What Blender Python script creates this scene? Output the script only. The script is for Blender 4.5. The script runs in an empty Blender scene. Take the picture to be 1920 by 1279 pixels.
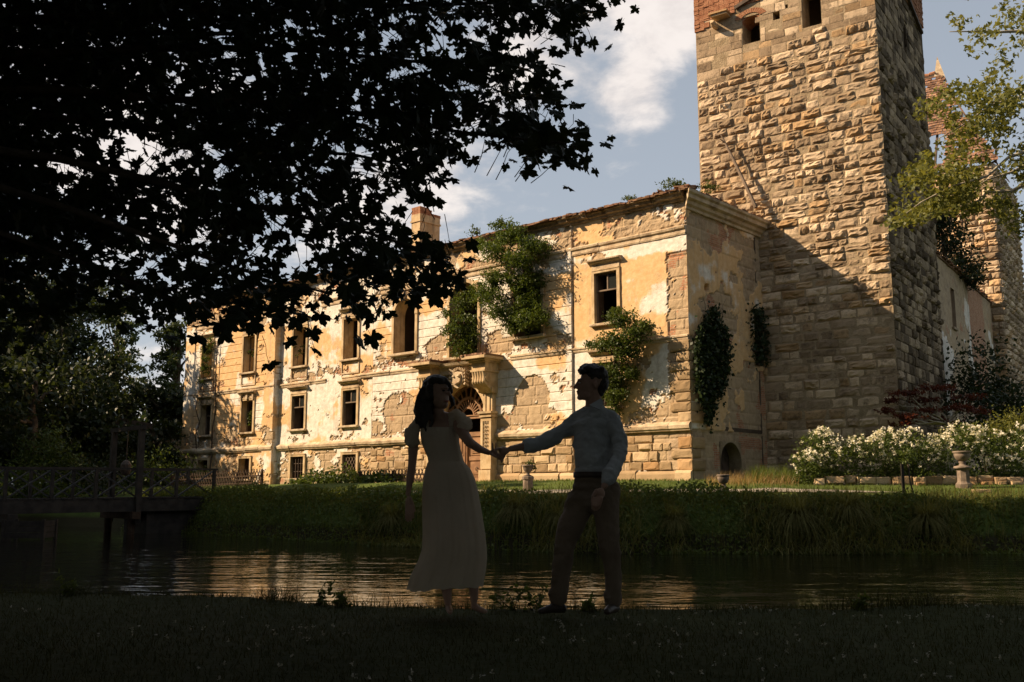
import bpy, bmesh, math, random
import numpy as np
from mathutils import Vector, Matrix

random.seed(11)
rng = np.random.default_rng(11)
scene = bpy.context.scene
COL = scene.collection
R = math.radians

# ------------------------------------------------------------------ camera
FPX, CX, CY, CZ = 1867.0, 960.0, 640.0, 0.87
PITCH = math.atan(288 / 1867.0)
cam_d = bpy.data.cameras.new('camera')
cam = bpy.data.objects.new('camera', cam_d)
COL.objects.link(cam)
cam_d.sensor_width = 36.0
cam_d.lens = 36.0 * FPX / 1920.0
cam_d.clip_start = 0.05
cam_d.clip_end = 3000
cam.location = (0, 0, CZ)
cam.rotation_euler = (math.pi / 2 + PITCH, 0, 0)
scene.camera = cam
CP, SP = math.cos(PITCH), math.sin(PITCH)

# ------------------------------------------------------------------ light
SUN_EL = R(35.5)
SUN_V = Vector((-0.99988 * math.cos(SUN_EL), 0.0158 * math.cos(SUN_EL), math.sin(SUN_EL)))
world = bpy.data.worlds.new('World')
scene.world = world
world.use_nodes = True
SKY_STRENGTH = 0.05
SUN_STRENGTH = 5.0
EXPOSURE = 0.90
sun_d = bpy.data.lights.new('sun', 'SUN')
sun_d.energy = SUN_STRENGTH
sun_d.angle = R(0.5)
sun_d.color = (1.0, 0.755, 0.50)
sun = bpy.data.objects.new('sun', sun_d)
COL.objects.link(sun)
sun.rotation_euler = (-SUN_V).to_track_quat('-Z', 'Y').to_euler()
vs = scene.view_settings
vs.view_transform = 'Standard'
vs.look = 'None'
vs.gamma = 1.0
vs.use_curve_mapping = False
vs.exposure = EXPOSURE
try:
    scene.cycles.use_denoising = True
    scene.cycles.max_bounces = 6
    scene.cycles.diffuse_bounces = 3
    scene.cycles.glossy_bounces = 3
    scene.cycles.transmission_bounces = 3
    scene.cycles.transparent_max_bounces = 4
    scene.cycles.caustics_reflective = False
    scene.cycles.caustics_refractive = False
    scene.cycles.sample_clamp_indirect = 4.0
except Exception:
    pass


class NG:
    """small helper round a node tree"""
    def __init__(self, tree):
        self.t = tree
        tree.nodes.clear()

    def n(self, typ, **kw):
        nd = self.t.nodes.new(typ)
        for k, v in kw.items():
            if isinstance(k, str) and hasattr(nd, k) and k not in nd.inputs.keys():
                setattr(nd, k, v)
        return nd

    def set(self, nd, key, val):
        s = nd.inputs[key]
        if hasattr(val, 'is_output'):
            self.t.links.new(val, s)
        else:
            if isinstance(val, (tuple, list)) and len(val) == 3 and s.type == 'RGBA':
                val = (*val, 1)
            s.default_value = val
        return nd

    def math(self, op, a, b=0.0, c=None, clamp=False):
        nd = self.t.nodes.new('ShaderNodeMath')
        nd.operation = op
        nd.use_clamp = clamp
        self.set(nd, 0, a)
        self.set(nd, 1, b)
        if c is not None:
            self.set(nd, 2, c)
        return nd.outputs[0]

    def vmath(self, op, a, b=None):
        nd = self.t.nodes.new('ShaderNodeVectorMath')
        nd.operation = op
        self.set(nd, 0, a)
        if b is not None:
            self.set(nd, 1, b)
        return nd.outputs['Value'] if op in ('DOT_PRODUCT', 'LENGTH', 'DISTANCE') else nd.outputs['Vector']

    def noise(self, vec, scale, detail=5, rough=0.55, dist=0.0):
        nd = self.t.nodes.new('ShaderNodeTexNoise')
        if vec is not None:
            self.t.links.new(vec, nd.inputs['Vector'])
        nd.inputs['Scale'].default_value = scale
        nd.inputs['Detail'].default_value = detail
        nd.inputs['Roughness'].default_value = rough
        nd.inputs['Distortion'].default_value = dist
        return nd.outputs[0]

    def ramp(self, val, lo, hi):
        nd = self.t.nodes.new('ShaderNodeMapRange')
        nd.interpolation_type = 'SMOOTHSTEP'
        self.set(nd, 0, val)
        self.set(nd, 1, lo)
        self.set(nd, 2, hi)
        return nd.outputs[0]

    def mix(self, f, a, b, mode='MIX'):
        nd = self.t.nodes.new('ShaderNodeMix')
        nd.data_type = 'RGBA'
        nd.blend_type = mode
        nd.clamp_factor = True
        self.set(nd, 0, f)
        self.set(nd, 6, a)
        self.set(nd, 7, b)
        return nd.outputs[2]

    def attr(self, name):
        nd = self.t.nodes.new('ShaderNodeAttribute')
        nd.attribute_name = name
        return nd.outputs['Fac']

    def mapping(self, vec, scale=(1, 1, 1), rot=(0, 0, 0), loc=(0, 0, 0)):
        nd = self.t.nodes.new('ShaderNodeMapping')
        self.t.links.new(vec, nd.inputs[0])
        nd.inputs['Scale'].default_value = scale
        nd.inputs['Rotation'].default_value = rot
        nd.inputs['Location'].default_value = loc
        return nd.outputs[0]

    def bump(self, h, strength=0.5, dist=0.02, normal=None):
        nd = self.t.nodes.new('ShaderNodeBump')
        nd.inputs['Strength'].default_value = strength
        nd.inputs['Distance'].default_value = dist
        self.t.links.new(h, nd.inputs['Height'])
        if normal is not None:
            self.t.links.new(normal, nd.inputs['Normal'])
        return nd.outputs[0]


def pix_dir(u, v):
    a, b = u - CX, CY - v
    return Vector((a, FPX * CP - b * SP, FPX * SP + b * CP)).normalized()


# ------------------------------------------------------------------ sky
def make_world():
    g = NG(world.node_tree)
    out = g.n('ShaderNodeOutputWorld')
    bg = g.n('ShaderNodeBackground')
    sky = g.n('ShaderNodeTexSky')
    sky.sky_type = 'NISHITA'
    sky.sun_disc = False
    sky.sun_elevation = SUN_EL
    sky.sun_rotation = math.atan2(SUN_V.x, SUN_V.y)
    sky.altitude = 200
    sky.air_density = 1.0
    sky.dust_density = 2.0
    sky.ozone_density = 1.0
    tc = g.n('ShaderNodeTexCoord')
    d = g.vmath('NORMALIZE', tc.outputs['Generated'])
    sep = g.n('ShaderNodeSeparateXYZ')
    g.set(sep, 0, d)
    zz = g.math('ADD', g.math('MAXIMUM', sep.outputs[2], 0.0), 0.25)
    comb = g.n('ShaderNodeCombineXYZ')
    g.set(comb, 0, g.math('DIVIDE', sep.outputs[0], zz))
    g.set(comb, 1, g.math('DIVIDE', sep.outputs[1], zz))
    g.set(comb, 2, 0.37)
    n1 = g.noise(comb.outputs[0], 2.6, 8, 0.58, 0.3)
    n2 = g.noise(comb.outputs[0], 9.0, 6, 0.6, 0.2)
    base = g.math('ADD', g.math('MULTIPLY', g.math('SUBTRACT', n1, 0.5), 1.3),
                  g.math('MULTIPLY', g.math('SUBTRACT', n2, 0.5), 1.7))
    # a few cumulus banks where the picture shows them
    total = None
    for (u, v, r, w) in ((1230, 25, 0.07, 0.8), (1110, 10, 0.05, 0.65), (1030, 95, 0.055, 0.8), (950, 170, 0.05, 0.6), (1140, 182, 0.060, 0.80), (1205, 160, 0.045, 0.62), (1270, 30, 0.06, 0.6), (1290, -40, 0.08, 0.6), (960, 40, 0.06, 0.6), (1150, 300, 0.04, 0.3),
                         (1235, 240, 0.05, 0.5), (830, 330, 0.09, 0.85), (690, 420, 0.10, 0.9), (300, 330, 0.20, 0.8),
                         (300, 740, 0.10, 0.8), (60, 150, 0.2, 0.6), (900, -150, 0.2, 0.5)):
        dv = pix_dir(u, v)
        ang = g.vmath('DISTANCE', d, tuple(dv))
        f = g.math('MULTIPLY', g.math('SUBTRACT', 1.0, g.math('DIVIDE', ang, r), clamp=True), w)
        total = f if total is None else g.math('ADD', total, f)
    cover = g.math('ADD', g.math('ADD', base, total), -0.30)
    cov = g.ramp(cover, -0.05, 0.75)
    cov2 = g.math('MULTIPLY', cov, 0.92)
    # thin veil low down
    veil = g.ramp(sep.outputs[2], 0.55, -0.05)
    skyc = g.mix(g.math('ADD', 0.55, g.math('MULTIPLY', veil, 0.25)), sky.outputs[0], (6.0, 6.5, 7.1))
    shade = g.mix(g.ramp(n2, 0.35, 0.65), (8.8, 8.0, 7.6), (10.8, 9.9, 9.3))
    col = g.mix(cov2, skyc, shade)
    g.set(bg, 'Color', col)
    g.set(bg, 'Strength', SKY_STRENGTH)
    world.node_tree.links.new(bg.outputs[0], out.inputs[0])


make_world()


# ------------------------------------------------------------------ materials
def new_mat(name):
    m = bpy.data.materials.new(name)
    m.use_nodes = True
    g = NG(m.node_tree)
    out = g.n('ShaderNodeOutputMaterial')
    return m, g, out


def principled(g, out, col, rough=0.9, spec=0.25, normal=None, metal=0.0):
    p = g.n('ShaderNodeBsdfPrincipled')
    g.set(p, 'Base Color', col)
    g.set(p, 'Roughness', rough)
    g.set(p, 'Specular IOR Level', spec)
    g.set(p, 'Metallic', metal)
    if normal is not None:
        g.set(p, 'Normal', normal)
    g.t.links.new(p.outputs[0], out.inputs[0])
    return p


def simple(name, c1, c2, scale=3.0, detail=6, rough=0.9, bump=0.4, bscale=18.0, bdist=0.02, rand=0.0, spec=0.2,
           metal=0.0, streak=None, coords='Object'):
    m, g, out = new_mat(name)
    tc = g.n('ShaderNodeTexCoord')
    v = tc.outputs[coords]
    if rand:
        oi = g.n('ShaderNodeObjectInfo')
        off = g.math('MULTIPLY', oi.outputs['Random'], 37.0)
        v2 = g.vmath('ADD', v, (0, 0, 0))
        cb = g.n('ShaderNodeCombineXYZ')
        g.set(cb, 0, off); g.set(cb, 1, off); g.set(cb, 2, off)
        v2 = g.vmath('ADD', v, cb.outputs[0])
    else:
        v2 = v
    nz = g.noise(v2, scale, detail, 0.6)
    f = g.ramp(nz, 0.3, 0.7)
    col = g.mix(f, c1, c2)
    if streak:
        ms = g.mapping(v, (streak[0], streak[0], streak[1]))
        ns = g.noise(ms, 1.0, 5, 0.6)
        col = g.mix(g.ramp(ns, 0.48, 0.72), col, streak[2])
    if rand:
        geo = g.n('ShaderNodeNewGeometry')
        r1 = g.math('FRACT', g.math('ADD', oi.outputs['Random'], geo.outputs['Random Per Island']))
        k = g.math('ADD', 1.0 - rand, g.math('MULTIPLY', r1, 2 * rand))
        hs = g.n('ShaderNodeHueSaturation')
        g.set(hs, 'Value', k)
        g.set(hs, 'Hue', g.math('ADD', 0.492, g.math('MULTIPLY', g.math('FRACT', g.math('MULTIPLY', r1, 7.3)), 0.018)))
        g.set(hs, 'Color', col)
        col = hs.outputs[0]
    nb = g.noise(v2, bscale, 5, 0.65)
    principled(g, out, col, rough, spec, g.bump(nb, bump, bdist), metal)
    return m


def leaf_mat(name, dark, light, transl=0.35, rand=0.35, rough=0.5):
    m, g, out = new_mat(name)
    geo = g.n('ShaderNodeNewGeometry')
    tc = g.n('ShaderNodeTexCoord')
    oi = g.n('ShaderNodeObjectInfo')
    r1 = g.math('FRACT', g.math('ADD', geo.outputs['Random Per Island'], oi.outputs['Random']))
    big = g.noise(tc.outputs['Object'], 0.9, 3, 0.5)
    f = g.math('ADD', g.math('MULTIPLY', r1, 0.65), g.math('MULTIPLY', g.math('SUBTRACT', big, 0.35), 0.9), clamp=True)
    col = g.mix(f, dark, light)
    d = g.n('ShaderNodeBsdfPrincipled')
    g.set(d, 'Base Color', col)
    g.set(d, 'Roughness', rough)
    g.set(d, 'Specular IOR Level', 0.25)
    t = g.n('ShaderNodeBsdfTranslucent')
    tcol = g.mix(0.5, col, (light[0] * 1.6, light[1] * 1.5, light[2] * 0.6), 'MIX')
    g.set(t, 'Color', tcol)
    mx = g.n('ShaderNodeMixShader')
    g.set(mx, 0, transl)
    g.t.links.new(d.outputs[0], mx.inputs[1])
    g.t.links.new(t.outputs[0], mx.inputs[2])
    g.t.links.new(mx.outputs[0], out.inputs[0])
    return m


# ------------------------------------------------------------------ numpy noise
_tab = np.random.default_rng(5).random((256, 256))


def vnoise(x, y, seed=0):
    x = np.asarray(x, float) + seed * 17.13
    y = np.asarray(y, float) + seed * 9.71
    xi, yi = np.floor(x).astype(int), np.floor(y).astype(int)
    fx, fy = x - xi, y - yi
    fx, fy = fx * fx * (3 - 2 * fx), fy * fy * (3 - 2 * fy)
    a = _tab[xi & 255, yi & 255]; b = _tab[(xi + 1) & 255, yi & 255]
    c = _tab[xi & 255, (yi + 1) & 255]; d = _tab[(xi + 1) & 255, (yi + 1) & 255]
    return (a * (1 - fx) + b * fx) * (1 - fy) + (c * (1 - fx) + d * fx) * fy


def fbm(x, y, seed=0, octv=5, gain=0.55):
    s = 0; a = 1.0; t = 0
    for i in range(octv):
        s = s + a * (vnoise(x * 2 ** i, y * 2 ** i, seed + i * 3) - 0.5)
        t += a; a *= gain
    return s / t * 1.6


def sstep(a, b, x):
    t = np.clip((x - a) / (b - a), 0, 1)
    return t * t * (3 - 2 * t)


# ------------------------------------------------------------------ mesh helpers
def tag(o, label=None, cat=None, group=None, kind=None):
    if label: o['label'] = label
    if cat: o['category'] = cat
    if group: o['group'] = group
    if kind: o['kind'] = kind
    return o


def thing(name, label, cat, loc=(0, 0, 0), rotz=0.0, group=None):
    o = bpy.data.objects.new(name, None)
    o.empty_display_size = 0.2
    COL.objects.link(o)
    o.location = loc
    o.rotation_euler = (0, 0, rotz)
    return tag(o, label, cat, group)


def link(name, me, mat=None, parent=None, kind=None):
    o = bpy.data.objects.new(name, me)
    COL.objects.link(o)
    if mat is not None and not me.materials:
        me.materials.append(mat)
    if parent is not None:
        o.parent = parent
    if kind: o['kind'] = kind
    return o


def np_mesh(name, V, F, attrs=None, smooth=False):
    """V (n,3), F (m,k) all faces with k corners"""
    V = np.ascontiguousarray(V, dtype=np.float32)
    F = np.ascontiguousarray(F, dtype=np.int32)
    m, k = F.shape
    me = bpy.data.meshes.new(name)
    me.vertices.add(len(V))
    me.vertices.foreach_set('co', V.ravel())
    me.loops.add(m * k)
    me.loops.foreach_set('vertex_index', F.ravel())
    me.polygons.add(m)
    me.polygons.foreach_set('loop_start', np.arange(0, m * k, k, dtype=np.int32))
    me.polygons.foreach_set('use_smooth', np.full(m, smooth, dtype=bool))
    if attrs:
        for an, av in attrs.items():
            at = me.attributes.new(an, 'FLOAT', 'POINT')
            at.data.foreach_set('value', np.ascontiguousarray(av, dtype=np.float32).ravel())
    me.update(calc_edges=True)
    me.validate()
    return me


class MB:
    def __init__(self):
        self.v = []
        self.f = []

    def add(self, vs, fs):
        b = len(self.v)
        self.v.extend([tuple(p) for p in vs])
        self.f.extend([tuple(i + b for i in f) for f in fs])
        return self

    def box(self, x0, x1, y0, y1, z0, z1):
        v = [(x0, y0, z0), (x1, y0, z0), (x1, y1, z0), (x0, y1, z0), (x0, y0, z1), (x1, y0, z1), (x1, y1, z1), (x0, y1, z1)]
        return self.add(v, [(0, 3, 2, 1), (4, 5, 6, 7), (0, 1, 5, 4), (1, 2, 6, 5), (2, 3, 7, 6), (3, 0, 4, 7)])

    def bar(self, a, b, w, h, up=(0, 0, 1)):
        a, b, up = Vector(a), Vector(b), Vector(up)
        d = (b - a).normalized()
        s = d.cross(up)
        if s.length < 1e-4: s = d.cross(Vector((1, 0, 0)))
        s.normalize()
        u = s.cross(d).normalized()
        s *= w / 2; u *= h / 2
        v = [a - s - u, a + s - u, a + s + u, a - s + u, b - s - u, b + s - u, b + s + u, b - s + u]
        return self.add(v, [(0, 1, 2, 3), (7, 6, 5, 4), (0, 4, 5, 1), (1, 5, 6, 2), (2, 6, 7, 3), (3, 7, 4, 0)])

    def prism(self, poly, y0, y1, closed=True):
        """polygon in x,z extruded along y; poly counter-clockwise seen from -y"""
        n = len(poly)
        v = [(x, y0, z) for x, z in poly] + [(x, y1, z) for x, z in poly]
        f = [tuple(range(n)), tuple(range(2 * n - 1, n - 1, -1))]
        for i in range(n):
            j = (i + 1) % n
            f.append((i, i + n, j + n, j))
        return self.add(v, f)

    def sweep(self, prof, pts, cap=True):
        """prof: (out, z) pairs; pts: list of (x, y, nx, ny) giving base point and outward direction"""
        k = len(prof)
        v = []
        for (x, y, nx, ny) in pts:
            v += [(x + nx * o, y + ny * o, z) for o, z in prof]
        f = []
        for i in range(len(pts) - 1):
            for j in range(k - 1):
                a = i * k + j
                f.append((a, a + k, a + k + 1, a + 1))
        if cap:
            f.append(tuple(range(k)))
            f.append(tuple(range((len(pts) - 1) * k + k - 1, (len(pts) - 1) * k - 1, -1)))
        return self.add(v, f)

    def tube(self, pts, rad, n=6, cap=True):
        pts = [Vector(p) for p in pts]
        if not hasattr(rad, '__len__'): rad = [rad] * len(pts)
        v = []; f = []
        ref = Vector((0.31, 0.17, 0.93))
        for i, p in enumerate(pts):
            d = (pts[min(i + 1, len(pts) - 1)] - pts[max(i - 1, 0)])
            if d.length < 1e-7: d = Vector((0, 0, 1))
            d.normalize()
            s = d.cross(ref)
            if s.length < 0.1: s = d.cross(Vector((1, 0, 0)))
            s.normalize(); u = s.cross(d)
            for k in range(n):
                t = 2 * math.pi * k / n
                v.append(p + (s * math.cos(t) + u * math.sin(t)) * rad[i])
        for i in range(len(pts) - 1):
            for k in range(n):
                k2 = (k + 1) % n
                f.append((i * n + k, i * n + k2, (i + 1) * n + k2, (i + 1) * n + k))
        if cap:
            f.append(tuple(range(n - 1, -1, -1)))
            f.append(tuple(range((len(pts) - 1) * n, len(pts) * n)))
        return self.add(v, f)

    def lathe(self, prof, n=20, c=(0, 0, 0), squash=1.0):
        v = []; f = []
        for r, z in prof:
            for k in range(n):
                t = 2 * math.pi * k / n
                v.append((c[0] + r * math.cos(t), c[1] + r * math.sin(t) * squash, c[2] + z))
        m = len(prof)
        for i in range(m - 1):
            for k in range(n):
                k2 = (k + 1) % n
                f.append((i * n + k, i * n + k2, (i + 1) * n + k2, (i + 1) * n + k))
        f.append(tuple(range(n - 1, -1, -1)))
        f.append(tuple(range((m - 1) * n, m * n)))
        return self.add(v, f)

    def mesh(self, name, smooth=False):
        me = bpy.data.meshes.new(name)
        me.from_pydata(self.v, [], self.f)
        if smooth:
            me.polygons.foreach_set('use_smooth', np.full(len(me.polygons), True))
        me.update()
        return me

    def build(self, name, mat, parent=None, smooth=False, kind=None, bevel=0.0):
        me = self.mesh(name, smooth)
        if bevel:
            bm = bmesh.new(); bm.from_mesh(me)
            bmesh.ops.bevel(bm, geom=list(bm.edges), offset=bevel, segments=1, affect='EDGES', clamp_overlap=True)
            bm.to_mesh(me); bm.free()
        return link(name, me, mat, parent, kind)


def at(u, v, Y):
    """point at depth Y (metres in front of the camera) along the sight line of a photograph pixel"""
    r = pix_dir(u, v)
    t = Y / r.y
    return Vector((r.x * t, Y, CZ + r.z * t))


def lines(a, b, step, extra=()):
    s = set(np.round(np.linspace(a, b, int(round((b - a) / step)) + 1), 4))
    for e in extra:
        if a < e < b:
            near = [q for q in s if abs(q - e) < step * 0.45 and q not in (a, b)]
            for q in near:
                if q not in [round(x, 4) for x in extra]: s.discard(q)
            s.add(round(e, 4))
    return np.array(sorted(s))


def heightfield(name, us, zs, holes, D, attrs, mapfn, mat, parent, smooth=False, flip=False):
    U, Z = np.meshgrid(us, zs)
    V = mapfn(U.ravel(), Z.ravel(), D.ravel())
    nu, nz = len(us), len(zs)
    idx = np.arange(nu * nz).reshape(nz, nu)
    a = idx[:-1, :-1]; b = idx[:-1, 1:]; c = idx[1:, 1:]; d = idx[1:, :-1]
    uc = (us[:-1] + us[1:]) / 2; zc = (zs[:-1] + zs[1:]) / 2
    UC, ZC = np.meshgrid(uc, zc)
    keep = np.ones(UC.shape, bool)
    for (u0, u1, z0, z1) in holes:
        keep &= ~((UC > u0) & (UC < u1) & (ZC > z0) & (ZC < z1))
    F = np.stack([a[keep], b[keep], c[keep], d[keep]], 1)
    if flip: F = F[:, ::-1]
    me = np_mesh(name, V, F, attrs, smooth)
    return link(name, me, mat, parent)


def wall_holes(mb, x0, x1, z0, z1, holes, y, depth):
    """plain wall face at y (facing -y) with rectangular holes and reveals going in"""
    xs = sorted({x0, x1, *[h[0] for h in holes], *[h[1] for h in holes]})
    zs = sorted({z0, z1, *[h[2] for h in holes], *[h[3] for h in holes]})
    for i in range(len(xs) - 1):
        for j in range(len(zs) - 1):
            xm, zm = (xs[i] + xs[i + 1]) / 2, (zs[j] + zs[j + 1]) / 2
            if any(h[0] < xm < h[1] and h[2] < zm < h[3] for h in holes): continue
            mb.add([(xs[i], y, zs[j]), (xs[i + 1], y, zs[j]), (xs[i + 1], y, zs[j + 1]), (xs[i], y, zs[j + 1])], [(0, 1, 2, 3)])
    for (a, b, c, d) in holes:
        e = y + depth
        mb.add([(a, y, c), (a, e, c), (a, e, d), (a, y, d)], [(0, 1, 2, 3)])
        mb.add([(b, y, c), (b, y, d), (b, e, d), (b, e, c)], [(0, 1, 2, 3)])
        mb.add([(a, y, c), (b, y, c), (b, e, c), (a, e, c)], [(0, 1, 2, 3)])
        mb.add([(a, y, d), (a, e, d), (b, e, d), (b, y, d)], [(0, 1, 2, 3)])


def leaf_fans(P, size, up=0.3, droop=0.3):
    """three lobed leaves: three narrow rhombs fanned in one plane"""
    n = len(P)
    size = size * rng.uniform(0.65, 1.35, n)
    d = rng.normal(size=(n, 3)); d[:, 2] -= droop; d /= np.linalg.norm(d, axis=1)[:, None]
    nr = rng.normal(size=(n, 3)); nr[:, 2] = np.abs(nr[:, 2]) + up
    s = np.cross(d, nr); s /= np.linalg.norm(s, axis=1)[:, None] + 1e-9
    out = []
    for a, k in ((-0.95, 0.82), (0.0, 1.0), (0.95, 0.82)):
        e = d * math.cos(a) + s * math.sin(a); f = -d * math.sin(a) + s * math.cos(a)
        L = (size * k)[:, None]
        out.append(np.stack([P, P + e * L * 0.5 + f * L * 0.27, P + e * L, P + e * L * 0.5 - f * L * 0.27], 1))
    V = np.stack(out, 1).reshape(-1, 3)
    return V, np.arange(len(V)).reshape(-1, 4)


def leaf_quads(P, size, up=0.4, aspect=0.55, droop=0.0, dirs=None):
    """rhombic leaves at points P; returns V, F"""
    n = len(P)
    size = np.broadcast_to(np.asarray(size, float), (n,)) * rng.uniform(0.65, 1.35, n)
    if dirs is None:
        d = rng.normal(size=(n, 3))
    else:
        d = dirs + rng.normal(size=(n, 3)) * 0.5
    d[:, 2] -= droop
    d /= np.linalg.norm(d, axis=1)[:, None] + 1e-9
    nrm = rng.normal(size=(n, 3)); nrm[:, 2] = np.abs(nrm[:, 2]) + up
    s = np.cross(d, nrm); s /= np.linalg.norm(s, axis=1)[:, None] + 1e-9
    L = size[:, None]
    a = P
    b = P + d * L * 0.45 + s * L * aspect * 0.5
    c = P + d * L
    e = P + d * L * 0.45 - s * L * aspect * 0.5
    V = np.stack([a, b, c, e], 1).reshape(-1, 3)
    F = np.arange(4 * n).reshape(n, 4)
    return V, F


def clump_points(cs, n, sub=14, spread=0.33, shell=0.6):
    """points gathered in small sprays spread through ellipsoids cs = [(x,y,z,rx,ry,rz), ...]"""
    cs = np.asarray(cs, float)
    vol = np.prod(cs[:, 3:6], 1) ** 0.75
    pick = rng.choice(len(cs), size=max(1, n // sub), p=vol / vol.sum())
    d = rng.normal(size=(len(pick), 3)); d /= np.linalg.norm(d, axis=1)[:, None]
    rr = rng.random(len(pick)) ** shell
    cen = cs[pick, :3] + d * rr[:, None] * cs[pick, 3:6]
    rep = np.repeat(np.arange(len(pick)), sub)
    loc = np.cbrt(np.prod(cs[pick, 3:6], 1))[rep][:, None] * spread
    P = cen[rep] + rng.normal(size=(len(rep), 3)) * loc * np.array([0.5, 0.5, 0.32])
    return P, cen


# ------------------------------------------------------------------ ground
SHORE_X = [-400, -60, -30, -18.5, -11.3, -4.1, 1.0, 3.25, 12.7, 40, 400]
SHORE_Y = [60, 56, 52, 46, 38, 30, 26.6, 25.7, 25.6, 26, 30]
EDGE_X = [-60, -12, -4.6, -2.2, -0.2, 1.0, 2.2, 3.8, 12, 60]
EDGE_Y = [13, 11, 9.4, 8.8, 8.0, 7.9, 7.95, 8.3, 9.5, 12]


def shore(x): return np.interp(x, SHORE_X, SHORE_Y)


def edge(x): return np.interp(x, EDGE_X, EDGE_Y)


WATER_Z = -0.6


def ground_z(x, y):
    x = np.asarray(x, float); y = np.asarray(y, float)
    sy = shore(x) + 0.5 * (vnoise(x * 0.9, y * 0 + 3, 2) - 0.5)
    ey = edge(x) + 0.25 * (vnoise(x * 1.7, y * 0 + 1, 4) - 0.5)
    und = 0.05 * (vnoise(x * 0.9, y * 0.9, 1) - 0.5)
    near = und - 0.02
    t = sstep(0.0, 1.4, y - ey)
    zn = near * (1 - t) - 1.3 * t
    far_t = y - sy
    bank = -1.3 + 1.85 * sstep(-0.9, 1.2, far_t)
    top = np.interp(far_t, [0.8, 2.0, 4.5, 6.5, 9.5, 14], [0.0, 0.1, 0.34, 0.46, 0.80, 0.83])
    zf = np.where(far_t > 0.8, bank + top, bank)
    return np.where(y > (sy + ey) / 2, zf, zn)


def gz(x, y): return float(ground_z(np.array([x]), np.array([y]))[0])


def make_ground():
    xs = np.concatenate([np.linspace(-500, -60, 12)[:-1], np.linspace(-60, -26, 20)[:-1], np.linspace(-26, 26, 150)[:-1],
                         np.linspace(26, 60, 20)[:-1], np.linspace(60, 500, 12)])
    ys = np.concatenate([np.linspace(-120, -10, 14)[:-1], np.linspace(-10, 2, 16)[:-1], np.linspace(2, 13, 70)[:-1],
                         np.linspace(13, 23, 14)[:-1], np.linspace(23, 62, 150)[:-1], np.linspace(62, 120, 16)[:-1],
                         np.linspace(120, 900, 14)])
    X, Y = np.meshgrid(xs, ys)
    Zg = ground_z(X.ravel(), Y.ravel())
    V = np.stack([X.ravel(), Y.ravel(), Zg], 1)
    nx, ny = len(xs), len(ys)
    idx = np.arange(nx * ny).reshape(ny, nx)
    F = np.stack([idx[:-1, :-1].ravel(), idx[:-1, 1:].ravel(), idx[1:, 1:].ravel(), idx[1:, :-1].ravel()], 1)
    me = np_mesh('ground', V, F, None, True)
    m, g, out = new_mat('turf soil')
    tc = g.n('ShaderNodeTexCoord'); v = tc.outputs['Object']
    n1 = g.noise(v, 0.6, 6, 0.6); n2 = g.noise(v, 6.0, 6, 0.65)
    col = g.mix(g.ramp(n1, 0.35, 0.65), (0.050, 0.075, 0.016), (0.085, 0.115, 0.026))
    col = g.mix(g.math('MULTIPLY', g.ramp(n2, 0.5, 0.75), 0.6), col, (0.12, 0.105, 0.05))
    geo = g.n('ShaderNodeNewGeometry')
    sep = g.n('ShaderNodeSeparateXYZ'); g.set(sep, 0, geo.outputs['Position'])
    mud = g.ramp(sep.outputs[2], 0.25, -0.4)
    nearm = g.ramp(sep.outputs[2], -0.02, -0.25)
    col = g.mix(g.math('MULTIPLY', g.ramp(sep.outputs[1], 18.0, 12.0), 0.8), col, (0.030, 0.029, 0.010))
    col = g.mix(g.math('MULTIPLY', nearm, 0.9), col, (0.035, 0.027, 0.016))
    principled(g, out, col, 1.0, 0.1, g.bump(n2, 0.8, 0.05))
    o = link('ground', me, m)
    tag(o, kind='structure')
    # water
    m, g, out = new_mat('moat water')
    tc = g.n('ShaderNodeTexCoord'); v = tc.outputs['Object']
    mv = g.mapping(v, (0.6, 1.7, 1))
    w1 = g.noise(mv, 1.0, 3, 0.5, 0.4)
    mv2 = g.mapping(v, (2.2, 5.2, 1), rot=(0, 0, R(8)))
    w2 = g.noise(mv2, 1.0, 3, 0.55, 0.2)
    calm = g.ramp(g.noise(v, 0.16, 3, 0.5), 0.35, 0.6)
    h = g.math('ADD', g.math('MULTIPLY', w1, 1.0), g.math('MULTIPLY', w2, 0.28))
    h = g.math('MULTIPLY', h, g.math('ADD', 0.55, g.math('MULTIPLY', calm, 0.6)))
    principled(g, out, (0.010, 0.010, 0.005), 0.03, 0.5, g.bump(h, 0.7, 0.05))
    wv = [(-400, 3, WATER_Z), (400, 3, WATER_Z), (400, 75, WATER_Z), (-400, 75, WATER_Z)]
    mb = MB().add(wv, [(0, 1, 2, 3)])
    tag(mb.build('water', m), kind='structure')
    # gravel path
    xs = np.linspace(-11.5, 11.9, 160)
    near_y = np.maximum(30.5, shore(xs) + 4.4) + 0.25 * (vnoise(xs * 1.3, xs * 0, 3) - 0.5)
    far_y = near_y + 1.7 * sstep(11.95, 9.5, xs) + 0.3 * (vnoise(xs * 1.1, xs * 0 + 5, 6) - 0.5)
    T = np.linspace(0, 1, 9)
    PX = np.repeat(xs[None], 9, 0); PY = near_y[None] * (1 - T[:, None]) + far_y[None] * T[:, None]
    PZ = ground_z(PX.ravel(), PY.ravel()) + 0.035
    V = np.stack([PX.ravel(), PY.ravel(), PZ], 1)
    idx = np.arange(9 * 160).reshape(9, 160)
    F = np.stack([idx[:-1, :-1].ravel(), idx[:-1, 1:].ravel(), idx[1:, 1:].ravel(), idx[1:, :-1].ravel()], 1)
    pm = simple('pale gravel', (0.26, 0.22, 0.17), (0.36, 0.31, 0.25), 9, 6, 1.0, 0.9, 60, 0.02)
    tag(link('path', np_mesh('path', V, F, None, True), pm), kind='structure')


make_ground()
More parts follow.
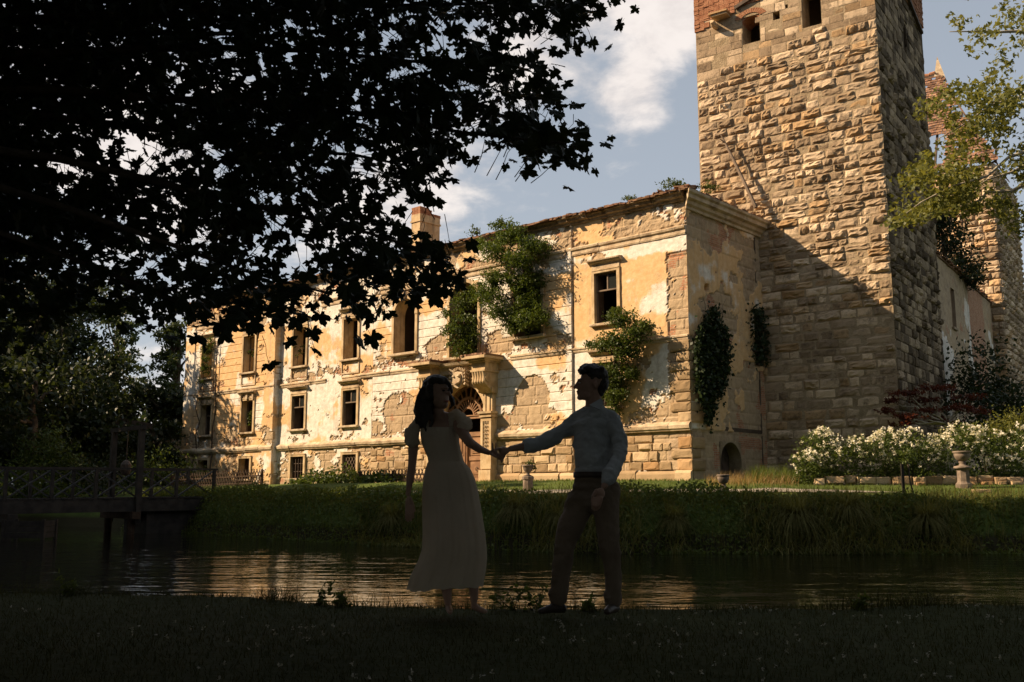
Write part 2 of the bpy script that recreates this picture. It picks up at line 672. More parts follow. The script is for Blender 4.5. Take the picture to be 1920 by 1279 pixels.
# ------------------------------------------------------------------ stone materials
def stone_mat(name, c1, c2, c3, rand=0.22, lichen=0.35, bump=0.7):
    m, g, out = new_mat(name)
    tc = g.n('ShaderNodeTexCoord'); oi = g.n('ShaderNodeObjectInfo'); geo = g.n('ShaderNodeNewGeometry')
    pos = geo.outputs['Position']
    n1 = g.noise(pos, 1.3, 6, 0.6); n2 = g.noise(pos, 7.0, 6, 0.65); n3 = g.noise(pos, 26.0, 5, 0.7)
    r1 = g.math('FRACT', g.math('ADD', geo.outputs['Random Per Island'], oi.outputs['Random']))
    r2 = g.math('FRACT', g.math('MULTIPLY', r1, 9.7))
    col = g.mix(g.ramp(g.math('ADD', g.math('MULTIPLY', r1, 0.6), g.math('MULTIPLY', n2, 0.5)), 0.2, 0.85), c1, c2)
    col = g.mix(g.math('MULTIPLY', g.ramp(r2, 0.72, 0.95), 0.7), col, c3)
    dark = g.ramp(g.math('ADD', g.math('MULTIPLY', n1, 0.6), g.math('MULTIPLY', n2, 0.5)), 0.52, 0.74)
    col = g.mix(g.math('MULTIPLY', dark, lichen), col, (c1[0] * 0.28, c1[1] * 0.28, c1[2] * 0.3))
    st = g.noise(g.mapping(pos, (1.1, 1.1, 0.16)), 1.0, 6, 0.65)
    col = g.mix(g.math('MULTIPLY', g.ramp(st, 0.5, 0.68), lichen * 0.5), col, (c1[0] * 0.42, c1[1] * 0.40, c1[2] * 0.38))
    k = g.math('ADD', 1.0 - rand, g.math('MULTIPLY', r1, 2 * rand))
    hs = g.n('ShaderNodeHueSaturation'); g.set(hs, 'Value', k); g.set(hs, 'Saturation', 1.0); g.set(hs, 'Color', col)
    h = g.math('ADD', g.math('MULTIPLY', n2, 0.7), g.math('MULTIPLY', n3, 0.5))
    principled(g, out, hs.outputs[0], 0.95, 0.12, g.bump(h, bump, 0.04))
    return m


def plaster_mat():
    m, g, out = new_mat('old lime plaster')
    tc = g.n('ShaderNodeTexCoord'); v = tc.outputs['Object']
    peel = g.attr('peel'); och = g.attr('ochre'); brick = g.attr('brick'); tone = g.attr('tone')
    n1 = g.noise(v, 0.8, 6, 0.6); n2 = g.noise(v, 4.5, 7, 0.65); n3 = g.noise(v, 22, 5, 0.7)
    white = g.mix(g.ramp(n2, 0.3, 0.7), (0.60, 0.54, 0.45), (0.80, 0.75, 0.67))
    sv = g.mapping(v, (3.0, 3.0, 0.35))
    ns = g.noise(sv, 1.2, 6, 0.65)
    yellow = g.mix(g.ramp(n2, 0.3, 0.75), (0.60, 0.375, 0.175), (0.70, 0.49, 0.27))
    wash = g.noise(sv, 0.9, 7, 0.7)
    fo = g.ramp(g.math('ADD', g.math('ADD', och, g.math('MULTIPLY', g.math('SUBTRACT', n3, 0.5), 0.7)), g.math('MULTIPLY', g.math('SUBTRACT', wash, 0.5), 1.3)), 0.25, 0.85)
    col = g.mix(fo, white, yellow)
    # grey water streaks and soot (fixed stains of the render itself)
    col = g.mix(g.math('MULTIPLY', g.ramp(ns, 0.52, 0.72), 0.42), col, (0.30, 0.25, 0.19))
    col = g.mix(g.math('MULTIPLY', g.ramp(n1, 0.55, 0.72), 0.3), col, (0.42, 0.37, 0.30))
    mortar = g.mix(g.ramp(n2, 0.3, 0.7), (0.27, 0.195, 0.125), (0.46, 0.35, 0.235))
    mortar = g.mix(g.math('MULTIPLY', tone, 0.7), mortar, (0.50, 0.37, 0.22))
    bv = g.n('ShaderNodeTexBrick')
    bm_ = g.n('ShaderNodeSeparateXYZ'); g.set(bm_, 0, v)
    cb = g.n('ShaderNodeCombineXYZ')
    g.set(cb, 0, g.math('ADD', bm_.outputs[0], bm_.outputs[1])); g.set(cb, 1, bm_.outputs[2])
    g.set(bv, 'Vector', cb.outputs[0])
    g.set(bv, 'Scale', 1.0); bv.inputs['Brick Width'].default_value = 0.27; bv.inputs['Row Height'].default_value = 0.085
    bv.inputs['Mortar Size'].default_value = 0.012
    g.set(bv, 'Color1', (0.36, 0.155, 0.08)); g.set(bv, 'Color2', (0.46, 0.24, 0.135)); g.set(bv, 'Mortar', (0.38, 0.29, 0.20))
    bf = g.ramp(g.math('ADD', brick, g.math('MULTIPLY', g.math('SUBTRACT', n3, 0.5), 0.6)), 0.4, 0.65)
    raw = g.mix(bf, mortar, bv.outputs[0])
    pf = g.ramp(g.math('ADD', peel, g.math('MULTIPLY', g.math('SUBTRACT', n3, 0.5), 0.5)), 0.35, 0.6)
    col = g.mix(pf, col, raw)
    speck = g.ramp(g.math('ADD', g.math('MULTIPLY', g.noise(v, 30, 5, 0.75), 0.6), g.math('MULTIPLY', n1, 0.4)), 0.56, 0.62)
    col = g.mix(g.math('MULTIPLY', speck, 0.6), col, (0.16, 0.12, 0.08))
    h = g.math('ADD', g.math('MULTIPLY', n3, g.math('ADD', 0.25, pf)), g.math('MULTIPLY', n2, 0.3))
    principled(g, out, col, 0.95, 0.12, g.bump(h, 0.55, 0.03))
    return m


MT = {}
MT['plaster'] = plaster_mat()
MT['ashlar'] = stone_mat('tan ashlar', (0.34, 0.235, 0.13), (0.50, 0.37, 0.225), (0.44, 0.25, 0.11), 0.15, 0.3)
MT['tower_stone'] = stone_mat('rock faced sandstone', (0.34, 0.245, 0.155), (0.56, 0.43, 0.29), (0.45, 0.28, 0.13), 0.22, 0.85, 1.0)
MT['mortar'] = simple('old mortar', (0.25, 0.185, 0.11), (0.40, 0.31, 0.20), 2.5, 6, 0.97, 0.9, 14, 0.05)
MT['dark_stone'] = stone_mat('weathered shaded stone', (0.12, 0.085, 0.05), (0.33, 0.25, 0.16), (0.10, 0.07, 0.04), 0.3, 0.95, 0.9)  # weathered, and darker than the tower front: side face shade put into colour
MT['trim'] = simple('ochre stone trim', (0.42, 0.29, 0.15), (0.60, 0.46, 0.28), 2.2, 6, 0.9, 0.5, 20, 0.015, streak=(2.0, 0.5, (0.24, 0.18, 0.11)))
MT['trim_worn'] = simple('worn cornice render', (0.40, 0.29, 0.18), (0.60, 0.49, 0.34), 1.8, 7, 0.95, 0.8, 14, 0.03, streak=(1.3, 2.5, (0.20, 0.14, 0.09)))
MT['frieze'] = simple('crumbling eaves masonry', (0.17, 0.115, 0.07), (0.42, 0.32, 0.215), 3.5, 7, 0.97, 1.0, 12, 0.06)
MT['brick'] = simple('raw red brick', (0.25, 0.105, 0.055), (0.40, 0.20, 0.11), 5, 6, 0.95, 0.9, 30, 0.03)
MT['tile'] = simple('weathered roof tile', (0.14, 0.075, 0.045), (0.27, 0.155, 0.095), 2, 5, 0.9, 0.5, 20, 0.02, rand=0.4)
MT['oldwood'] = simple('grey weathered timber', (0.13, 0.095, 0.065), (0.24, 0.18, 0.13), 2, 6, 0.85, 0.5, 30, 0.01)
MT['doorwood'] = simple('carved brown door timber', (0.20, 0.105, 0.05), (0.34, 0.19, 0.095), 2, 6, 0.7, 0.4, 30, 0.01, spec=0.3)
MT['darkwood'] = simple('dark window timber', (0.05, 0.035, 0.025), (0.12, 0.085, 0.06), 3, 5, 0.7, 0.3, 30, 0.01)
MT['inner_dark'] = simple('shade darkened room plaster', (0.07, 0.05, 0.035), (0.13, 0.095, 0.065), 1.5, 5, 0.95, 0.4, 10, 0.02)  # shade of rooms and window reveals put into the plaster colour
MT['inner'] = simple('inner room plaster', (0.24, 0.17, 0.11), (0.36, 0.27, 0.18), 1.2, 6, 0.95, 0.5, 10, 0.02)
MT['iron'] = simple('rusty iron', (0.04, 0.028, 0.02), (0.10, 0.06, 0.035), 8, 4, 0.6, 0.3, 40, 0.005, spec=0.4)
m_, g_, o_ = new_mat('dusty pane')
principled(g_, o_, (0.02, 0.022, 0.02), 0.12, 0.5)
MT['glass'] = m_


# ------------------------------------------------------------------ stone block shapes
def stone_mesh(name, relief, seed, nx=6, nz=5, mat=None):
    """unit block: x,z in [-.5,.5], rock face bulging towards -y, back at y=+.5"""
    r = np.random.default_rng(seed)
    xs = np.array([-0.5, -0.44] + list(np.linspace(-0.3, 0.3, nx - 4)) + [0.44, 0.5])
    zs = np.array([-0.5, -0.40] + list(np.linspace(-0.25, 0.25, nz - 4)) + [0.40, 0.5])
    nx, nz = len(xs), len(zs)
    X, Z = np.meshgrid(xs, zs)
    ex = np.minimum(X + 0.5, 0.5 - X); ez = np.minimum(Z + 0.5, 0.5 - Z)
    e = np.minimum(ex / 0.16, ez / 0.2).clip(0, 1)
    bulge = e ** 0.8 * (0.35 + 0.65 * r.random(X.shape)) + e * 0.25 * (X * r.normal() + Z * r.normal())
    Yv = -relief * bulge
    jx = r.normal(size=X.shape) * 0.022 * (e > 0); jz = r.normal(size=X.shape) * 0.03 * (e > 0)
    if relief > 0.05:
        edge_in = 1 - 0.07 * r.random(X.shape) * (e == 0)
        X = X * edge_in; Z = Z * edge_in
    V = np.stack([(X + jx).ravel(), Yv.ravel(), (Z + jz).ravel()], 1)
    f = []
    for j in range(nz - 1):
        for i in range(nx - 1):
            a = j * nx + i
            f.append((a, a + 1, a + nx + 1, a + nx))
    ring = [i for i in range(nx)] + [j * nx + nx - 1 for j in range(1, nz)] + [(nz - 1) * nx + i for i in range(nx - 2, -1, -1)] + [j * nx for j in range(nz - 2, 0, -1)]
    b = len(V)
    back = V[ring].copy(); back[:, 1] = 0.5
    V = np.concatenate([V, back])
    k = len(ring)
    for i in range(k):
        f.append((ring[i], b + i, b + (i + 1) % k, ring[(i + 1) % k]))
    me = bpy.data.meshes.new(name)
    me.from_pydata([tuple(p) for p in V], [], f)
    if mat: me.materials.append(mat)
    me.update()
    return me


ROCK = [stone_mesh('stone', 0.55, 100 + i, 8, 7, MT['tower_stone']) for i in range(14)]
ROCK_LOW = [stone_mesh('stone', 0.22, 140 + i, 7, 6, MT['tower_stone']) for i in range(8)]
FLAT = [stone_mesh('stone', 0.06, 160 + i, 6, 5, MT['tower_stone']) for i in range(6)]
ASH = [stone_mesh('stone', 0.16, 180 + i, 7, 6, MT['ashlar']) for i in range(8)]
ASH_R = [stone_mesh('stone', 0.40, 190 + i, 6, 5, MT['ashlar']) for i in range(8)]


def put_stone(me, parent, x, y, z, w, h, d, roll=0.0, rotz=0.0, name='stone'):
    o = bpy.data.objects.new(name, me)
    COL.objects.link(o)
    o.parent = parent
    o.location = (x, y, z)
    o.scale = (w, d, h)
    o.rotation_euler = (0, roll, rotz)
    return o


def mesh_arrays(me):
    n = len(me.vertices); v = np.empty(n * 3, np.float32); me.vertices.foreach_get('co', v)
    return v.reshape(-1, 3), [tuple(p.vertices) for p in me.polygons]


# ================================================================== PALACE
PC = Vector((6.84, 38.0, 0))
PROT = math.atan2(-0.66788966, 0.74426031)
palace = thing('palace', 'long derelict three storey palace with peeling ochre and white plaster and empty windows', 'palace', PC, PROT)


def pal(x, y, z):
    """palace local -> world"""
    c, s = math.cos(PROT), math.sin(PROT)
    return Vector((PC.x + c * x - s * y, PC.y + s * x + c * y, z))


ROW_U, ROW_M, ROW_G = (7.9, 10.05), (4.42, 6.25), (1.75, 2.92)
WINS = []   # (s centre, half width, z0, z1, row)
for s_, hw in ((3.93, 0.58), (20.55, 0.58), (25.0, 0.58), (29.5, 0.58), (34.02, 0.60)):
    WINS.append((s_, hw, ROW_U[0], ROW_U[1], 'u'))
for s_, hw in ((3.93, 0.58), (20.5, 0.56), (24.95, 0.57), (29.45, 0.58), (33.88, 0.58)):
    WINS.append((s_, hw, ROW_M[0], ROW_M[1], 'm'))
for s_, hw in ((20.42, 0.55), (24.9, 0.58), (29.55, 0.55), (33.97, 0.57)):
    WINS.append((s_, hw, ROW_G[0], ROW_G[1], 'g'))
ARCHES = [(8.17, 0.78, 7.78, 9.75), (12.15, 0.92, 7.25, 9.85), (16.27, 0.78, 7.80, 9.75)]  # s, hw, z0, spring
PORT_S, PORT_HW, PORT_SPR = 12.13, 1.42, 4.48
WALL_T = 0.62
PZ0 = 1.0


def zone_off(s):
    return np.where(s > 26.85, 0.28, np.where((s > 5.68) & (s < 18.72), 0.07, 0.0))


def build_facade():
    holes = []
    for (s, hw, z0, z1, row) in WINS: holes.append((-s - hw, -s + hw, z0, z1))
    for (s, hw, z0, sp) in ARCHES: holes.append((-s - hw, -s + hw, z0, sp + hw))
    holes.append((-PORT_S - PORT_HW, -PORT_S + PORT_HW, PZ0, PORT_SPR + PORT_HW))
    ex = [h[0] for h in holes] + [h[1] for h in holes] + [-5.68, -5.62, -5.74, -18.72, -18.66, -26.85, -26.8, -27.9, -27.85, -35.4, -35.35]
    ez = [h[2] for h in holes] + [h[3] for h in holes]
    grooves = list(np.arange(3.98, 11.0, 0.405))
    for gq in grooves: ez += [gq - 0.03, gq, gq + 0.03]
    us = lines(-36.5, 0.0, 0.065, ex); zs = lines(PZ0, 12.65, 0.065, ez)
    X, Z = np.meshgrid(us, zs); S = -X
    mid = (S > 5.68) & (S < 18.72); ris = S > 26.85; plain = (S >= 18.72) & (S <= 26.85); right = S <= 5.68
    nz1 = fbm(X * 1.0, Z * 1.35, 1, 6, 0.68); nz2 = fbm(X * 2.6, Z * 3.2, 9, 5, 0.68)
    b = np.full(X.shape, -0.30)
    low = Z < 3.35
    b = np.where(low & (S < 19), 0.42, b); b = np.where(low & plain, 0.02, b); b = np.where(low & ris, -0.02, b)
    band1 = np.exp(-((Z - 4.1) / 0.5) ** 2)
    b += np.where(mid, 0.46, np.where(ris, 0.42, np.where(plain, 0.12, 0.05))) * band1 * (Z > 3.5)
    b += 0.36 * np.exp(-((Z - 7.25) / 0.42) ** 2) * np.where(right, 0.2, np.where(ris, 0.25, 1.0))
    b += np.where(Z > 11.35, 0.26, 0.0)
    b += 0.30 * np.exp(-((Z - 10.9) / 0.45) ** 2) * np.where(right, 0.45, 0.8)
    b = np.where((S < 0.95 + 0.25 * nz2) & (Z < 10.35), 0.42, b)
    b += 0.30 * sstep(3.0, 0.3, S - 0.6 + (Z - 3.6) * 0.55) * (Z < 6.4) * (Z > 3.5)      # lower right corner bares its stone
    b += 0.75 * (1 - sstep(0.85, 1.05, np.hypot((S - 8.0) / 1.05, (Z - 4.95) / 1.15)))     # big bare patch right of the portal
    b += 0.50 * (1 - sstep(0.8, 1.1, np.hypot((S - 16.6) / 1.3, (Z - 5.0) / 0.95)))
    b += 0.45 * (1 - sstep(0.7, 1.1, np.hypot((S - 13.9) / 1.0, (Z - 7.9) / 0.6)))
    b += 0.35 * (1 - sstep(0.7, 1.1, np.hypot((S - 9.9) / 1.0, (Z - 7.7) / 0.7)))
    b += np.where(right & (Z > 7.1) & (Z < 10.6) & (S > 1.1), -0.25, 0)
    peel = sstep(-0.02, 0.05, nz1 * 0.85 + nz2 * 0.5 + 0.22 * fbm(X * 7.0, Z * 8.0, 55, 3, 0.7) + b)
    ob = np.where(right, 0.27, np.where(ris, 0.30, np.where(plain, 0.0, -0.10)))
    ob = ob + np.where(Z < 3.4, -0.1, 0) - 0.35 * np.exp(-((Z - 10.75) / 0.35) ** 2) + np.where(right & (Z < 6.8), -0.28, 0)
    ochre = sstep(-0.1, 0.22, fbm(X * 0.55, Z * 0.6, 21, 6) + ob)
    brick = sstep(0.02, 0.2, fbm(X * 1.3, Z * 1.6, 33, 5) + np.where(Z > 11.4, -0.16, -0.16) - 0.5 * (1 - sstep(0.85, 1.2, np.hypot((S - 8.0) / 1.05, (Z - 4.95) / 1.15))) + 0.16 * np.exp(-((Z - 7.15) / 0.35) ** 2) - np.where(low, 0.02, 0))
    # ashlar pattern behind the plaster
    ch = 0.42; row = np.floor((Z - 1.35) / ch); fz = (Z - 1.35) / ch - row
    cw = 0.62 + 0.3 * vnoise(row * 3.1, row * 0 + 2, 7)
    xx = X / cw + vnoise(row * 5.7, row * 0, 8) * 7
    cell = np.floor(xx); fx = xx - cell
    joint = np.minimum(np.minimum(fx, 1 - fx) * cw, np.minimum(fz, 1 - fz) * ch)
    tone = vnoise(cell * 3.7, row * 4.3, 12)
    jd = (1 - sstep(0.0, 0.045, joint)) * 0.03
    D = zone_off(S)
    gmask = (mid | (ris & (S > 27.9) & (S < 35.4))) & (Z > 3.6) & (Z < 10.9)
    gd = np.zeros(X.shape)
    for gq in grooves: gd += 0.035 * (1 - sstep(0.0, 0.032, np.abs(Z - gq)))
    vert = np.zeros(X.shape)
    for sx in (5.68, 18.72): vert += 0.07 * (1 - sstep(0.0, 0.05, np.abs(S - sx)))
    D = D - np.where(gmask, gd * (1 - peel), 0) - vert
    D += np.where((S > 26.85) & (S < 27.9), 0.06, 0) + np.where(S > 35.4, 0.06, 0)
    D -= 0.05 * peel
    D += peel * (0.03 * nz2 - jd + 0.012 * (tone - 0.5)) + 0.012 * nz2 * (1 - peel) + 0.02 * nz1
    rub = np.where(Z > 11.4, 1.0, 0.0) * peel
    D += rub * 0.06 * fbm(X * 4.5, Z * 7, 40, 4)
    heightfield('facade_wall', us, zs, holes, D, {'peel': peel, 'ochre': ochre, 'brick': brick, 'tone': tone},
                lambda u, z, d: np.stack([u, -d, z], 1), MT['plaster'], palace)
    # dark lead downpipe scar at both ends of the middle part
    for sx in (5.68,):
        mb = MB()
        z = 11.0
        mb.tube([(-sx, -0.03, zz) for zz in np.linspace(10.6, 3.7, 18)], 0.013, 6)
        mb.build('downpipe', MT['iron'], palace)


def arch_pts(hw, spr, n=14):
    return [(hw * math.cos(t), spr + hw * math.sin(t)) for t in np.linspace(0, math.pi, n)]


def spandrel(mb, xc, hw, spr, y0, y1):
    """fills the corners between a round arch and its square hole"""
    pts = arch_pts(hw, spr, 17)
    top = spr + hw
    for i in range(16):
        (xa, za), (xb, zb) = pts[i], pts[i + 1]
        v = []
        for y in (y0, y1):
            v += [(xc + xa, y, za), (xc + xb, y, zb), (xc + xb, y, top + 0.002), (xc + xa, y, top + 0.002)]
        mb.add(v, [(3, 2, 1, 0), (4, 5, 6, 7), (0, 1, 5, 4)])


def reveal(mb, x0, x1, z0, z1, y0, y1):
    e = 0.0
    mb.add([(x0, y0, z0), (x0, y1, z0), (x0, y1, z1), (x0, y0, z1)], [(0, 1, 2, 3)])
    mb.add([(x1, y0, z0), (x1, y0, z1), (x1, y1, z1), (x1, y1, z0)], [(0, 1, 2, 3)])
    mb.add([(x0, y0, z0), (x1, y0, z0), (x1, y1, z0), (x0, y1, z0)], [(0, 1, 2, 3)])
    mb.add([(x0, y0, z1), (x0, y1, z1), (x1, y1, z1), (x1, y0, z1)], [(0, 1, 2, 3)])


def hood_profile(z):
    return [(0.0, z - 0.02), (0.05, z), (0.08, z + 0.05), (0.17, z + 0.09), (0.19, z + 0.13), (0.25, z + 0.15), (0.26, z + 0.20), (0.0, z + 0.25)]


def build_windows():
    for (s, hw, z0, z1, row) in WINS:
        x = -s; off = float(zone_off(np.array([s]))[0]) + 0.01
        yo = -off
        fw = 0.15
        mb = MB()
        pr = 0.055
        # stone surround, mitred corners butted
        mb.box(x - hw - fw, x - hw, yo - pr, yo + 0.05, z0, z1)
        mb.box(x + hw, x + hw + fw, yo - pr, yo + 0.05, z0, z1)
        mb.box(x - hw - fw, x + hw + fw, yo - pr, yo + 0.05, z1, z1 + fw)
        mb.box(x - hw - fw + 0.03, x + hw + fw - 0.03, yo - pr - 0.02, yo - pr + 0.001, z1 + fw - 0.05, z1 + fw - 0.005)
        deep = row == 'u' and s > 18
        if deep: reveal(mb, x - hw, x + hw, z0, z1, yo - 0.002, WALL_T)
        else: reveal(mb, x - hw, x + hw, z0, z1, yo - 0.002, 0.10)
        w = mb.build('window', MT['trim'], palace)
        if not deep:
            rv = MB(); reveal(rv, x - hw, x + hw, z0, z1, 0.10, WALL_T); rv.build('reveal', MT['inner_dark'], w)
        # sill
        sl = MB().box(x - hw - fw - 0.06, x + hw + fw + 0.06, yo - 0.16, yo + 0.04, z0 - 0.11, z0 - 0.004)
        sl.build('sill', MT['trim_worn'], w, bevel=0.012)
        # hood
        if row != 'g':
            hb = MB()
            zt = z1 + fw + (0.16 if row == 'm' else 0.2)
            ext = hw + fw + 0.10
            pts = [(x - ext, yo + 0.02, 0, -1), (x + ext, yo + 0.02, 0, -1)]
            hb.sweep(hood_profile(zt), pts)
            hb.box(x - hw - fw + 0.02, x + hw + fw - 0.02, yo - 0.03, yo + 0.04, z1 + fw + 0.003, zt - 0.02)
            if s > 26.8 and row == 'm':
                for sx in (-1, 1): hb.box(x + sx * (hw + 0.03) - 0.06, x + sx * (hw + 0.03) + 0.06, yo - 0.13, yo + 0.02, z1 + 0.02, zt)
                hb.box(x - 0.09, x + 0.09, yo - 0.14, yo + 0.02, z1 + fw - 0.08, zt)
            hb.build('hood', MT['trim_worn'], w)
        if row == 'u' and s > 18:   # apron panel under upper sills
            ap = MB()
            za, zb = 7.12, z0 - 0.13
            for (a, b, c, d) in ((x - hw - fw, x - hw - fw + 0.07, za, zb), (x + hw + fw - 0.07, x + hw + fw, za, zb),
                                 (x - hw - fw + 0.07, x + hw + fw - 0.07, za, za + 0.07), (x - hw - fw + 0.07, x + hw + fw - 0.07, zb - 0.07, zb)):
                ap.box(a, b, yo - 0.035, yo + 0.03, c, d)
            ap.build('apron_panel', MT['trim_worn'], w)
        # timber casement
        yc = 0.05 if row != 'u' else 0.10
        cb = MB(); t = 0.055
        if row in 'm' or (row == 'u' and s < 18) or (row == 'u' and abs(s - 29.5) < 1):
            ztr = z0 + (z1 - z0) * 0.64
            cb.box(x - hw + 0.002, x - hw + t, yc, yc + 0.07, z0 + 0.002, z1 - 0.002); cb.box(x + hw - t, x + hw - 0.002, yc, yc + 0.07, z0 + 0.002, z1 - 0.002)
            cb.box(x - hw + t, x + hw - t, yc, yc + 0.07, z1 - t, z1 - 0.002); cb.box(x - hw + t, x + hw - t, yc - 0.01, yc + 0.08, ztr, ztr + 0.06)
            cb.box(x - 0.03, x + 0.03, yc + 0.005, yc + 0.065, ztr + 0.06, z1 - t)
            c = cb.build('casement', MT['oldwood'], w)
        elif row == 'g' and abs(s - 20.42) < 0.2:
            cb.box(x - hw + 0.002, x - hw + 0.04, yc, yc + 0.04, z0 + 0.002, z1 - 0.002); cb.box(x + hw - 0.04, x + hw - 0.002, yc, yc + 0.04, z0 + 0.002, z1 - 0.002)
            W = 2 * hw - 0.08; H = z1 - z0
            for q in np.arange(-W, W, 0.24):
                for sg in (1, -1):
                    # clipped diagonal bars
                    x0, za = q, 0.0
                    pts = []
                    for tt in np.linspace(0, 1, 30):
                        xx = q + tt * W * 1.0; zz = tt * W * 1.35
                        if 0 <= xx <= W and 0 <= zz <= H: pts.append((xx, zz))
                    if len(pts) > 1:
                        a, b = pts[0], pts[-1]
                        fx = (lambda q_: x - W / 2 + q_) if sg > 0 else (lambda q_: x + W / 2 - q_)
                        cb.bar((fx(a[0]), yc + 0.02, z0 + a[1]), (fx(b[0]), yc + 0.02, z0 + b[1]), 0.022, 0.022)
            cb.build('grille', MT['oldwood'], w)
        elif row == 'g':
            for q in np.linspace(-hw + 0.1, hw - 0.1, 5 if s < 27 else 3):
                cb.box(x + q - 0.015, x + q + 0.015, yc, yc + 0.03, z0 + 0.002, z1 - 0.002)
            for zz in (z0 + 0.35, z0 + 0.78): cb.box(x - hw + 0.002, x + hw - 0.002, yc + 0.03, yc + 0.05, zz, zz + 0.03)
            cb.build('grille', MT['iron'], w)
        if row in 'mu' and (row == 'm' or s < 18):
            gl = MB(); ztr = z0 + (z1 - z0) * 0.64
            gl.box(x + 0.03, x + hw - t, yc + 0.03, yc + 0.036, ztr + 0.06, z1 - t)
            gl.build('pane', MT['glass'], w)
    # round headed hall windows
    for (s, hw, z0, spr) in ARCHES:
        x = -s; yo = -0.08; fw = 0.16; top = spr + hw
        mb = MB()
        spandrel(mb, x, hw, spr, yo + 0.0, WALL_T)
        mb.box(x - hw - fw, x - hw, yo - 0.06, yo + 0.05, z0, spr); mb.box(x + hw, x + hw + fw, yo - 0.06, yo + 0.05, z0, spr)
        for i in range(16):
            t0, t1 = math.pi * i / 16, math.pi * (i + 1) / 16
            v = []
            for y in (yo - 0.06, yo + 0.04):
                for (r_, t_) in ((hw, t0), (hw + fw, t0), (hw + fw, t1), (hw, t1)):
                    v.append((x + r_ * math.cos(t_), y, spr + r_ * math.sin(t_)))
            mb.add(v, [(0, 1, 2, 3), (1, 5, 6, 2), (0, 3, 7, 4)])
        mb.box(x - hw - fw - 0.04, x - hw + 0.0, yo - 0.09, yo - 0.06, spr - 0.07, spr + 0.07)
        mb.box(x + hw, x + hw + fw + 0.04, yo - 0.09, yo - 0.06, spr - 0.07, spr + 0.07)
        mb.add([(x - hw, yo, z0), (x - hw, WALL_T, z0), (x - hw, WALL_T, spr), (x - hw, yo, spr)], [(0, 1, 2, 3)])
        mb.add([(x + hw, yo, z0), (x + hw, yo, spr), (x + hw, WALL_T, spr), (x + hw, WALL_T, z0)], [(0, 1, 2, 3)])
        mb.add([(x - hw, yo, z0), (x + hw, yo, z0), (x + hw, WALL_T, z0), (x - hw, WALL_T, z0)], [(0, 1, 2, 3)])
        w = mb.build('arched_window', MT['trim'], palace)
        MB().box(x - hw - fw - 0.1, x + hw + fw + 0.1, yo - 0.22, yo + 0.04, z0 - 0.13, z0 - 0.004).build('sill', MT['trim_worn'], w, bevel=0.015)
        ks = MB().box(x - 0.11, x + 0.11, yo - 0.15, yo + 0.02, top - 0.05, top + 0.32)
        ks.build('keystone', MT['trim_worn'], w, bevel=0.02)


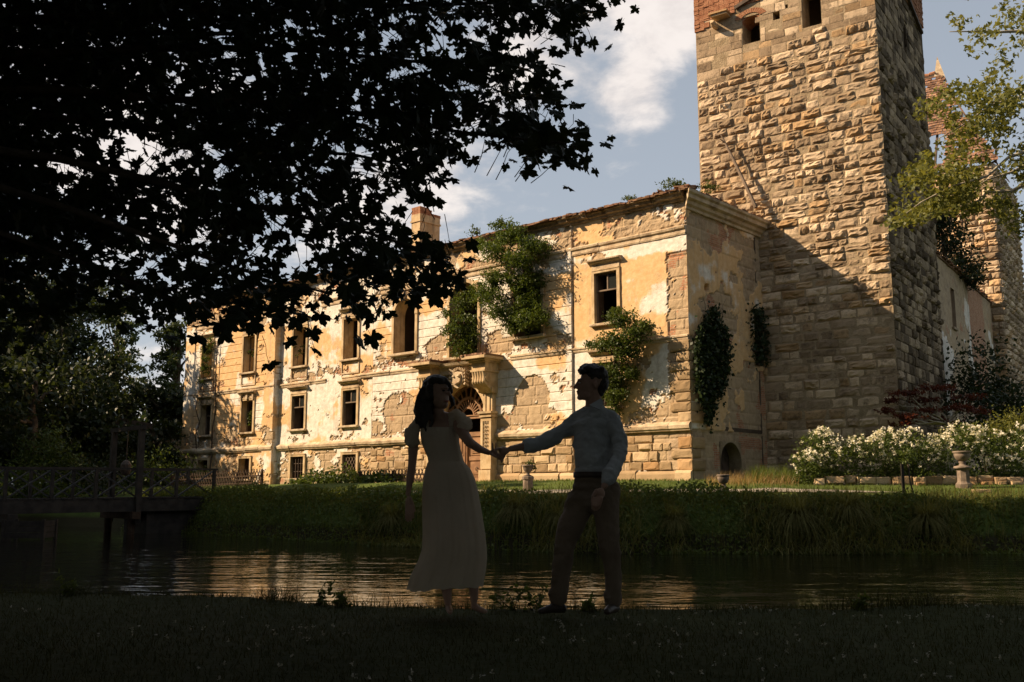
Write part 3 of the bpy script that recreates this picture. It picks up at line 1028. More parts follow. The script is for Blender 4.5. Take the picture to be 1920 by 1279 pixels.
def build_courses():
    # string courses, broken into worn lengths
    def course(name, z, prof, segs, mat=MT['trim_worn'], jit=0.012):
        for (a, b) in segs:
            x = -b
            while x < -a - 0.05:
                L = min(rng.uniform(1.1, 2.4), -a - x)
                if -a - x - L < 0.4: L = -a - x
                off = float(zone_off(np.array([-(x + L / 2)]))[0])
                mb = MB()
                dz = rng.normal() * jit; k = 1 + rng.normal() * 0.08
                n = max(2, int(L / 0.25))
                pts = [(x + (L - 0.008) * i / n, -off + 0.01 + rng.normal() * 0.006, 0, -1) for i in range(n + 1)]
                mb.sweep([(o * k, zz + dz) for o, zz in prof], pts)
                if rng.random() > 0.06: mb.build(name, mat, palace)
                x += L
    p_low = [(0, 3.28), (0.09, 3.30), (0.11, 3.36), (0.15, 3.38), (0.17, 3.50), (0.13, 3.56), (0.0, 3.66)]
    course('string_course', 0, p_low, ((0.02, 10.0), (14.35, 26.8), (26.86, 36.5)))
    p_mid = [(0, 6.78), (0.04, 6.79), (0.06, 6.84), (0.06, 6.90), (0.10, 6.92), (0.10, 6.98), (0.0, 7.03)]
    course('string_course', 0, p_mid, ((0.02, 9.2), (15.2, 26.8), (26.86, 36.5)), jit=0.006)
    p_top = [(0, 10.98), (0.04, 10.99), (0.06, 11.06), (0.03, 11.08), (0.03, 11.20), (0.09, 11.24), (0.11, 11.32), (0.0, 11.38)]
    course('string_course', 0, p_top, ((0.02, 26.8), (26.86, 36.5)), jit=0.005)
    # plinth
    p_pl = [(0, 0.95), (0.14, 0.95), (0.14, 1.66), (0.11, 1.72), (0.0, 1.78)]
    course('plinth', 0, p_pl, ((0.0, 10.0), (14.3, 19.0)), MT['ashlar'], jit=0.02)
    # main cornice: front and right side
    prof = [(0.0, 12.0), (0.06, 12.02), (0.08, 12.12), (0.18, 12.18), (0.22, 12.30), (0.36, 12.36), (0.38, 12.50), (0.47, 12.56), (0.49, 12.66), (0.0, 12.70)]
    sprof = prof
    prof = [(0.0, 12.36), (0.10, 12.38), (0.14, 12.46), (0.30, 12.50), (0.36, 12.60), (0.46, 12.64), (0.47, 12.68), (0.0, 12.70)]
    mb = MB()
    xs = np.arange(-36.5, 0.01, 0.25)
    wob = [(x, rng.normal() * 0.02) for x in xs]
    for i in range(len(xs) - 1):
        x = xs[i]; off = float(zone_off(np.array([-x - 0.12]))[0])
        k = 0.80 + 0.3 * float(vnoise(x * 1.7, 2.0, 3) - 0.5) + rng.normal() * 0.03
        if float(vnoise(x * 1.1, 7.0, 5)) > 0.66: k = 0.40 + 0.1 * rng.random()
        mb.sweep([(o * k, z) for o, z in prof], [(x, -off, 0, -1), (min(x + 0.25, -0.0), -off, 0, -1)])
    mb.build('cornice', MT['frieze'], palace)
    sm = MB()
    pts = [(0.0, y, 1, 0) for y in np.arange(0.0, 6.4, 0.3)]
    dirs = [(x, y, nx + (0.0), ny) for x, y, nx, ny in pts]
    dirs[0] = (0.0, 0.0, 1, -1)
    sm.sweep(sprof, dirs)
    sm.build('cornice', MT['trim_worn'], palace)
    # ragged tiles along the eaves
    tb = MB()
    for rowi, (dz, o) in enumerate(((12.69, 0.44), (12.73, 0.36), (12.77, 0.26), (12.81, 0.14))):
        x = -36.5
        while x < 0.2:
            w = rng.uniform(0.17, 0.26)
            if rng.random() > 0.10 + 0.12 * rowi:
                off = float(zone_off(np.array([-x]))[0]) + o + rng.normal() * 0.04
                z = dz + rng.normal() * 0.018
                tb.bar((x + w / 2, -off, z), (x + w / 2 + rng.normal() * 0.03, -off + 0.42, z + 0.07 + rng.normal() * 0.02), w * 0.95, 0.05)
            x += w
        y = -0.3
        while y < 6.2:
            w = rng.uniform(0.17, 0.26)
            if rng.random() > 0.12:
                z = dz + rng.normal() * 0.018
                tb.bar((o + rng.normal() * 0.04, y, z), (o - 0.42, y + rng.normal() * 0.03, z + 0.07), w * 0.95, 0.05)
            y += w
    # rubble heap on the corner
    for i in range(26):
        q = rng.uniform(-1.4, 0.3); h = rng.uniform(0, 0.16) * max(0, 1 - abs(q + 0.3))
        tb.bar((q, rng.uniform(-0.3, 0.5), 12.86 + h), (q + rng.normal() * 0.15, rng.uniform(-0.2, 0.6), 12.89 + h), 0.17, 0.05)
    tb.build('roof_tiles', MT['tile'], palace, kind='stuff')
    # roof plane and rubble behind the eaves, back wall, end wall
    rb = MB()
    rb.add([(-36.5, -0.35, 12.70), (0.3, -0.35, 12.70), (0.3, 6.2, 12.78), (-3.4, 6.3, 13.3), (-36.5, 9, 13.3)], [(0, 1, 2, 3, 4)])
    rb.build('roof', MT['tile'], palace)


def build_side():
    # right-hand end wall, in the shade
    y0, y1 = 2.12, 3.78
    holes = [(y0, y1, PZ0, 2.95), (5.25, 6.0, 6.3, 8.75)]
    us = lines(0.0, 6.32, 0.08, [y0, y1, 5.25, 6.0]); zs = lines(PZ0, 12.3, 0.08, [2.95, 6.3, 8.75])
    U, Z = np.meshgrid(us, zs)
    n1 = fbm(U * 0.6, Z * 0.7, 61, 6); n2 = fbm(U * 2.0, Z * 2.0, 67, 5)
    b = np.where(Z < 3.4, 0.35, -0.12) + 0.35 * np.exp(-((Z - 11.6) / 0.5) ** 2) + np.where((U > 4.2) & (Z < 6.4), 0.3, 0)
    b += 0.25 * (1 - sstep(0.8, 1.1, np.hypot((U - 3.4) / 0.9, (Z - 9.0) / 1.3)))
    peel = sstep(-0.02, 0.05, n1 + 0.3 * n2 + b)
    ch = 0.48; row = np.floor((Z - 1.35) / ch); fz = (Z - 1.35) / ch - row
    xx = U / 0.8 + vnoise(row * 5.7, row * 0, 8) * 7; cell = np.floor(xx); fx = xx - cell
    joint = np.minimum(np.minimum(fx, 1 - fx) * 0.8, np.minimum(fz, 1 - fz) * ch)
    D = -0.05 * peel + peel * (0.03 * n2 - 0.03 * (1 - sstep(0, 0.05, joint))) + 0.02 * n1
    # shallow panels and the round hole
    pan = ((U > 0.7) & (U < 1.9) & (Z > 7.4) & (Z < 10.9)) | ((U > 2.5) & (U < 4.2) & (Z > 7.4) & (Z < 10.7))
    D -= 0.03 * pan
    D -= 0.35 * (1 - sstep(0.10, 0.19, np.hypot(U - 1.5, Z - 9.07)))
    D += np.where(U < 0.1, 0.0, 0)
    heightfield('end_wall', us, zs, holes, D, {'peel': peel, 'ochre': sstep(-0.3, 0.2, n1 + 0.2), 'brick': sstep(0.0, 0.2, fbm(U, Z, 70, 4) + np.where((U > 3.6) & (Z < 3.2), 0.2, -0.15)), 'tone': vnoise(cell * 3, row * 4, 3)},
                lambda u, z, d: np.stack([d, u, z], 1), MT['plaster'], palace)
    # cellar arch with a plank door deep inside
    db = MB()
    hw = (y1 - y0) / 2; yc = (y0 + y1) / 2; spr = 2.95 - hw
    pts = arch_pts(hw, spr, 17)
    for i in range(16):
        (a, za), (c, zc) = pts[i], pts[i + 1]
        v = []
        for x in (-0.02, -0.75): v += [(x, yc + a, za), (x, yc + c, zc), (x, yc + c, 2.97), (x, yc + a, 2.97)]
        db.add(v, [(0, 1, 2, 3), (0, 4, 5, 1)])
    db.add([(-0.02, y0, PZ0), (-0.75, y0, PZ0), (-0.75, y0, spr), (-0.02, y0, spr)], [(0, 1, 2, 3)])
    db.add([(-0.02, y1, PZ0), (-0.02, y1, spr), (-0.75, y1, spr), (-0.75, y1, PZ0)], [(0, 1, 2, 3)])
    dw = db.build('cellar_doorway', MT['mortar'], palace)
    pd = MB()
    for i in range(6): pd.box(-0.62, -0.57, y0 + 0.02 + i * 0.27, y0 + 0.275 + i * 0.27, PZ0, 2.9)
    pd.build('plank_door', MT['darkwood'], dw)
    # blind niche beside the tower
    nb = MB()
    nb.box(-0.55, -0.5, 5.2, 6.1, 6.2, 8.9)
    for (a, b_) in ((5.25, 5.25), (6.0, 6.0)):
        nb.add([(0, a, 6.3), (-0.5, a, 6.3), (-0.5, a, 8.75), (0, a, 8.75)], [(0, 1, 2, 3)])
    nb.add([(0, 5.25, 6.3), (0, 6.0, 6.3), (-0.5, 6.0, 6.3), (-0.5, 5.25, 6.3)], [(0, 1, 2, 3)])
    nb.add([(0, 5.25, 8.75), (0, 6.0, 8.75), (-0.5, 6.0, 8.75), (-0.5, 5.25, 8.75)], [(0, 1, 2, 3)])
    nb.build('niche', MT['inner'], palace)
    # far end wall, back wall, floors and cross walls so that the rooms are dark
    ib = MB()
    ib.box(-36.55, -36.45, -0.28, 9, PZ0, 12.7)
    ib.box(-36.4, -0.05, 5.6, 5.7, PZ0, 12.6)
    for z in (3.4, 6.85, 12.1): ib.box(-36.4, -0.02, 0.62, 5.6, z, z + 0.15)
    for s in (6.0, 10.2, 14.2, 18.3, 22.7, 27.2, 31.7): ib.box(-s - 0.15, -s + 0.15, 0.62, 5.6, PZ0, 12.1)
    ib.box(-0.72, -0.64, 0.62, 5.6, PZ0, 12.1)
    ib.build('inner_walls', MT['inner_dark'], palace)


def build_base_stones():
    # quoins on the bared right corner, alternating long and short, wrapped on both faces
    z = 1.78; i = 0
    while z < 6.6:
        h = rng.uniform(0.36, 0.52)
        if not (3.25 < z + h / 2 < 3.7):
            L = 0.95 if i % 2 else 0.62
            L += rng.normal() * 0.06
            me = ASH[i % 8]
            put_stone(me, palace, -L / 2 + 0.012, -0.012, z + h / 2, L, h - 0.022, 0.3, rng.normal() * 0.008)
            L2 = 0.62 if i % 2 else 0.95
            put_stone(ASH[(i + 3) % 8], palace, 0.012, L2 / 2 + 0.02, z + h / 2, L2, h - 0.022, 0.3, 0, math.pi / 2)
        z += h; i += 1
    # squared rubble of the ground storey
    for (s0, s1) in ((0.95, 5.6), (5.75, 9.9), (14.4, 18.7)):
        z = 1.80
        off = float(zone_off(np.array([(s0 + s1) / 2]))[0])
        while z < 3.2:
            h = min(rng.uniform(0.27, 0.46), 3.26 - z)
            if h < 0.15: break
            x = -s1
            while x < -s0 - 0.15:
                w = min(rng.uniform(0.35, 0.95), -s0 - x)
                me = (ASH if rng.random() < 0.55 else ASH_R)[rng.integers(8)]
                if rng.random() > 0.16 + 0.25 * (z > 2.7):
                    put_stone(me, palace, x + w / 2, 0.03 - off - rng.uniform(0, 0.02), z + h / 2, w - 0.03, h - 0.03, rng.uniform(0.12, 0.34), rng.normal() * 0.03)
                x += w
            z += h


def build_portal():
    x = -PORT_S; hw = PORT_HW; spr = PORT_SPR; yo = -0.09
    portal = None
    mb = MB()
    # arch ring on its imposts
    fw = 0.42
    for i in range(22):
        t0, t1 = math.pi * i / 22, math.pi * (i + 1) / 22
        for (r0, r1, y) in ((hw, hw + 0.16, yo - 0.10), (hw + 0.16, hw + 0.30, yo - 0.16), (hw + 0.30, hw + fw, yo - 0.22)):
            v = []
            for yy in (y, yo + 0.06):
                for (r_, t_) in ((r0, t0), (r1, t0), (r1, t1), (r0, t1)): v.append((x + r_ * math.cos(t_), yy, spr + r_ * math.sin(t_)))
            mb.add(v, [(0, 1, 2, 3), (1, 5, 6, 2), (0, 3, 7, 4)])
    spandrel(mb, x, hw, spr, yo + 0.03, WALL_T)
    mb.add([(x - hw, yo - 0.1, PZ0), (x - hw, WALL_T, PZ0), (x - hw, WALL_T, spr), (x - hw, yo - 0.1, spr)], [(0, 1, 2, 3)])
    mb.add([(x + hw, yo - 0.1, PZ0), (x + hw, yo - 0.1, spr), (x + hw, WALL_T, spr), (x + hw, WALL_T, PZ0)], [(0, 1, 2, 3)])
    # wall field behind the entablature
    mb.box(x - 2.25, x - hw - 0.02, yo - 0.02, yo + 0.05, 5.4, 6.75)
    portal = mb.build('portal', MT['trim'], palace)
    for sx in (-1, 1):
        # pilaster with sunk relief panel
        pb = MB()
        xa, xb = sorted((x + sx * (hw + 0.02), x + sx * (hw + 0.66)))
        pb.box(xa - 0.04, xb + 0.04, yo - 0.44, yo + 0.05, PZ0, 1.95)
        pb.box(xa, xb, yo - 0.30, yo + 0.05, 1.95, 4.3)
        for (a, b) in ((xa, xa + 0.13), (xb - 0.13, xb)): pb.box(a, b, yo - 0.36, yo - 0.301, 2.0, 4.25)
        pb.box(xa + 0.13, xb - 0.13, yo - 0.36, yo - 0.301, 2.0, 2.75); pb.box(xa + 0.13, xb - 0.13, yo - 0.36, yo - 0.301, 4.12, 4.25)
        pb.box(xa - 0.05, xb + 0.05, yo - 0.42, yo + 0.05, 4.30, 4.38); pb.box(xa - 0.02, xb + 0.02, yo - 0.40, yo + 0.05, 4.38, 4.46); pb.box(xa - 0.09, xb + 0.09, yo - 0.47, yo + 0.05, 4.46, 4.56)
        pil = pb.build('pilaster', MT['trim'], portal)
        rb = MB()
        cx = (xa + xb) / 2
        z = 2.85
        while z < 4.08:   # carved leaf scroll
            for s2 in (-1, 1):
                rb.tube([(cx, yo - 0.31, z), (cx + s2 * 0.06, yo - 0.35, z + 0.05), (cx + s2 * 0.12, yo - 0.33, z + 0.02), (cx + s2 * 0.10, yo - 0.33, z - 0.05)], [0.02, 0.028, 0.022, 0.012], 5)
            rb.lathe([(0.01, 0), (0.035, 0.03), (0.01, 0.07)], 6, (cx, yo - 0.32, z + 0.06))
            z += 0.17
        rb.build('leaf_carving', MT['trim_worn'], pil)
        # upper shaft beside the arch, then scroll console
        ub = MB()
        ub.box(xa + 0.04, xb - 0.04, yo - 0.24, yo + 0.05, 4.56, 5.55)
        ub.box(xa + 0.16, xa + 0.22, yo - 0.28, yo - 0.24, 4.6, 5.5); ub.box(xb - 0.22, xb - 0.16, yo - 0.28, yo - 0.24, 4.6, 5.5)
        ub.build('shaft', MT['trim'], portal)
        cb = MB()
        prof = []
        for t in np.linspace(0, 1, 15):   # S shaped side view
            o = 0.26 + 0.62 * sstep(0.0, 0.55, np.array(t)) + 0.05 * math.sin(t * math.pi * 2)
            prof.append((float(o), 5.38 + 0.92 * t))
        n = 5
        wC = 0.78; xs = np.linspace(cx - wC / 2, cx + wC / 2, 2 * n * 2 + 1)
        pts = [(xx, yo, 0, -1) for xx in xs]
        k = len(prof)
        v = []; f = []
        for i, xx in enumerate(xs):
            gro = 0.045 * abs(math.sin((xx - xs[0]) / wC * math.pi * n))
            v += [(xx, yo - o - gro, z) for o, z in prof]
        for i in range(len(xs) - 1):
            for j in range(k - 1):
                a = i * k + j; f.append((a, a + k, a + k + 1, a + 1))
        cb.add(v, f)
        for xx, sgn in ((xs[0], 1), (xs[-1], -1)):
            pv = [(xx, yo - o, z) for o, z in prof] + [(xx, yo + 0.05, prof[-1][1]), (xx, yo + 0.05, prof[0][1])]
            cb.add(pv, [tuple(range(len(pv))) if sgn > 0 else tuple(range(len(pv) - 1, -1, -1))])
        for xx in (xs[0] - 0.015, xs[-1] + 0.015):
            for (oy, oz, r_) in ((0.62, 6.02, 0.20), (0.32, 5.52, 0.12)):
                cb.add([(xx + e, yo - oy + r_ * math.cos(t), oz + r_ * math.sin(t)) for e in (-0.02, 0.02) for t in np.linspace(0, 2 * math.pi, 13)[:-1]],
                       [tuple(range(12)), tuple(range(23, 11, -1))] + [(i, (i + 1) % 12, 12 + (i + 1) % 12, 12 + i) for i in range(12)])
        cb.build('console', MT['trim'], portal)
        eb = MB()
        eb.box(cx - 0.46, cx + 0.46, yo - 0.92, yo + 0.05, 6.30, 6.40); eb.box(cx - 0.42, cx + 0.42, yo - 0.86, yo + 0.05, 6.40, 6.72)
        eb.box(cx - 0.50, cx + 0.50, yo - 0.96, yo + 0.05, 6.72, 6.79); eb.box(cx - 0.60, cx + 0.60, yo - 1.08, yo + 0.05, 6.79, 6.86); eb.box(cx - 0.72, cx + 0.72, yo - 1.22, yo + 0.05, 6.86, 6.99)
        eb.build('impost_block', MT['trim'], portal, bevel=0.01)
        sl = MB()
        for i in range(9): sl.box(cx - 0.74 + i * 0.165, cx - 0.59 + i * 0.165, yo - 1.20 + rng.normal() * 0.03, yo + 0.05, 7.0 + rng.normal() * 0.008, 7.06 + rng.uniform(0, 0.05))
        sl.build('cover_slab', MT['tile'], portal)
    # entablature between the consoles
    en = MB()
    en.sweep([(0.0, 6.42), (0.22, 6.44), (0.22, 6.62), (0.3, 6.66), (0.3, 6.74), (0.48, 6.80), (0.55, 6.92), (0.0, 7.0)], [(x - hw + 0.04, yo, 0, -1), (x + hw - 0.04, yo, 0, -1)])
    en.build('entablature', MT['trim_worn'], portal)
    # coat of arms: shield, mantling, crown
    ca = MB()
    sh = [(0, -0.58), (0.22, -0.48), (0.38, -0.2), (0.40, 0.12), (0.34, 0.34), (0, 0.40), (-0.34, 0.34), (-0.40, 0.12), (-0.38, -0.2), (-0.22, -0.48)]
    zc = 6.18
    ca.prism([(x + a * 0.9, zc + b_ * 0.8) for a, b_ in sh], yo - 0.42, yo - 0.18)
    ca.prism([(x + a * 0.62, zc + b_ * 0.58) for a, b_ in sh], yo - 0.50, yo - 0.42)
    for s2 in (-1, 1):
        for q in range(5):
            t = -0.8 + q * 0.42
            ca.tube([(x + s2 * 0.34, yo - 0.3, zc + t * 0.35), (x + s2 * 0.52, yo - 0.40, zc + t * 0.42 + 0.06), (x + s2 * 0.60, yo - 0.3, zc + t * 0.4 - 0.04), (x + s2 * 0.50, yo - 0.26, zc + t * 0.4 - 0.10)], [0.07, 0.06, 0.045, 0.02], 6)
        ca.lathe([(0.02, 0), (0.09, 0.05), (0.05, 0.12)], 8, (x + s2 * 0.16, yo - 0.5, zc + 0.02))
    ca.tube([(x - 0.22, yo - 0.5, zc - 0.18), (x, yo - 0.53, zc - 0.27), (x + 0.22, yo - 0.5, zc - 0.18)], 0.04, 6)
    for q in range(7): ca.lathe([(0.035, 0), (0.04, 0.1), (0.02, 0.16)], 6, (x - 0.3 + q * 0.1, yo - 0.36, zc + 0.30 + 0.04 * (3 - abs(q - 3))))
    ca.build('coat_of_arms', MT['trim_worn'], portal)
    # fan light: radial wooden sunburst
    fl = MB()
    yf = 0.26
    fl.box(x - hw, x + hw, yf - 0.08, yf + 0.05, spr - 0.14, spr - 0.02)
    fl.box(x - hw, x + hw, yf - 0.12, yf + 0.05, spr - 0.02, spr + 0.03)
    for (r0, r1, y) in ((0.34, 0.42, yf - 0.05), (0.78, 0.90, yf - 0.05), (1.34, hw - 0.004, yf - 0.02)):
        for i in range(20):
            t0, t1 = math.pi * i / 20, math.pi * (i + 1) / 20
            v = []
            for yy in (y, yf + 0.03):
                for (r_, t_) in ((r0, t0), (r1, t0), (r1, t1), (r0, t1)): v.append((x + r_ * math.cos(t_), yy, spr + 0.03 + max(0, r_ * math.sin(t_) - 0.03)))
            fl.add(v, [(0, 1, 2, 3), (1, 5, 6, 2), (0, 3, 7, 4), (5, 4, 7, 6)])
    for i in range(1, 14):
        t = math.pi * i / 14
        fl.bar((x + 0.42 * math.cos(t), yf - 0.01, spr + 0.42 * math.sin(t)), (x + 0.79 * math.cos(t), yf - 0.01, spr + 0.79 * math.sin(t)), 0.05, 0.045, (0, 1, 0))
    for i in range(1, 11):
        t = math.pi * i / 11
        fl.bar((x + 0.90 * math.cos(t), yf - 0.01, spr + 0.9 * math.sin(t)), (x + 1.36 * math.cos(t), yf - 0.01, spr + 1.36 * math.sin(t)), 0.09, 0.04, (0, 1, 0))
    fl.build('fanlight', MT['doorwood'], portal)
    # two door leaves with raised panels; gap above where boards are gone
    for sx in (-1, 1):
        d = MB()
        xa, xb = sorted((x + sx * 0.015, x + sx * (hw - 0.01)))
        yd = 0.2; zt = 3.72
        d.box(xa, xb, yd, yd + 0.07, PZ0, zt)
        st = 0.15
        for (a, b) in ((xa, xa + st), (xb - st, xb)): d.box(a, b, yd - 0.05, yd - 0.001, PZ0, zt)
        for (za, zb) in ((1.3, 1.62), (2.42, 2.60), (3.52, zt)): d.box(xa + st, xb - st, yd - 0.05, yd - 0.001, za, zb)
        for (za, zb) in ((1.62, 2.42), (2.60, 3.52)):
            a, b = xa + st + 0.06, xb - st - 0.06
            d.box(a, b, yd - 0.03, yd - 0.002, za + 0.06, zb - 0.06)
            a += 0.10; b -= 0.10
            d.box(a, b, yd - 0.07, yd - 0.031, za + 0.16, zb - 0.16)
            a += 0.07; b -= 0.07
            d.box(a, b, yd - 0.085, yd - 0.071, za + 0.23, zb - 0.23)
        d.tube([(x + sx * 0.06, yd - 0.08, PZ0), (x + sx * 0.06, yd - 0.08, zt)], 0.045, 8)
        leaf = d.build('door_leaf', MT['doorwood'], portal)
        h = MB()
        cxk, zk = (xa + xb) / 2, 2.02
        h.tube([(cxk + 0.08 * math.cos(t), yd - 0.12, zk + 0.08 * math.sin(t)) for t in np.linspace(0, 2 * math.pi, 14)], 0.014, 5)
        h.tube([(cxk, yd - 0.08, zk + 0.08), (cxk, yd - 0.14, zk + 0.08)], 0.022, 6)
        h.build('door_ring', MT['iron'], leaf)
    st = MB()
    st.box(x - 2.3, x + 2.3, -0.95, -0.1, 1.1, 1.40)
    st.build('door_step', MT['ashlar'], portal, bevel=0.02)


def build_chimney():
    cb = MB()
    x0, x1, y0, y1 = -19.53, -18.84, 3.2, 4.70
    cb.box(x0, x1, y0, y1, 12.6, 15.7)
    cb.box(x0 - 0.05, x1 + 0.05, y0 - 0.05, y1 + 0.05, 15.7, 15.80)
    cb.box(x0 - 0.01, x1 + 0.01, y0 - 0.01, y1 + 0.01, 15.80, 16.14)
    c = cb.build('chimney', MT['trim'], palace)
    bb = MB()
    for k in range(5):
        lim = y1 - (0.04 * k if k < 2 else 0.3 + 0.22 * (k - 1)) - rng.uniform(0, 0.1)
        y = y0
        while y < lim:
            z = 16.14 + k * 0.085
            bb.box(x1 - 0.22, x1 + rng.normal() * 0.008, y, y + 0.21, z, z + 0.078)
            bb.box(x0 + rng.normal() * 0.008, x0 + 0.22, y, y + 0.21, z, z + 0.078)
            y += 0.225
        bb.box(x0 + 0.23, x1 - 0.23, y0, y0 + 0.2, 16.14 + k * 0.085, 16.218 + k * 0.085)
    bb.build('broken_brick', MT['brick'], c, kind='stuff')


build_facade()
build_windows()
build_courses()
build_side()
build_base_stones()
build_portal()
build_chimney()
# ================================================================== GREAT TOWER
E_W = Vector((10.914, 42.540))
TROT = math.atan2(-0.56900634, 0.82233314)
tower = thing('stone_tower', 'massive square tower of rock faced stone blocks rising beside the palace', 'tower', (E_W.x, E_W.y, 0), TROT)
TX0, TX1, TTOP = -2.75, 5.42, 26.5


def tow(x, y, z):
    c, s = math.cos(TROT), math.sin(TROT)
    return Vector((E_W.x + c * x - s * y, E_W.y + s * x + c * y, z))


T_HOLES = [(-0.47, 0.36, 21.12, 22.42), (2.29, 3.14, 21.15, 22.9), (0.98, 1.30, 21.90, 22.27), (1.56, 1.68, 22.30, 22.48)]


def course_heights(z0, z1, lo, hi):
    zs = [z0]
    while zs[-1] < z1: zs.append(zs[-1] + rng.uniform(lo, hi))
    return zs


def build_tower():
    mb = MB()
    wall_holes(mb, TX0, TX1, 0.8, TTOP, T_HOLES, -0.014, 1.1)
    mb.add([(TX0, 0.02, 0.8), (TX0, 0.02, TTOP), (TX0, 9.0, TTOP), (TX0, 9.0, 0.8)], [(0, 1, 2, 3)])
    mb.add([(TX0, 9.0, 0.8), (TX0, 9.0, TTOP), (TX1, 9.0, TTOP), (TX1, 9.0, 0.8)], [(0, 1, 2, 3)])
    mb.add([(TX0, 0.02, TTOP), (TX1, 0.02, TTOP), (TX1, 9, TTOP), (TX0, 9, TTOP)], [(0, 1, 2, 3)])
    mb.box(TX0 + 1.2, TX1 - 1.2, 2.6, 2.7, 20, 25)
    mb.build('core_wall', MT['mortar'], tower)
    fr = []   # every front stone
    zs = course_heights(1.0, TTOP, 0.27, 0.44)
    for k in range(len(zs) - 1):
        z, h = zs[k], zs[k + 1] - zs[k]
        x = TX0
        while x < TX1 - 0.02:
            w = min(rng.choice([rng.uniform(0.38, 0.7), rng.uniform(0.65, 1.15)]), TX1 - x)
            if TX1 - x - w < 0.3: w = TX1 - x
            zc, xc = z + h / 2, x + w / 2
            cutby = None
            for (a, b, c, d) in T_HOLES:
                if xc + w / 2 > a + 0.02 and xc - w / 2 < b - 0.02 and zc + h / 2 > c + 0.02 and zc - h / 2 < d + (0.42 if d - c > 1 else 0) - 0.02:
                    cutby = (a, b, c, d)
            if cutby:
                a, b, c, d = cutby
                if xc - w / 2 < a - 0.15: w2 = a - 0.02 - x; xc = x + w2 / 2; use = (xc, w2)
                elif xc + w / 2 > b + 0.15: w2 = x + w - b - 0.02; xc = b + 0.02 + w2 / 2; use = (xc, w2)
                else: use = None
                x += w
                if use is None or use[1] < 0.12: continue
                fr.append((use[0], zc, use[1], h)); continue
            fr.append((xc, zc, w, h))
            x += w
    vis = []; rest = []
    for st in fr:
        xc, zc, w, h = st
        hidden = (zc < 12.6 and xc < -0.1) or zc > 23.2
        if hidden: rest.append(st)
        else: vis.append(st)
    # the 300 largest in view are single stones; the remainder is one part
    vis.sort(key=lambda q: -q[2] * q[3])
    single, more = vis[:300], vis[300:]
    VV = []; FF = []; base = 0

    def style(xc, zc):
        smooth = zc > 20.15 + 0.075 * (xc - TX0) + rng.normal() * 0.12
        brickz = zc > 22.45 + 0.6 * sstep(-1.9, 0.5, np.array(xc)) + 0.5
        if smooth: return FLAT[rng.integers(6)], 0.16
        lowp = float(sstep(10.5, 6.0, np.array(zc)))
        if rng.random() < 0.16 + 0.72 * lowp: return ROCK_LOW[rng.integers(8)], rng.uniform(0.18, 0.34)
        return ROCK[rng.integers(14)], rng.uniform(0.12, 0.34)
    for (xc, zc, w, h) in single:
        me, d = style(xc, zc)
        put_stone(me, tower, xc, (-0.02 if me in FLAT else 0.0) + rng.normal() * 0.008, zc, w - 0.012, h - 0.012, d, rng.normal() * 0.018)
    cache = {}
    for (xc, zc, w, h) in more + rest:
        me, d = style(xc, zc)
        if me.name not in cache: cache[me.name] = mesh_arrays(me)
        v, f = cache[me.name]
        VV.append(v * np.array([w - 0.012, d, h - 0.012]) + np.array([xc, (-0.02 if me in FLAT else 0.0) + rng.normal() * 0.008, zc]))
        FF += [tuple(i + base for i in q) for q in f]; base += len(v)
    # shaded side face: same courses, all of it joined
    zs = course_heights(1.0, TTOP, 0.29, 0.47)
    SV = []; SF = []; sb = 0
    RH = [(3.0, 3.35, 22.6, 24.2), (5.0, 5.55, 21.2, 22.7), (4.0, 4.25, 22.3, 23.0)]
    for k in range(len(zs) - 1):
        z, h = zs[k], zs[k + 1] - zs[k]
        y = 0.0
        while y < 8.98:
            w = min(rng.uniform(0.36, 1.0), 9.0 - y)
            yc, zc = y + w / 2, z + h / 2
            y += w
            if any(a - 0.1 < yc < b + 0.1 and c < zc < d for a, b, c, d in RH): continue
            if rng.random() < 0.05: continue
            me, d = style(-1, zc if zc < 20 else 30)
            if rng.random() < 0.35: me = ROCK_LOW[rng.integers(8)]
            if me.name not in cache: cache[me.name] = mesh_arrays(me)
            v, f = cache[me.name]
            q = v * np.array([w - 0.02, d, h - 0.02])
            q = np.stack([TX1 - q[:, 1] + rng.normal() * 0.015, yc + q[:, 0], zc + q[:, 2]], 1)
            SV.append(q); SF += [tuple(i + sb for i in r_) for r_ in f]; sb += len(v)
    me = bpy.data.meshes.new('small_stones'); me.from_pydata(np.concatenate(VV).tolist(), [], FF); me.update()
    link('small_stones', me, MT['tower_stone'], tower, 'stuff')
    me = bpy.data.meshes.new('side_stones'); me.from_pydata(np.concatenate(SV).tolist(), [], SF); me.update()
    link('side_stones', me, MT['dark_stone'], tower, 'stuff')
    sw = MB()
    RHs = [(a, b, c, d) for a, b, c, d in RH]
    tmp = MB(); wall_holes(tmp, 0.0, 9.0, 0.8, TTOP, RHs, 0.0, 0.8)
    sw.add([(TX1 - 0.02 - y_, x_, z_) for x_, y_, z_ in tmp.v], tmp.f)
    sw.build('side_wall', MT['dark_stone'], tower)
    # brick patching and arches round the openings at the top
    bb = MB()
    for i in range(15):
        t0 = math.pi * (0.08 + 0.84 * i / 15); t1 = math.pi * (0.08 + 0.84 * (i + 1) / 15) - 0.03
        v = []
        for yy in (-0.05, 0.2):
            for (r_, t_) in ((0.46, t0), (0.78, t0), (0.78, t1), (0.46, t1)): v.append((-0.055 + r_ * math.cos(t_) * 1.0, yy, 22.28 + r_ * math.sin(t_) * 0.62))
        bb.add(v, [(0, 1, 2, 3), (1, 5, 6, 2), (0, 3, 7, 4), (5, 4, 7, 6), (0, 4, 5, 1), (3, 2, 6, 7)])
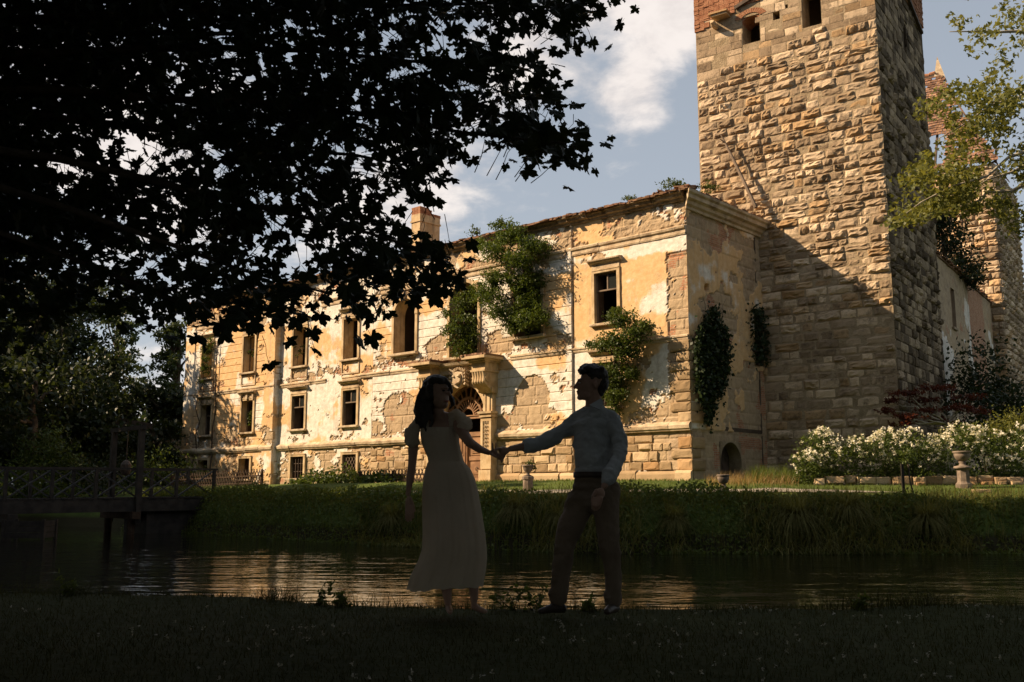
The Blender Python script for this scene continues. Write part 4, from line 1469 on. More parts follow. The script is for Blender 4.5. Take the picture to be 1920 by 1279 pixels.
    for k in range(46):   # brick courses of the raised top, stepped down to the left corner
        z = 22.35 + k * 0.085
        x = TX0 - 0.04
        lim = TX1 + 0.04 if z > 24.3 else (-1.55 + rng.uniform(-0.15, 0.15) if z < 22.75 else (0.3 + (z - 22.75) * 1.1 + rng.uniform(-0.2, 0.2)))
        if z < 22.75: lim = -2.2 + rng.uniform(-0.2, 0.2)
        while x < lim:
            if not (-0.85 < x + 0.1 < 0.75 and z < 23.0):
                bb.box(x, x + 0.24, -0.07 + rng.normal() * 0.012, 0.2, z, z + 0.076)
            x += 0.252
    for k in range(30):
        z = 24.0 + k * 0.085; y = 5.2
        while y < 9.0:
            bb.box(TX1 - 0.2, TX1 + 0.06 + rng.normal() * 0.012, y, y + 0.24, z, z + 0.076); y += 0.252
    bb.build('brick_courses', MT['brick'], tower, kind='stuff')
    # window arch fill
    ab = MB()
    x0, x1 = T_HOLES[0][0], T_HOLES[0][1]
    hw = (x1 - x0) / 2
    for i in range(12):
        t0, t1 = math.pi * i / 12, math.pi * (i + 1) / 12
        v = []
        for yy in (0.03, 1.05):
            for (a, b) in ((-hw * math.cos(t0), 22.15 + 0.27 * math.sin(t0)), (-hw * math.cos(t1), 22.15 + 0.27 * math.sin(t1)), (-hw * math.cos(t1), 22.421), (-hw * math.cos(t0), 22.421)):
                v.append(((x0 + x1) / 2 + a, yy, b))
        ab.add(v, [(3, 2, 1, 0), (0, 1, 5, 4)])
    ab.build('window_arch', MT['brick'], tower)
    # stone water spout with its roof slab
    sp = MB()
    sp.box(-1.75, -1.0, -0.55, 0.0, 22.62, 22.72); sp.box(-1.85, -0.95, -0.62, 0.0, 22.72, 22.80)
    sp.tube([(-1.72, 0.1, 22.35), (-1.72, -0.35, 22.33), (-1.72, -0.52, 22.42)], [0.15, 0.14, 0.10], 8)
    sp.build('water_spout', MT['ashlar'], tower)
    # sloping old roof line of boards left on the wall
    lb = MB()
    lb.bar((-0.75, -0.12, 22.95), (2.2, -0.12, 24.0), 0.12, 0.16)
    lb.bar((TX1 + 0.1, 1.6, 25.4), (TX1 + 0.12, 8.4, 23.4), 0.14, 0.14)
    lb.build('roof_scar_board', MT['darkwood'], tower)


build_tower()

# timber left leaning on the tower above the palace roof
bm_ = MB()
a_, b_ = tow(-1.50, -0.42, 16.95), tow(0.05, -0.55, 13.25)
n_ = 9
pts = [a_.lerp(b_, i / (n_ - 1)) + Vector((0, 0, 0.06 * math.sin(i / (n_ - 1) * math.pi))) for i in range(n_)]
bm_.tube(pts, [0.035, 0.05, 0.06, 0.07, 0.07, 0.075, 0.08, 0.085, 0.09], 7)
bm_.tube([pts[1], pts[1] + Vector((-0.25, -0.05, 0.18))], [0.04, 0.02], 5)
o = bm_.build('fallen_beam', MT['oldwood'])
tag(o, 'weathered timber beam leaning against the tower above the palace roof', 'beam')

# ================================================================== WING between the towers
w0 = tow(TX1, 9.0, 0)
wing = thing('wing', 'low shaded wing with flaking plaster running back from the tower to the far tower', 'building', (w0.x, w0.y, 0), TROT)


def build_wing():
    # local: the visible face lies on x = 0, running along +y to 15.2
    L, TOPZ = 15.0, 12.4
    holes = [(2.9, 3.7, 9.2, 11.2), (6.4, 7.4, 6.1, 7.6), (9.3, 10.1, 2.5, 5.2)]
    us = lines(0, L, 0.16, [h[0] for h in holes] + [h[1] for h in holes]); zs = lines(0.9, TOPZ, 0.16, [h[2] for h in holes] + [h[3] for h in holes])
    U, Z = np.meshgrid(us, zs)
    n1 = fbm(U * 0.45, Z * 0.35, 81, 6); n2 = fbm(U * 1.6, Z * 1.6, 87, 5)
    peel = sstep(-0.05, 0.06, n1 + 0.3 * n2 + np.where(Z < 6, 0.28, 0.12) + np.where(U > 7.6, 0.3, 0))
    brick = sstep(0, 0.1, np.where((U > 7.6) & (U < 12.2), 0.5, -0.1) + n2 * 0.4)
    D = -0.06 * peel + 0.05 * n2 * peel + 0.04 * n1
    heightfield('wall', us, zs, holes, D, {'peel': peel, 'ochre': np.zeros(U.shape) + 0.35, 'brick': brick, 'tone': vnoise(U * 2, Z * 3, 3)},
                lambda u, z, d: np.stack([d, u, z], 1), MT['plaster'], wing)
    for (a, b, c, d) in holes:
        tmp = MB(); reveal(tmp, a, b, c, d, 0.0, 0.6)
        fb = MB(); fb.add([(-y_, x_, z_) for x_, y_, z_ in tmp.v], [q[::-1] for q in tmp.f])
        fb.box(-0.62, -0.58, a, b, c, d)
        fb.box(-0.02, 0.06, a - 0.1, b + 0.1, c - 0.12, c - 0.003)
        fb.box(-0.2, -0.15, (a + b) / 2 - 0.03, (a + b) / 2 + 0.03, c, d)
        fb.build('window', MT['inner'], wing)
    tb = MB()
    y = 0
    while y < L:
        w = rng.uniform(0.18, 0.26)
        if rng.random() > 0.2: tb.bar((0.16 + rng.normal() * 0.05, y, TOPZ + rng.normal() * 0.03), (-0.5, y, TOPZ + 0.12), w, 0.05)
        y += w
    tb.box(-6, 0.02, 0, L, TOPZ - 0.1, TOPZ)
    tb.build('roof_tiles', MT['tile'], wing, kind='stuff')


build_wing()

# ================================================================== FAR TOWER with its broken tile roof
t2 = tow(TX1, 24.0, 0)
tower2 = thing('ruined_roof_tower', 'farther square stone tower with a broken red tile roof behind the sycamore', 'tower', (t2.x, t2.y, 0), TROT)


def build_tower2():
    X0, X1, TOP = -9.5, 0.62, 21.0
    mb = MB(); mb.box(X0, X1 - 0.03, 0.03, 9, 0.8, TOP)
    mb.build('core_wall', MT['mortar'], tower2)
    cache = {}
    VV = []; FF = []; base = 0; n_single = 0
    zs = course_heights(1.0, TOP, 0.34, 0.5)
    for k in range(len(zs) - 1):
        z, h = zs[k], zs[k + 1] - zs[k]
        x = X0
        while x < X1 - 0.02:
            w = min(rng.uniform(0.45, 1.1), X1 - x)
            if X1 - x - w < 0.3: w = X1 - x
            me = (ROCK if rng.random() < 0.75 else ROCK_LOW)[rng.integers(8)]
            xc, zc = x + w / 2, z + h / 2
            x += w
            if xc > -4.6 and 9.5 < zc < 19.8 and n_single < 190:
                n_single += 1
                put_stone(me, tower2, xc, rng.normal() * 0.012, zc, w - 0.025, h - 0.025, rng.uniform(0.25, 0.4)); continue
            if me.name not in cache: cache[me.name] = mesh_arrays(me)
            v, f = cache[me.name]
            VV.append(v * np.array([w - 0.025, 0.3, h - 0.025]) + np.array([xc, 0, zc]))
            FF += [tuple(i + base for i in q) for q in f]; base += len(v)
        y = 0.0
        while y < 9:
            w = min(rng.uniform(0.45, 1.1), 9 - y); me = ROCK[rng.integers(14)]
            if me.name not in cache: cache[me.name] = mesh_arrays(me)
            v, f = cache[me.name]
            q = v * np.array([w - 0.025, 0.35, h - 0.025])
            VV.append(np.stack([X1 - q[:, 1], y + w / 2 + q[:, 0], z + h / 2 + q[:, 2]], 1))
            FF += [tuple(i + base for i in r_) for r_ in f]; base += len(v)
            y += w
    me = bpy.data.meshes.new('small_stones'); me.from_pydata(np.concatenate(VV).tolist(), [], FF); me.update()
    link('small_stones', me, MT['tower_stone'], tower2, 'stuff')
    # hipped roof: front slope of overlapping tiles with holes, rafters behind
    rt = thing_child('roof', tower2)
    RZ, RH_ = 21.1, 29.2
    ex0, ex1 = X0 - 0.3, X1 + 0.2
    rx0, rx1 = X0 + 3.0, -2.9
    tb = MB()
    rows = 40
    for r_ in range(rows):
        t = r_ / rows
        xa, xb = ex0 + (rx0 - ex0) * t, ex1 + (rx1 - ex1) * t
        y = -0.3 + 4.6 * t; z = RZ + (RH_ - RZ) * t
        x = xa
        while x < xb:
            w = 0.24
            hole = (0.04 < t < 0.26 + 0.1 * float(vnoise(x * 0.8, 1.0, 2)) and x > -5.4 + 1.6 * float(vnoise(r_ * 0.35, 3.0, 2)) and x < -2.2) or \
                   (0.45 < t < 0.62 and x > xb - 1.0 + 0.5 * rng.random()) or rng.random() < 0.03
            if not hole:
                tb.bar((x + w / 2, y - 0.03 + rng.normal() * 0.012, z + rng.normal() * 0.015), (x + w / 2, y + 0.17, z + 0.24), 0.22, 0.04)
            x += w
    for r_ in range(rows):   # right hip slope
        t = r_ / rows
        x = ex1 + (rx1 - ex1) * t; z = RZ + (RH_ - RZ) * t
        ya, yb = -0.3 + 4.6 * t, 9.3 - 4.6 * t
        y = ya
        while y < yb:
            if rng.random() > 0.2 and t > 0.12: tb.bar((x + 0.03, y + 0.12, z), (x - 0.13, y + 0.12, z + 0.24), 0.22, 0.04)
            y += 0.24
    tb.build('roof_tiles', MT['tile'], rt, kind='stuff')
    fb = MB()
    for i in range(16):
        x = ex0 + (ex1 - ex0) * i / 15
        tt = min(1.0, max(0.15, min((x - ex0) / (rx0 - ex0), (ex1 - x) / (ex1 - rx1))))
        fb.bar((x, -0.1, RZ - 0.1), (x, -0.1 + 4.6 * tt, RZ - 0.15 + (RH_ - RZ) * tt), 0.12, 0.16)
    fb.bar((rx0, 4.3, RH_), (rx1, 4.3, RH_), 0.16, 0.2)
    for i in range(6):
        x = X0 + 1 + i * 1.7
        fb.bar((x, 0.5, TOP), (x, 0.5, RZ + 0.3), 0.14, 0.14); fb.bar((x, 0.5, TOP), (x + 0.8, 0.5, RZ + 0.2), 0.1, 0.1)
    fb.build('rafter_frame', MT['darkwood'], rt)
    rb = MB()
    x = rx0
    while x < rx1 - 0.2:
        rb.tube([(x, 4.3, RH_ + 0.12 + rng.normal() * 0.03), (x + 0.36, 4.3, RH_ + 0.14 + rng.normal() * 0.03)], 0.13, 7); x += 0.38
    rb.build('ridge_tiles', MT['brick'], rt, kind='stuff')
    sp = MB()
    sp.add([(rx1 - 0.25, 4.2, RH_ - 0.1), (rx1 + 0.55, 4.2, RH_ - 0.7), (rx1 + 0.35, 4.6, RH_ - 0.5), (rx1 - 0.1, 4.6, RH_ - 0.1), (rx1 - 0.02, 4.4, RH_ + 1.35)],
           [(0, 1, 4), (1, 2, 4), (2, 3, 4), (3, 0, 4), (3, 2, 1, 0)])
    sp.build('ridge_spike', MT['trim_worn'], rt)


def thing_child(name, parent):
    o = bpy.data.objects.new(name, None); COL.objects.link(o); o.parent = parent
    return o


build_tower2()
# ================================================================== PLANTS
MT['leaf_green'] = leaf_mat('mid green leaves', (0.030, 0.055, 0.012), (0.085, 0.115, 0.022))
MT['leaf_fern'] = leaf_mat('bright acacia leaves', (0.035, 0.065, 0.010), (0.10, 0.135, 0.02))
MT['leaf_dark'] = leaf_mat('dark ivy leaves', (0.010, 0.020, 0.006), (0.030, 0.050, 0.014), 0.15)
MT['leaf_golden'] = leaf_mat('sunny sycamore leaves', (0.06, 0.08, 0.016), (0.20, 0.195, 0.05), 0.4)
MT['leaf_nettle'] = leaf_mat('bank herb leaves', (0.045, 0.064, 0.012), (0.13, 0.155, 0.03), 0.35, 0.35, 0.7)
MT['leaf_rose'] = leaf_mat('rose bush leaves', (0.035, 0.062, 0.013), (0.11, 0.145, 0.028), 0.35)
MT['leaf_red'] = leaf_mat('dark red maple leaves', (0.045, 0.010, 0.006), (0.14, 0.035, 0.016), 0.4)
MT['leaf_wood'] = leaf_mat('dark woodland leaves', (0.011, 0.019, 0.006), (0.034, 0.047, 0.014), 0.3)
MT['leaf_larch'] = leaf_mat('pale larch needles', (0.035, 0.055, 0.020), (0.075, 0.095, 0.032), 0.3)
MT['leaf_maple'] = leaf_mat('maple leaves overhead', (0.012, 0.020, 0.006), (0.030, 0.042, 0.012), 0.22)
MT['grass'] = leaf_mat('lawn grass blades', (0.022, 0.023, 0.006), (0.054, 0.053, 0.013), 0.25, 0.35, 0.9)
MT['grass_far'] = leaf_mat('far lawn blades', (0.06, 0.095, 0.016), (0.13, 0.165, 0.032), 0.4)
MT['sedge'] = leaf_mat('drooping sedge blades', (0.065, 0.072, 0.016), (0.23, 0.20, 0.062), 0.4, 0.35, 0.8)
MT['dry_grass'] = leaf_mat('dry tall grass', (0.20, 0.13, 0.05), (0.42, 0.28, 0.12), 0.3)
MT['petal'] = leaf_mat('white rose petals', (0.72, 0.67, 0.56), (0.85, 0.82, 0.74), 0.3)
MT['clover'] = leaf_mat('white clover heads', (0.24, 0.22, 0.18), (0.4, 0.38, 0.32), 0.2)
MT['bark'] = simple('rough bark', (0.045, 0.034, 0.024), (0.12, 0.09, 0.062), 4, 6, 0.95, 0.9, 14, 0.04)
MT['bark_pale'] = simple('pale sycamore bark', (0.24, 0.20, 0.14), (0.45, 0.40, 0.30), 3, 6, 0.9, 0.5, 10, 0.02)
MT['urn'] = simple('grey brown carved stone', (0.13, 0.10, 0.075), (0.25, 0.195, 0.15), 5, 6, 0.92, 0.6, 30, 0.01)
MT['bridge'] = simple('dark tarred bridge timber', (0.018, 0.014, 0.011), (0.05, 0.039, 0.029), 3, 5, 0.75, 0.4, 30, 0.01, spec=0.3)
MT['bridge_iron'] = simple('dark bridge iron', (0.016, 0.014, 0.012), (0.035, 0.03, 0.026), 6, 4, 0.5, 0.2, 40, 0.004, spec=0.45)
MT['lattice'] = simple('brown fence wood', (0.035, 0.021, 0.013), (0.075, 0.046, 0.028), 5, 5, 0.85, 0.3, 40, 0.005)


def foliage(name, P, size, mat, parent, aspect=0.55, droop=0.0, up=0.4, kind='stuff', loc=None, dirs=None):
    V, F = leaf_quads(P, size, up, aspect, droop, dirs)
    if parent is not None:
        V = V - np.array(parent.location)[None]
    return link(name, np_mesh(name, V, F), mat, parent, kind)


def stem_mesh(name, chains, mat, parent):
    if name == 'stem' and 1 < len(chains) <= 5 and any((Vector(chains[0][0][0]) - Vector(c[0][0])).length > 0.02 for c in chains):
        for c in chains: stem_mesh(name, [c], mat, parent)
        return
    mb = MB()
    loc = Vector(parent.location)
    for pts, r0, r1 in chains:
        n = len(pts)
        mb.tube([Vector(p) - loc for p in pts], [r0 + (r1 - r0) * i / (n - 1) for i in range(n)], 6)
    return mb.build(name, mat, parent, smooth=True)


def wig(a, b, n=7, amp=0.12):
    a, b = Vector(a), Vector(b)
    L = (b - a).length
    out = []
    for i in range(n):
        t = i / (n - 1)
        k = math.sin(t * math.pi) * amp * L * 0.5
        out.append(a.lerp(b, t) + Vector((rng.normal() * k, rng.normal() * k, rng.normal() * k * 0.6)))
    out[0], out[-1] = a, b
    return out


def plant(name, label, cat, base, clumps, n, size, mat, stems=(), bark=None, sub=12, spread=0.34, group=None, aspect=0.55, droop=0.0, shell=0.6, leafname='foliage', stemname='stem'):
    t = thing(name, label, cat, base, 0, group)
    P, cen = clump_points(clumps, n, sub, spread, shell)
    foliage(leafname, P, size, mat, t, aspect, droop)
    if stems: stem_mesh(stemname, stems, bark or MT['bark'], t)
    return t


def poly_sample(poly, n):
    poly = np.array(poly, float)
    lo, hi = poly.min(0), poly.max(0)
    out = []
    tot = 0
    while tot < n:
        p = lo + rng.random((n * 2, 2)) * (hi - lo)
        ins = np.zeros(len(p), bool)
        j = len(poly) - 1
        for i in range(len(poly)):
            xi, yi = poly[i]; xj, yj = poly[j]
            c = ((yi > p[:, 1]) != (yj > p[:, 1])) & (p[:, 0] < (xj - xi) * (p[:, 1] - yi) / (yj - yi + 1e-12) + xi)
            ins ^= c; j = i
        out.append(p[ins]); tot += ins.sum()
    return np.concatenate(out)[:n]


def on_plane(u, v, p0, nrm):
    """sight line of a photograph pixel met with an upright wall plane (point p0, normal nrm)"""
    r = pix_dir(u, v); o = Vector((0, 0, CZ))
    t = (Vector(p0) - o).dot(Vector(nrm)) / r.dot(Vector(nrm))
    return o + r * t


PN = Vector((-0.66788966, -0.74426031, 0))      # outward from the palace front
SN = Vector((0.74426031, -0.66788966, 0))       # outward from its end wall
TN = Vector((-0.56900634, -0.82233314, 0))      # outward from the tower front


def pf(u, v, out=0.6): return on_plane(u, v, pal(0, -out, 0), PN)


def ps(u, v, out=0.2): return on_plane(u, v, pal(out, 0, 0), SN)


def clump_px(fn, lst):
    """lst: (u, v, out, r_across, r_up) with radii in metres"""
    return [(*fn(u, v, o), ra, ra, ru) for u, v, o, ra, ru in lst]


def build_wall_plants():
    # young tree of heaven growing out of the right round window
    b = pal(-8.1, 0.1, 7.85)
    cl = clump_px(pf, [(960, 440, 0.9, 0.7, 0.45), (1000, 465, 0.7, 0.7, 0.5), (930, 470, 1.0, 0.75, 0.45), (975, 490, 0.9, 0.75, 0.35),
                       (940, 420, 0.9, 0.45, 0.3), (905, 455, 0.9, 0.4, 0.25), (918, 555, 1.0, 0.75, 0.45), (940, 585, 0.9, 0.6, 0.45), (905, 545, 0.9, 0.5, 0.4), (925, 520, 0.9, 0.5, 0.35), (985, 565, 0.5, 0.5, 0.5), (1000, 525, 0.4, 0.5, 0.4), (975, 535, 0.6, 0.5, 0.4), (950, 520, 0.8, 0.5, 0.35), (1005, 590, 0.5, 0.5, 0.45),
                       (985, 605, 0.6, 0.75, 0.35), (1015, 600, 0.5, 0.45, 0.3), (960, 610, 0.7, 0.5, 0.35), (1005, 560, 0.4, 0.3, 0.4), (930, 530, 0.9, 0.35, 0.2)])
    st = [(wig(b, pf(985, 520, 0.5), 8, 0.08), 0.13, 0.07), (wig(pf(985, 520, 0.5), pf(960, 425, 0.9), 6), 0.07, 0.02), (wig(pf(985, 520, 0.5), pf(1010, 455, 0.7), 5), 0.05, 0.015),
          (wig(pf(984, 560, 0.4), pf(915, 550, 1.0), 6), 0.05, 0.012), (wig(pf(984, 540, 0.4), pf(925, 468, 1.0), 6), 0.05, 0.012)]
    plant('window_tree', 'feathery green young tree growing out of the right arched window', 'tree', b, [(c[0], c[1], c[2], c[3] * 1.2, c[4] * 1.2, c[5] * 1.25) for c in cl], 21000, 0.13, MT['leaf_fern'], st, sub=16, aspect=0.4, droop=0.25, spread=0.3)
    b = pal(-12.1, 0.2, 7.3)
    cl = clump_px(pf, [(870, 620, 0.3, 0.75, 0.9), (868, 570, 0.15, 0.55, 0.7), (872, 660, 0.4, 0.7, 0.4), (835, 590, 0.8, 0.4, 0.3), (840, 620, 0.7, 0.4, 0.25), (845, 645, 0.8, 0.35, 0.25), (885, 640, 0.2, 0.5, 0.6)])
    st = [(wig(b, pf(870, 600, 0.2), 6), 0.07, 0.03), (wig(b, pf(835, 595, 0.8), 6), 0.05, 0.012)]
    plant('window_bush', 'dense dark green bush filling the middle arched window above the portal', 'bush', b, cl, 4800, 0.12, MT['leaf_green'], st, sub=14)
    b = pal(-4.0, -0.05, 4.5)
    cl = clump_px(pf, [(1165, 600, 0.8, 0.6, 0.45), (1190, 625, 0.8, 0.65, 0.45), (1150, 640, 0.9, 0.7, 0.4), (1175, 660, 0.8, 0.6, 0.4), (1130, 650, 0.9, 0.45, 0.25), (1110, 645, 0.9, 0.3, 0.2), (1160, 585, 0.7, 0.3, 0.2),
                       (1150, 700, 0.5, 0.65, 0.5), (1155, 740, 0.4, 0.6, 0.45), (1185, 700, 0.5, 0.35, 0.3), (1210, 610, 0.8, 0.3, 0.25), (1150, 770, 0.3, 0.35, 0.3)])
    st = [(wig(b, pf(1160, 660, 0.6), 7, 0.08), 0.09, 0.05), (wig(pf(1160, 660, 0.6), pf(1190, 605, 0.8), 6), 0.05, 0.012), (wig(pf(1160, 670, 0.6), pf(1112, 645, 0.9), 6), 0.045, 0.012), (wig(pf(1160, 660, 0.6), pf(1160, 590, 0.7), 6), 0.04, 0.01)]
    plant('wall_bush', 'leafy green bush growing from the facade around the blind lower right window', 'bush', b, cl, 10500, 0.11, MT['leaf_green'], st, sub=12, spread=0.46)
    # ivy on the end wall
    poly = [(1330, 572), (1345, 575), (1352, 598), (1366, 620), (1370, 660), (1367, 700), (1358, 735), (1345, 750), (1338, 785), (1327, 800), (1322, 770), (1308, 738), (1304, 700), (1302, 645), (1311, 610), (1323, 600)]
    px = poly_sample(poly, 3600)
    jm = rng.random(len(px)) < 0.4; px[jm] += rng.normal(size=(jm.sum(), 2)) * np.array([5.5, 9.0])
    b = pal(0.05, 1.6, 1.4)
    t = thing('ivy', 'dark column of ivy clinging to the shaded end wall of the palace', 'ivy', b)
    P = np.array([ps(u, v, 0.05 + 0.38 * rng.random() ** 1.5) for u, v in px])
    foliage('foliage', P, 0.15, MT['leaf_dark'], t, 0.8, 0.6, 0.1)
    stem_mesh('stem', [(wig(ps(1328, 800, 0.05), ps(1335, 640, 0.05), 9, 0.06), 0.03, 0.02), (wig(ps(1335, 640, 0.04), ps(1362, 560, 0.04), 7, 0.1), 0.02, 0.006), (wig(ps(1335, 640, 0.04), ps(1318, 560, 0.04), 7, 0.1), 0.02, 0.006)], MT['bark'], t)
    poly = [(1408, 572), (1440, 580), (1462, 600), (1448, 640), (1444, 688), (1415, 680), (1410, 630)]
    px = poly_sample(poly, 1500)
    jm = rng.random(len(px)) < 0.5; px[jm] += rng.normal(size=(jm.sum(), 2)) * np.array([7.0, 8.0])
    b = pal(0.05, 5.6, 6.35)
    t = thing('ivy', 'dark ivy tumbling out of the tall niche between end wall and tower', 'ivy', b)
    P = np.array([ps(u, v, -0.3 + 0.6 * rng.random()) for u, v in px])
    P[:, :] = P
    foliage('foliage', P, 0.14, MT['leaf_dark'], t, 0.8, 0.5, 0.1)
    # little plants on the roof line
    for (u, v, out, ra, ru, n, lab) in ((1258, 347, -0.2, 0.55, 0.33, 500, 'small green bush sprouting on the palace roof beside its right corner'),
                                        (886, 434, -0.3, 0.35, 0.25, 260, 'small sprig of green growing on the roof line near the chimney'),
                                        (1325, 352, -2.6, 0.45, 0.3, 300, 'low green tuft where the palace roof meets the tower'),
                                        (1180, 372, -0.2, 0.5, 0.12, 160, 'thin dry weeds along the roof line above the right upper window')):
        p = pf(u, v, out)
        b = Vector((p.x, p.y, p.z - 0.35))
        plant('roof_plant', lab, 'plant', b, [(*p, ra, ra * 0.6, ru), (p.x + 0.2, p.y - 0.2, p.z - 0.1, ra * 0.7, ra * 0.5, ru * 0.8)], n, 0.10, MT['leaf_green'],
              [(wig(b, p, 4), 0.02, 0.008), (wig(b, p + Vector((0.25, -0.2, 0.05)), 4), 0.015, 0.006)], sub=10, group='plants on the palace roof')
    # vine on the far left of the facade
    b = pal(-35.2, -0.4, 1.5)
    cl = [(*pf(388, 660, 0.55), 0.4, 0.3, 0.9), (*pf(385, 690, 0.55), 0.35, 0.3, 0.6), (*pf(380, 715, 0.5), 0.3, 0.25, 0.3), (*pf(395, 645, 0.5), 0.4, 0.3, 0.35)]
    st = [(wig(b, pf(388, 650, 0.45), 12, 0.03), 0.035, 0.02), (wig(b + Vector((0.1, 0.0, 0)), pf(383, 720, 0.45), 10, 0.05), 0.025, 0.012), (wig(pal(-33.0, -0.36, 1.6), pf(408, 640, 0.42), 12, 0.015), 0.05, 0.03)]
    plant('climbing_vine', 'climbing vine with bare stems at the far left windows of the facade', 'vine', b, cl, 900, 0.13, MT['leaf_green'], st)
    for (u, v, lab) in ((473, 785, 'small green bush inside the second lower window from the left'), (476, 665, 'sparse green sprig in the second upper window from the left'), (558, 660, 'pale green creeper hanging in the third upper window from the left')):
        p = pf(u, v, -0.1)
        plant('window_plant', lab, 'plant', p - Vector((0, 0, 0.8)), [(*p, 0.4, 0.15, 0.55)], 420 if v == 785 else 90, 0.13, MT['leaf_green'], [(wig(p - Vector((0, 0, 0.8)), p, 4), 0.02, 0.008)], group='plants in the empty windows')
    # bush on the wing roof
    b = tow(5.2, 12.5, 12.4)
    cl = [(*tow(5.3, 10.6, 14.2), 1.2, 1.2, 1.1), (*tow(5.4, 12.6, 13.6), 1.2, 1.3, 1.0), (*tow(5.6, 14.6, 13.0), 1.1, 1.2, 0.8), (*tow(5.2, 11.2, 15.3), 0.8, 0.9, 0.9), (*tow(5.8, 16.2, 12.4), 0.8, 1.0, 0.6)]
    plant('wing_bush', 'dark green bush overgrowing the roof of the shaded wing', 'bush', b, cl, 5200, 0.19, MT['leaf_wood'], [(wig(b, tow(5.3, 11, 15), 6), 0.12, 0.04), (wig(b, tow(5.5, 15.5, 12.8), 6), 0.08, 0.03)], droop=0.2)
    # shrub in the shade by the wing
    for (u, v, Y, r, h, n, lab) in ((1835, 700, 46, 1.6, 1.9, 3600, 'dark shrub in deep shade at the foot of the wing wall'), (1895, 760, 42, 1.7, 0.9, 3000, 'low dark thicket beside the wing at the right edge')):
        p = at(u, v, Y)
        b = Vector((p.x, p.y, gz(p.x, p.y)))
        plant('shrub', lab, 'shrub', b, [(*p, r, r, h), (p.x + 0.9, p.y, p.z - 0.9, r, r, h * 0.7), (p.x - 0.9, p.y - .3, p.z - 1.0, r * 0.8, r, h * 0.7), (p.x, p.y, (p.z + b.z) / 2, r, r, (p.z - b.z) / 2)], n, 0.2, MT['leaf_wood'],
              [(wig(b, p, 5), 0.09, 0.03)])


build_wall_plants()


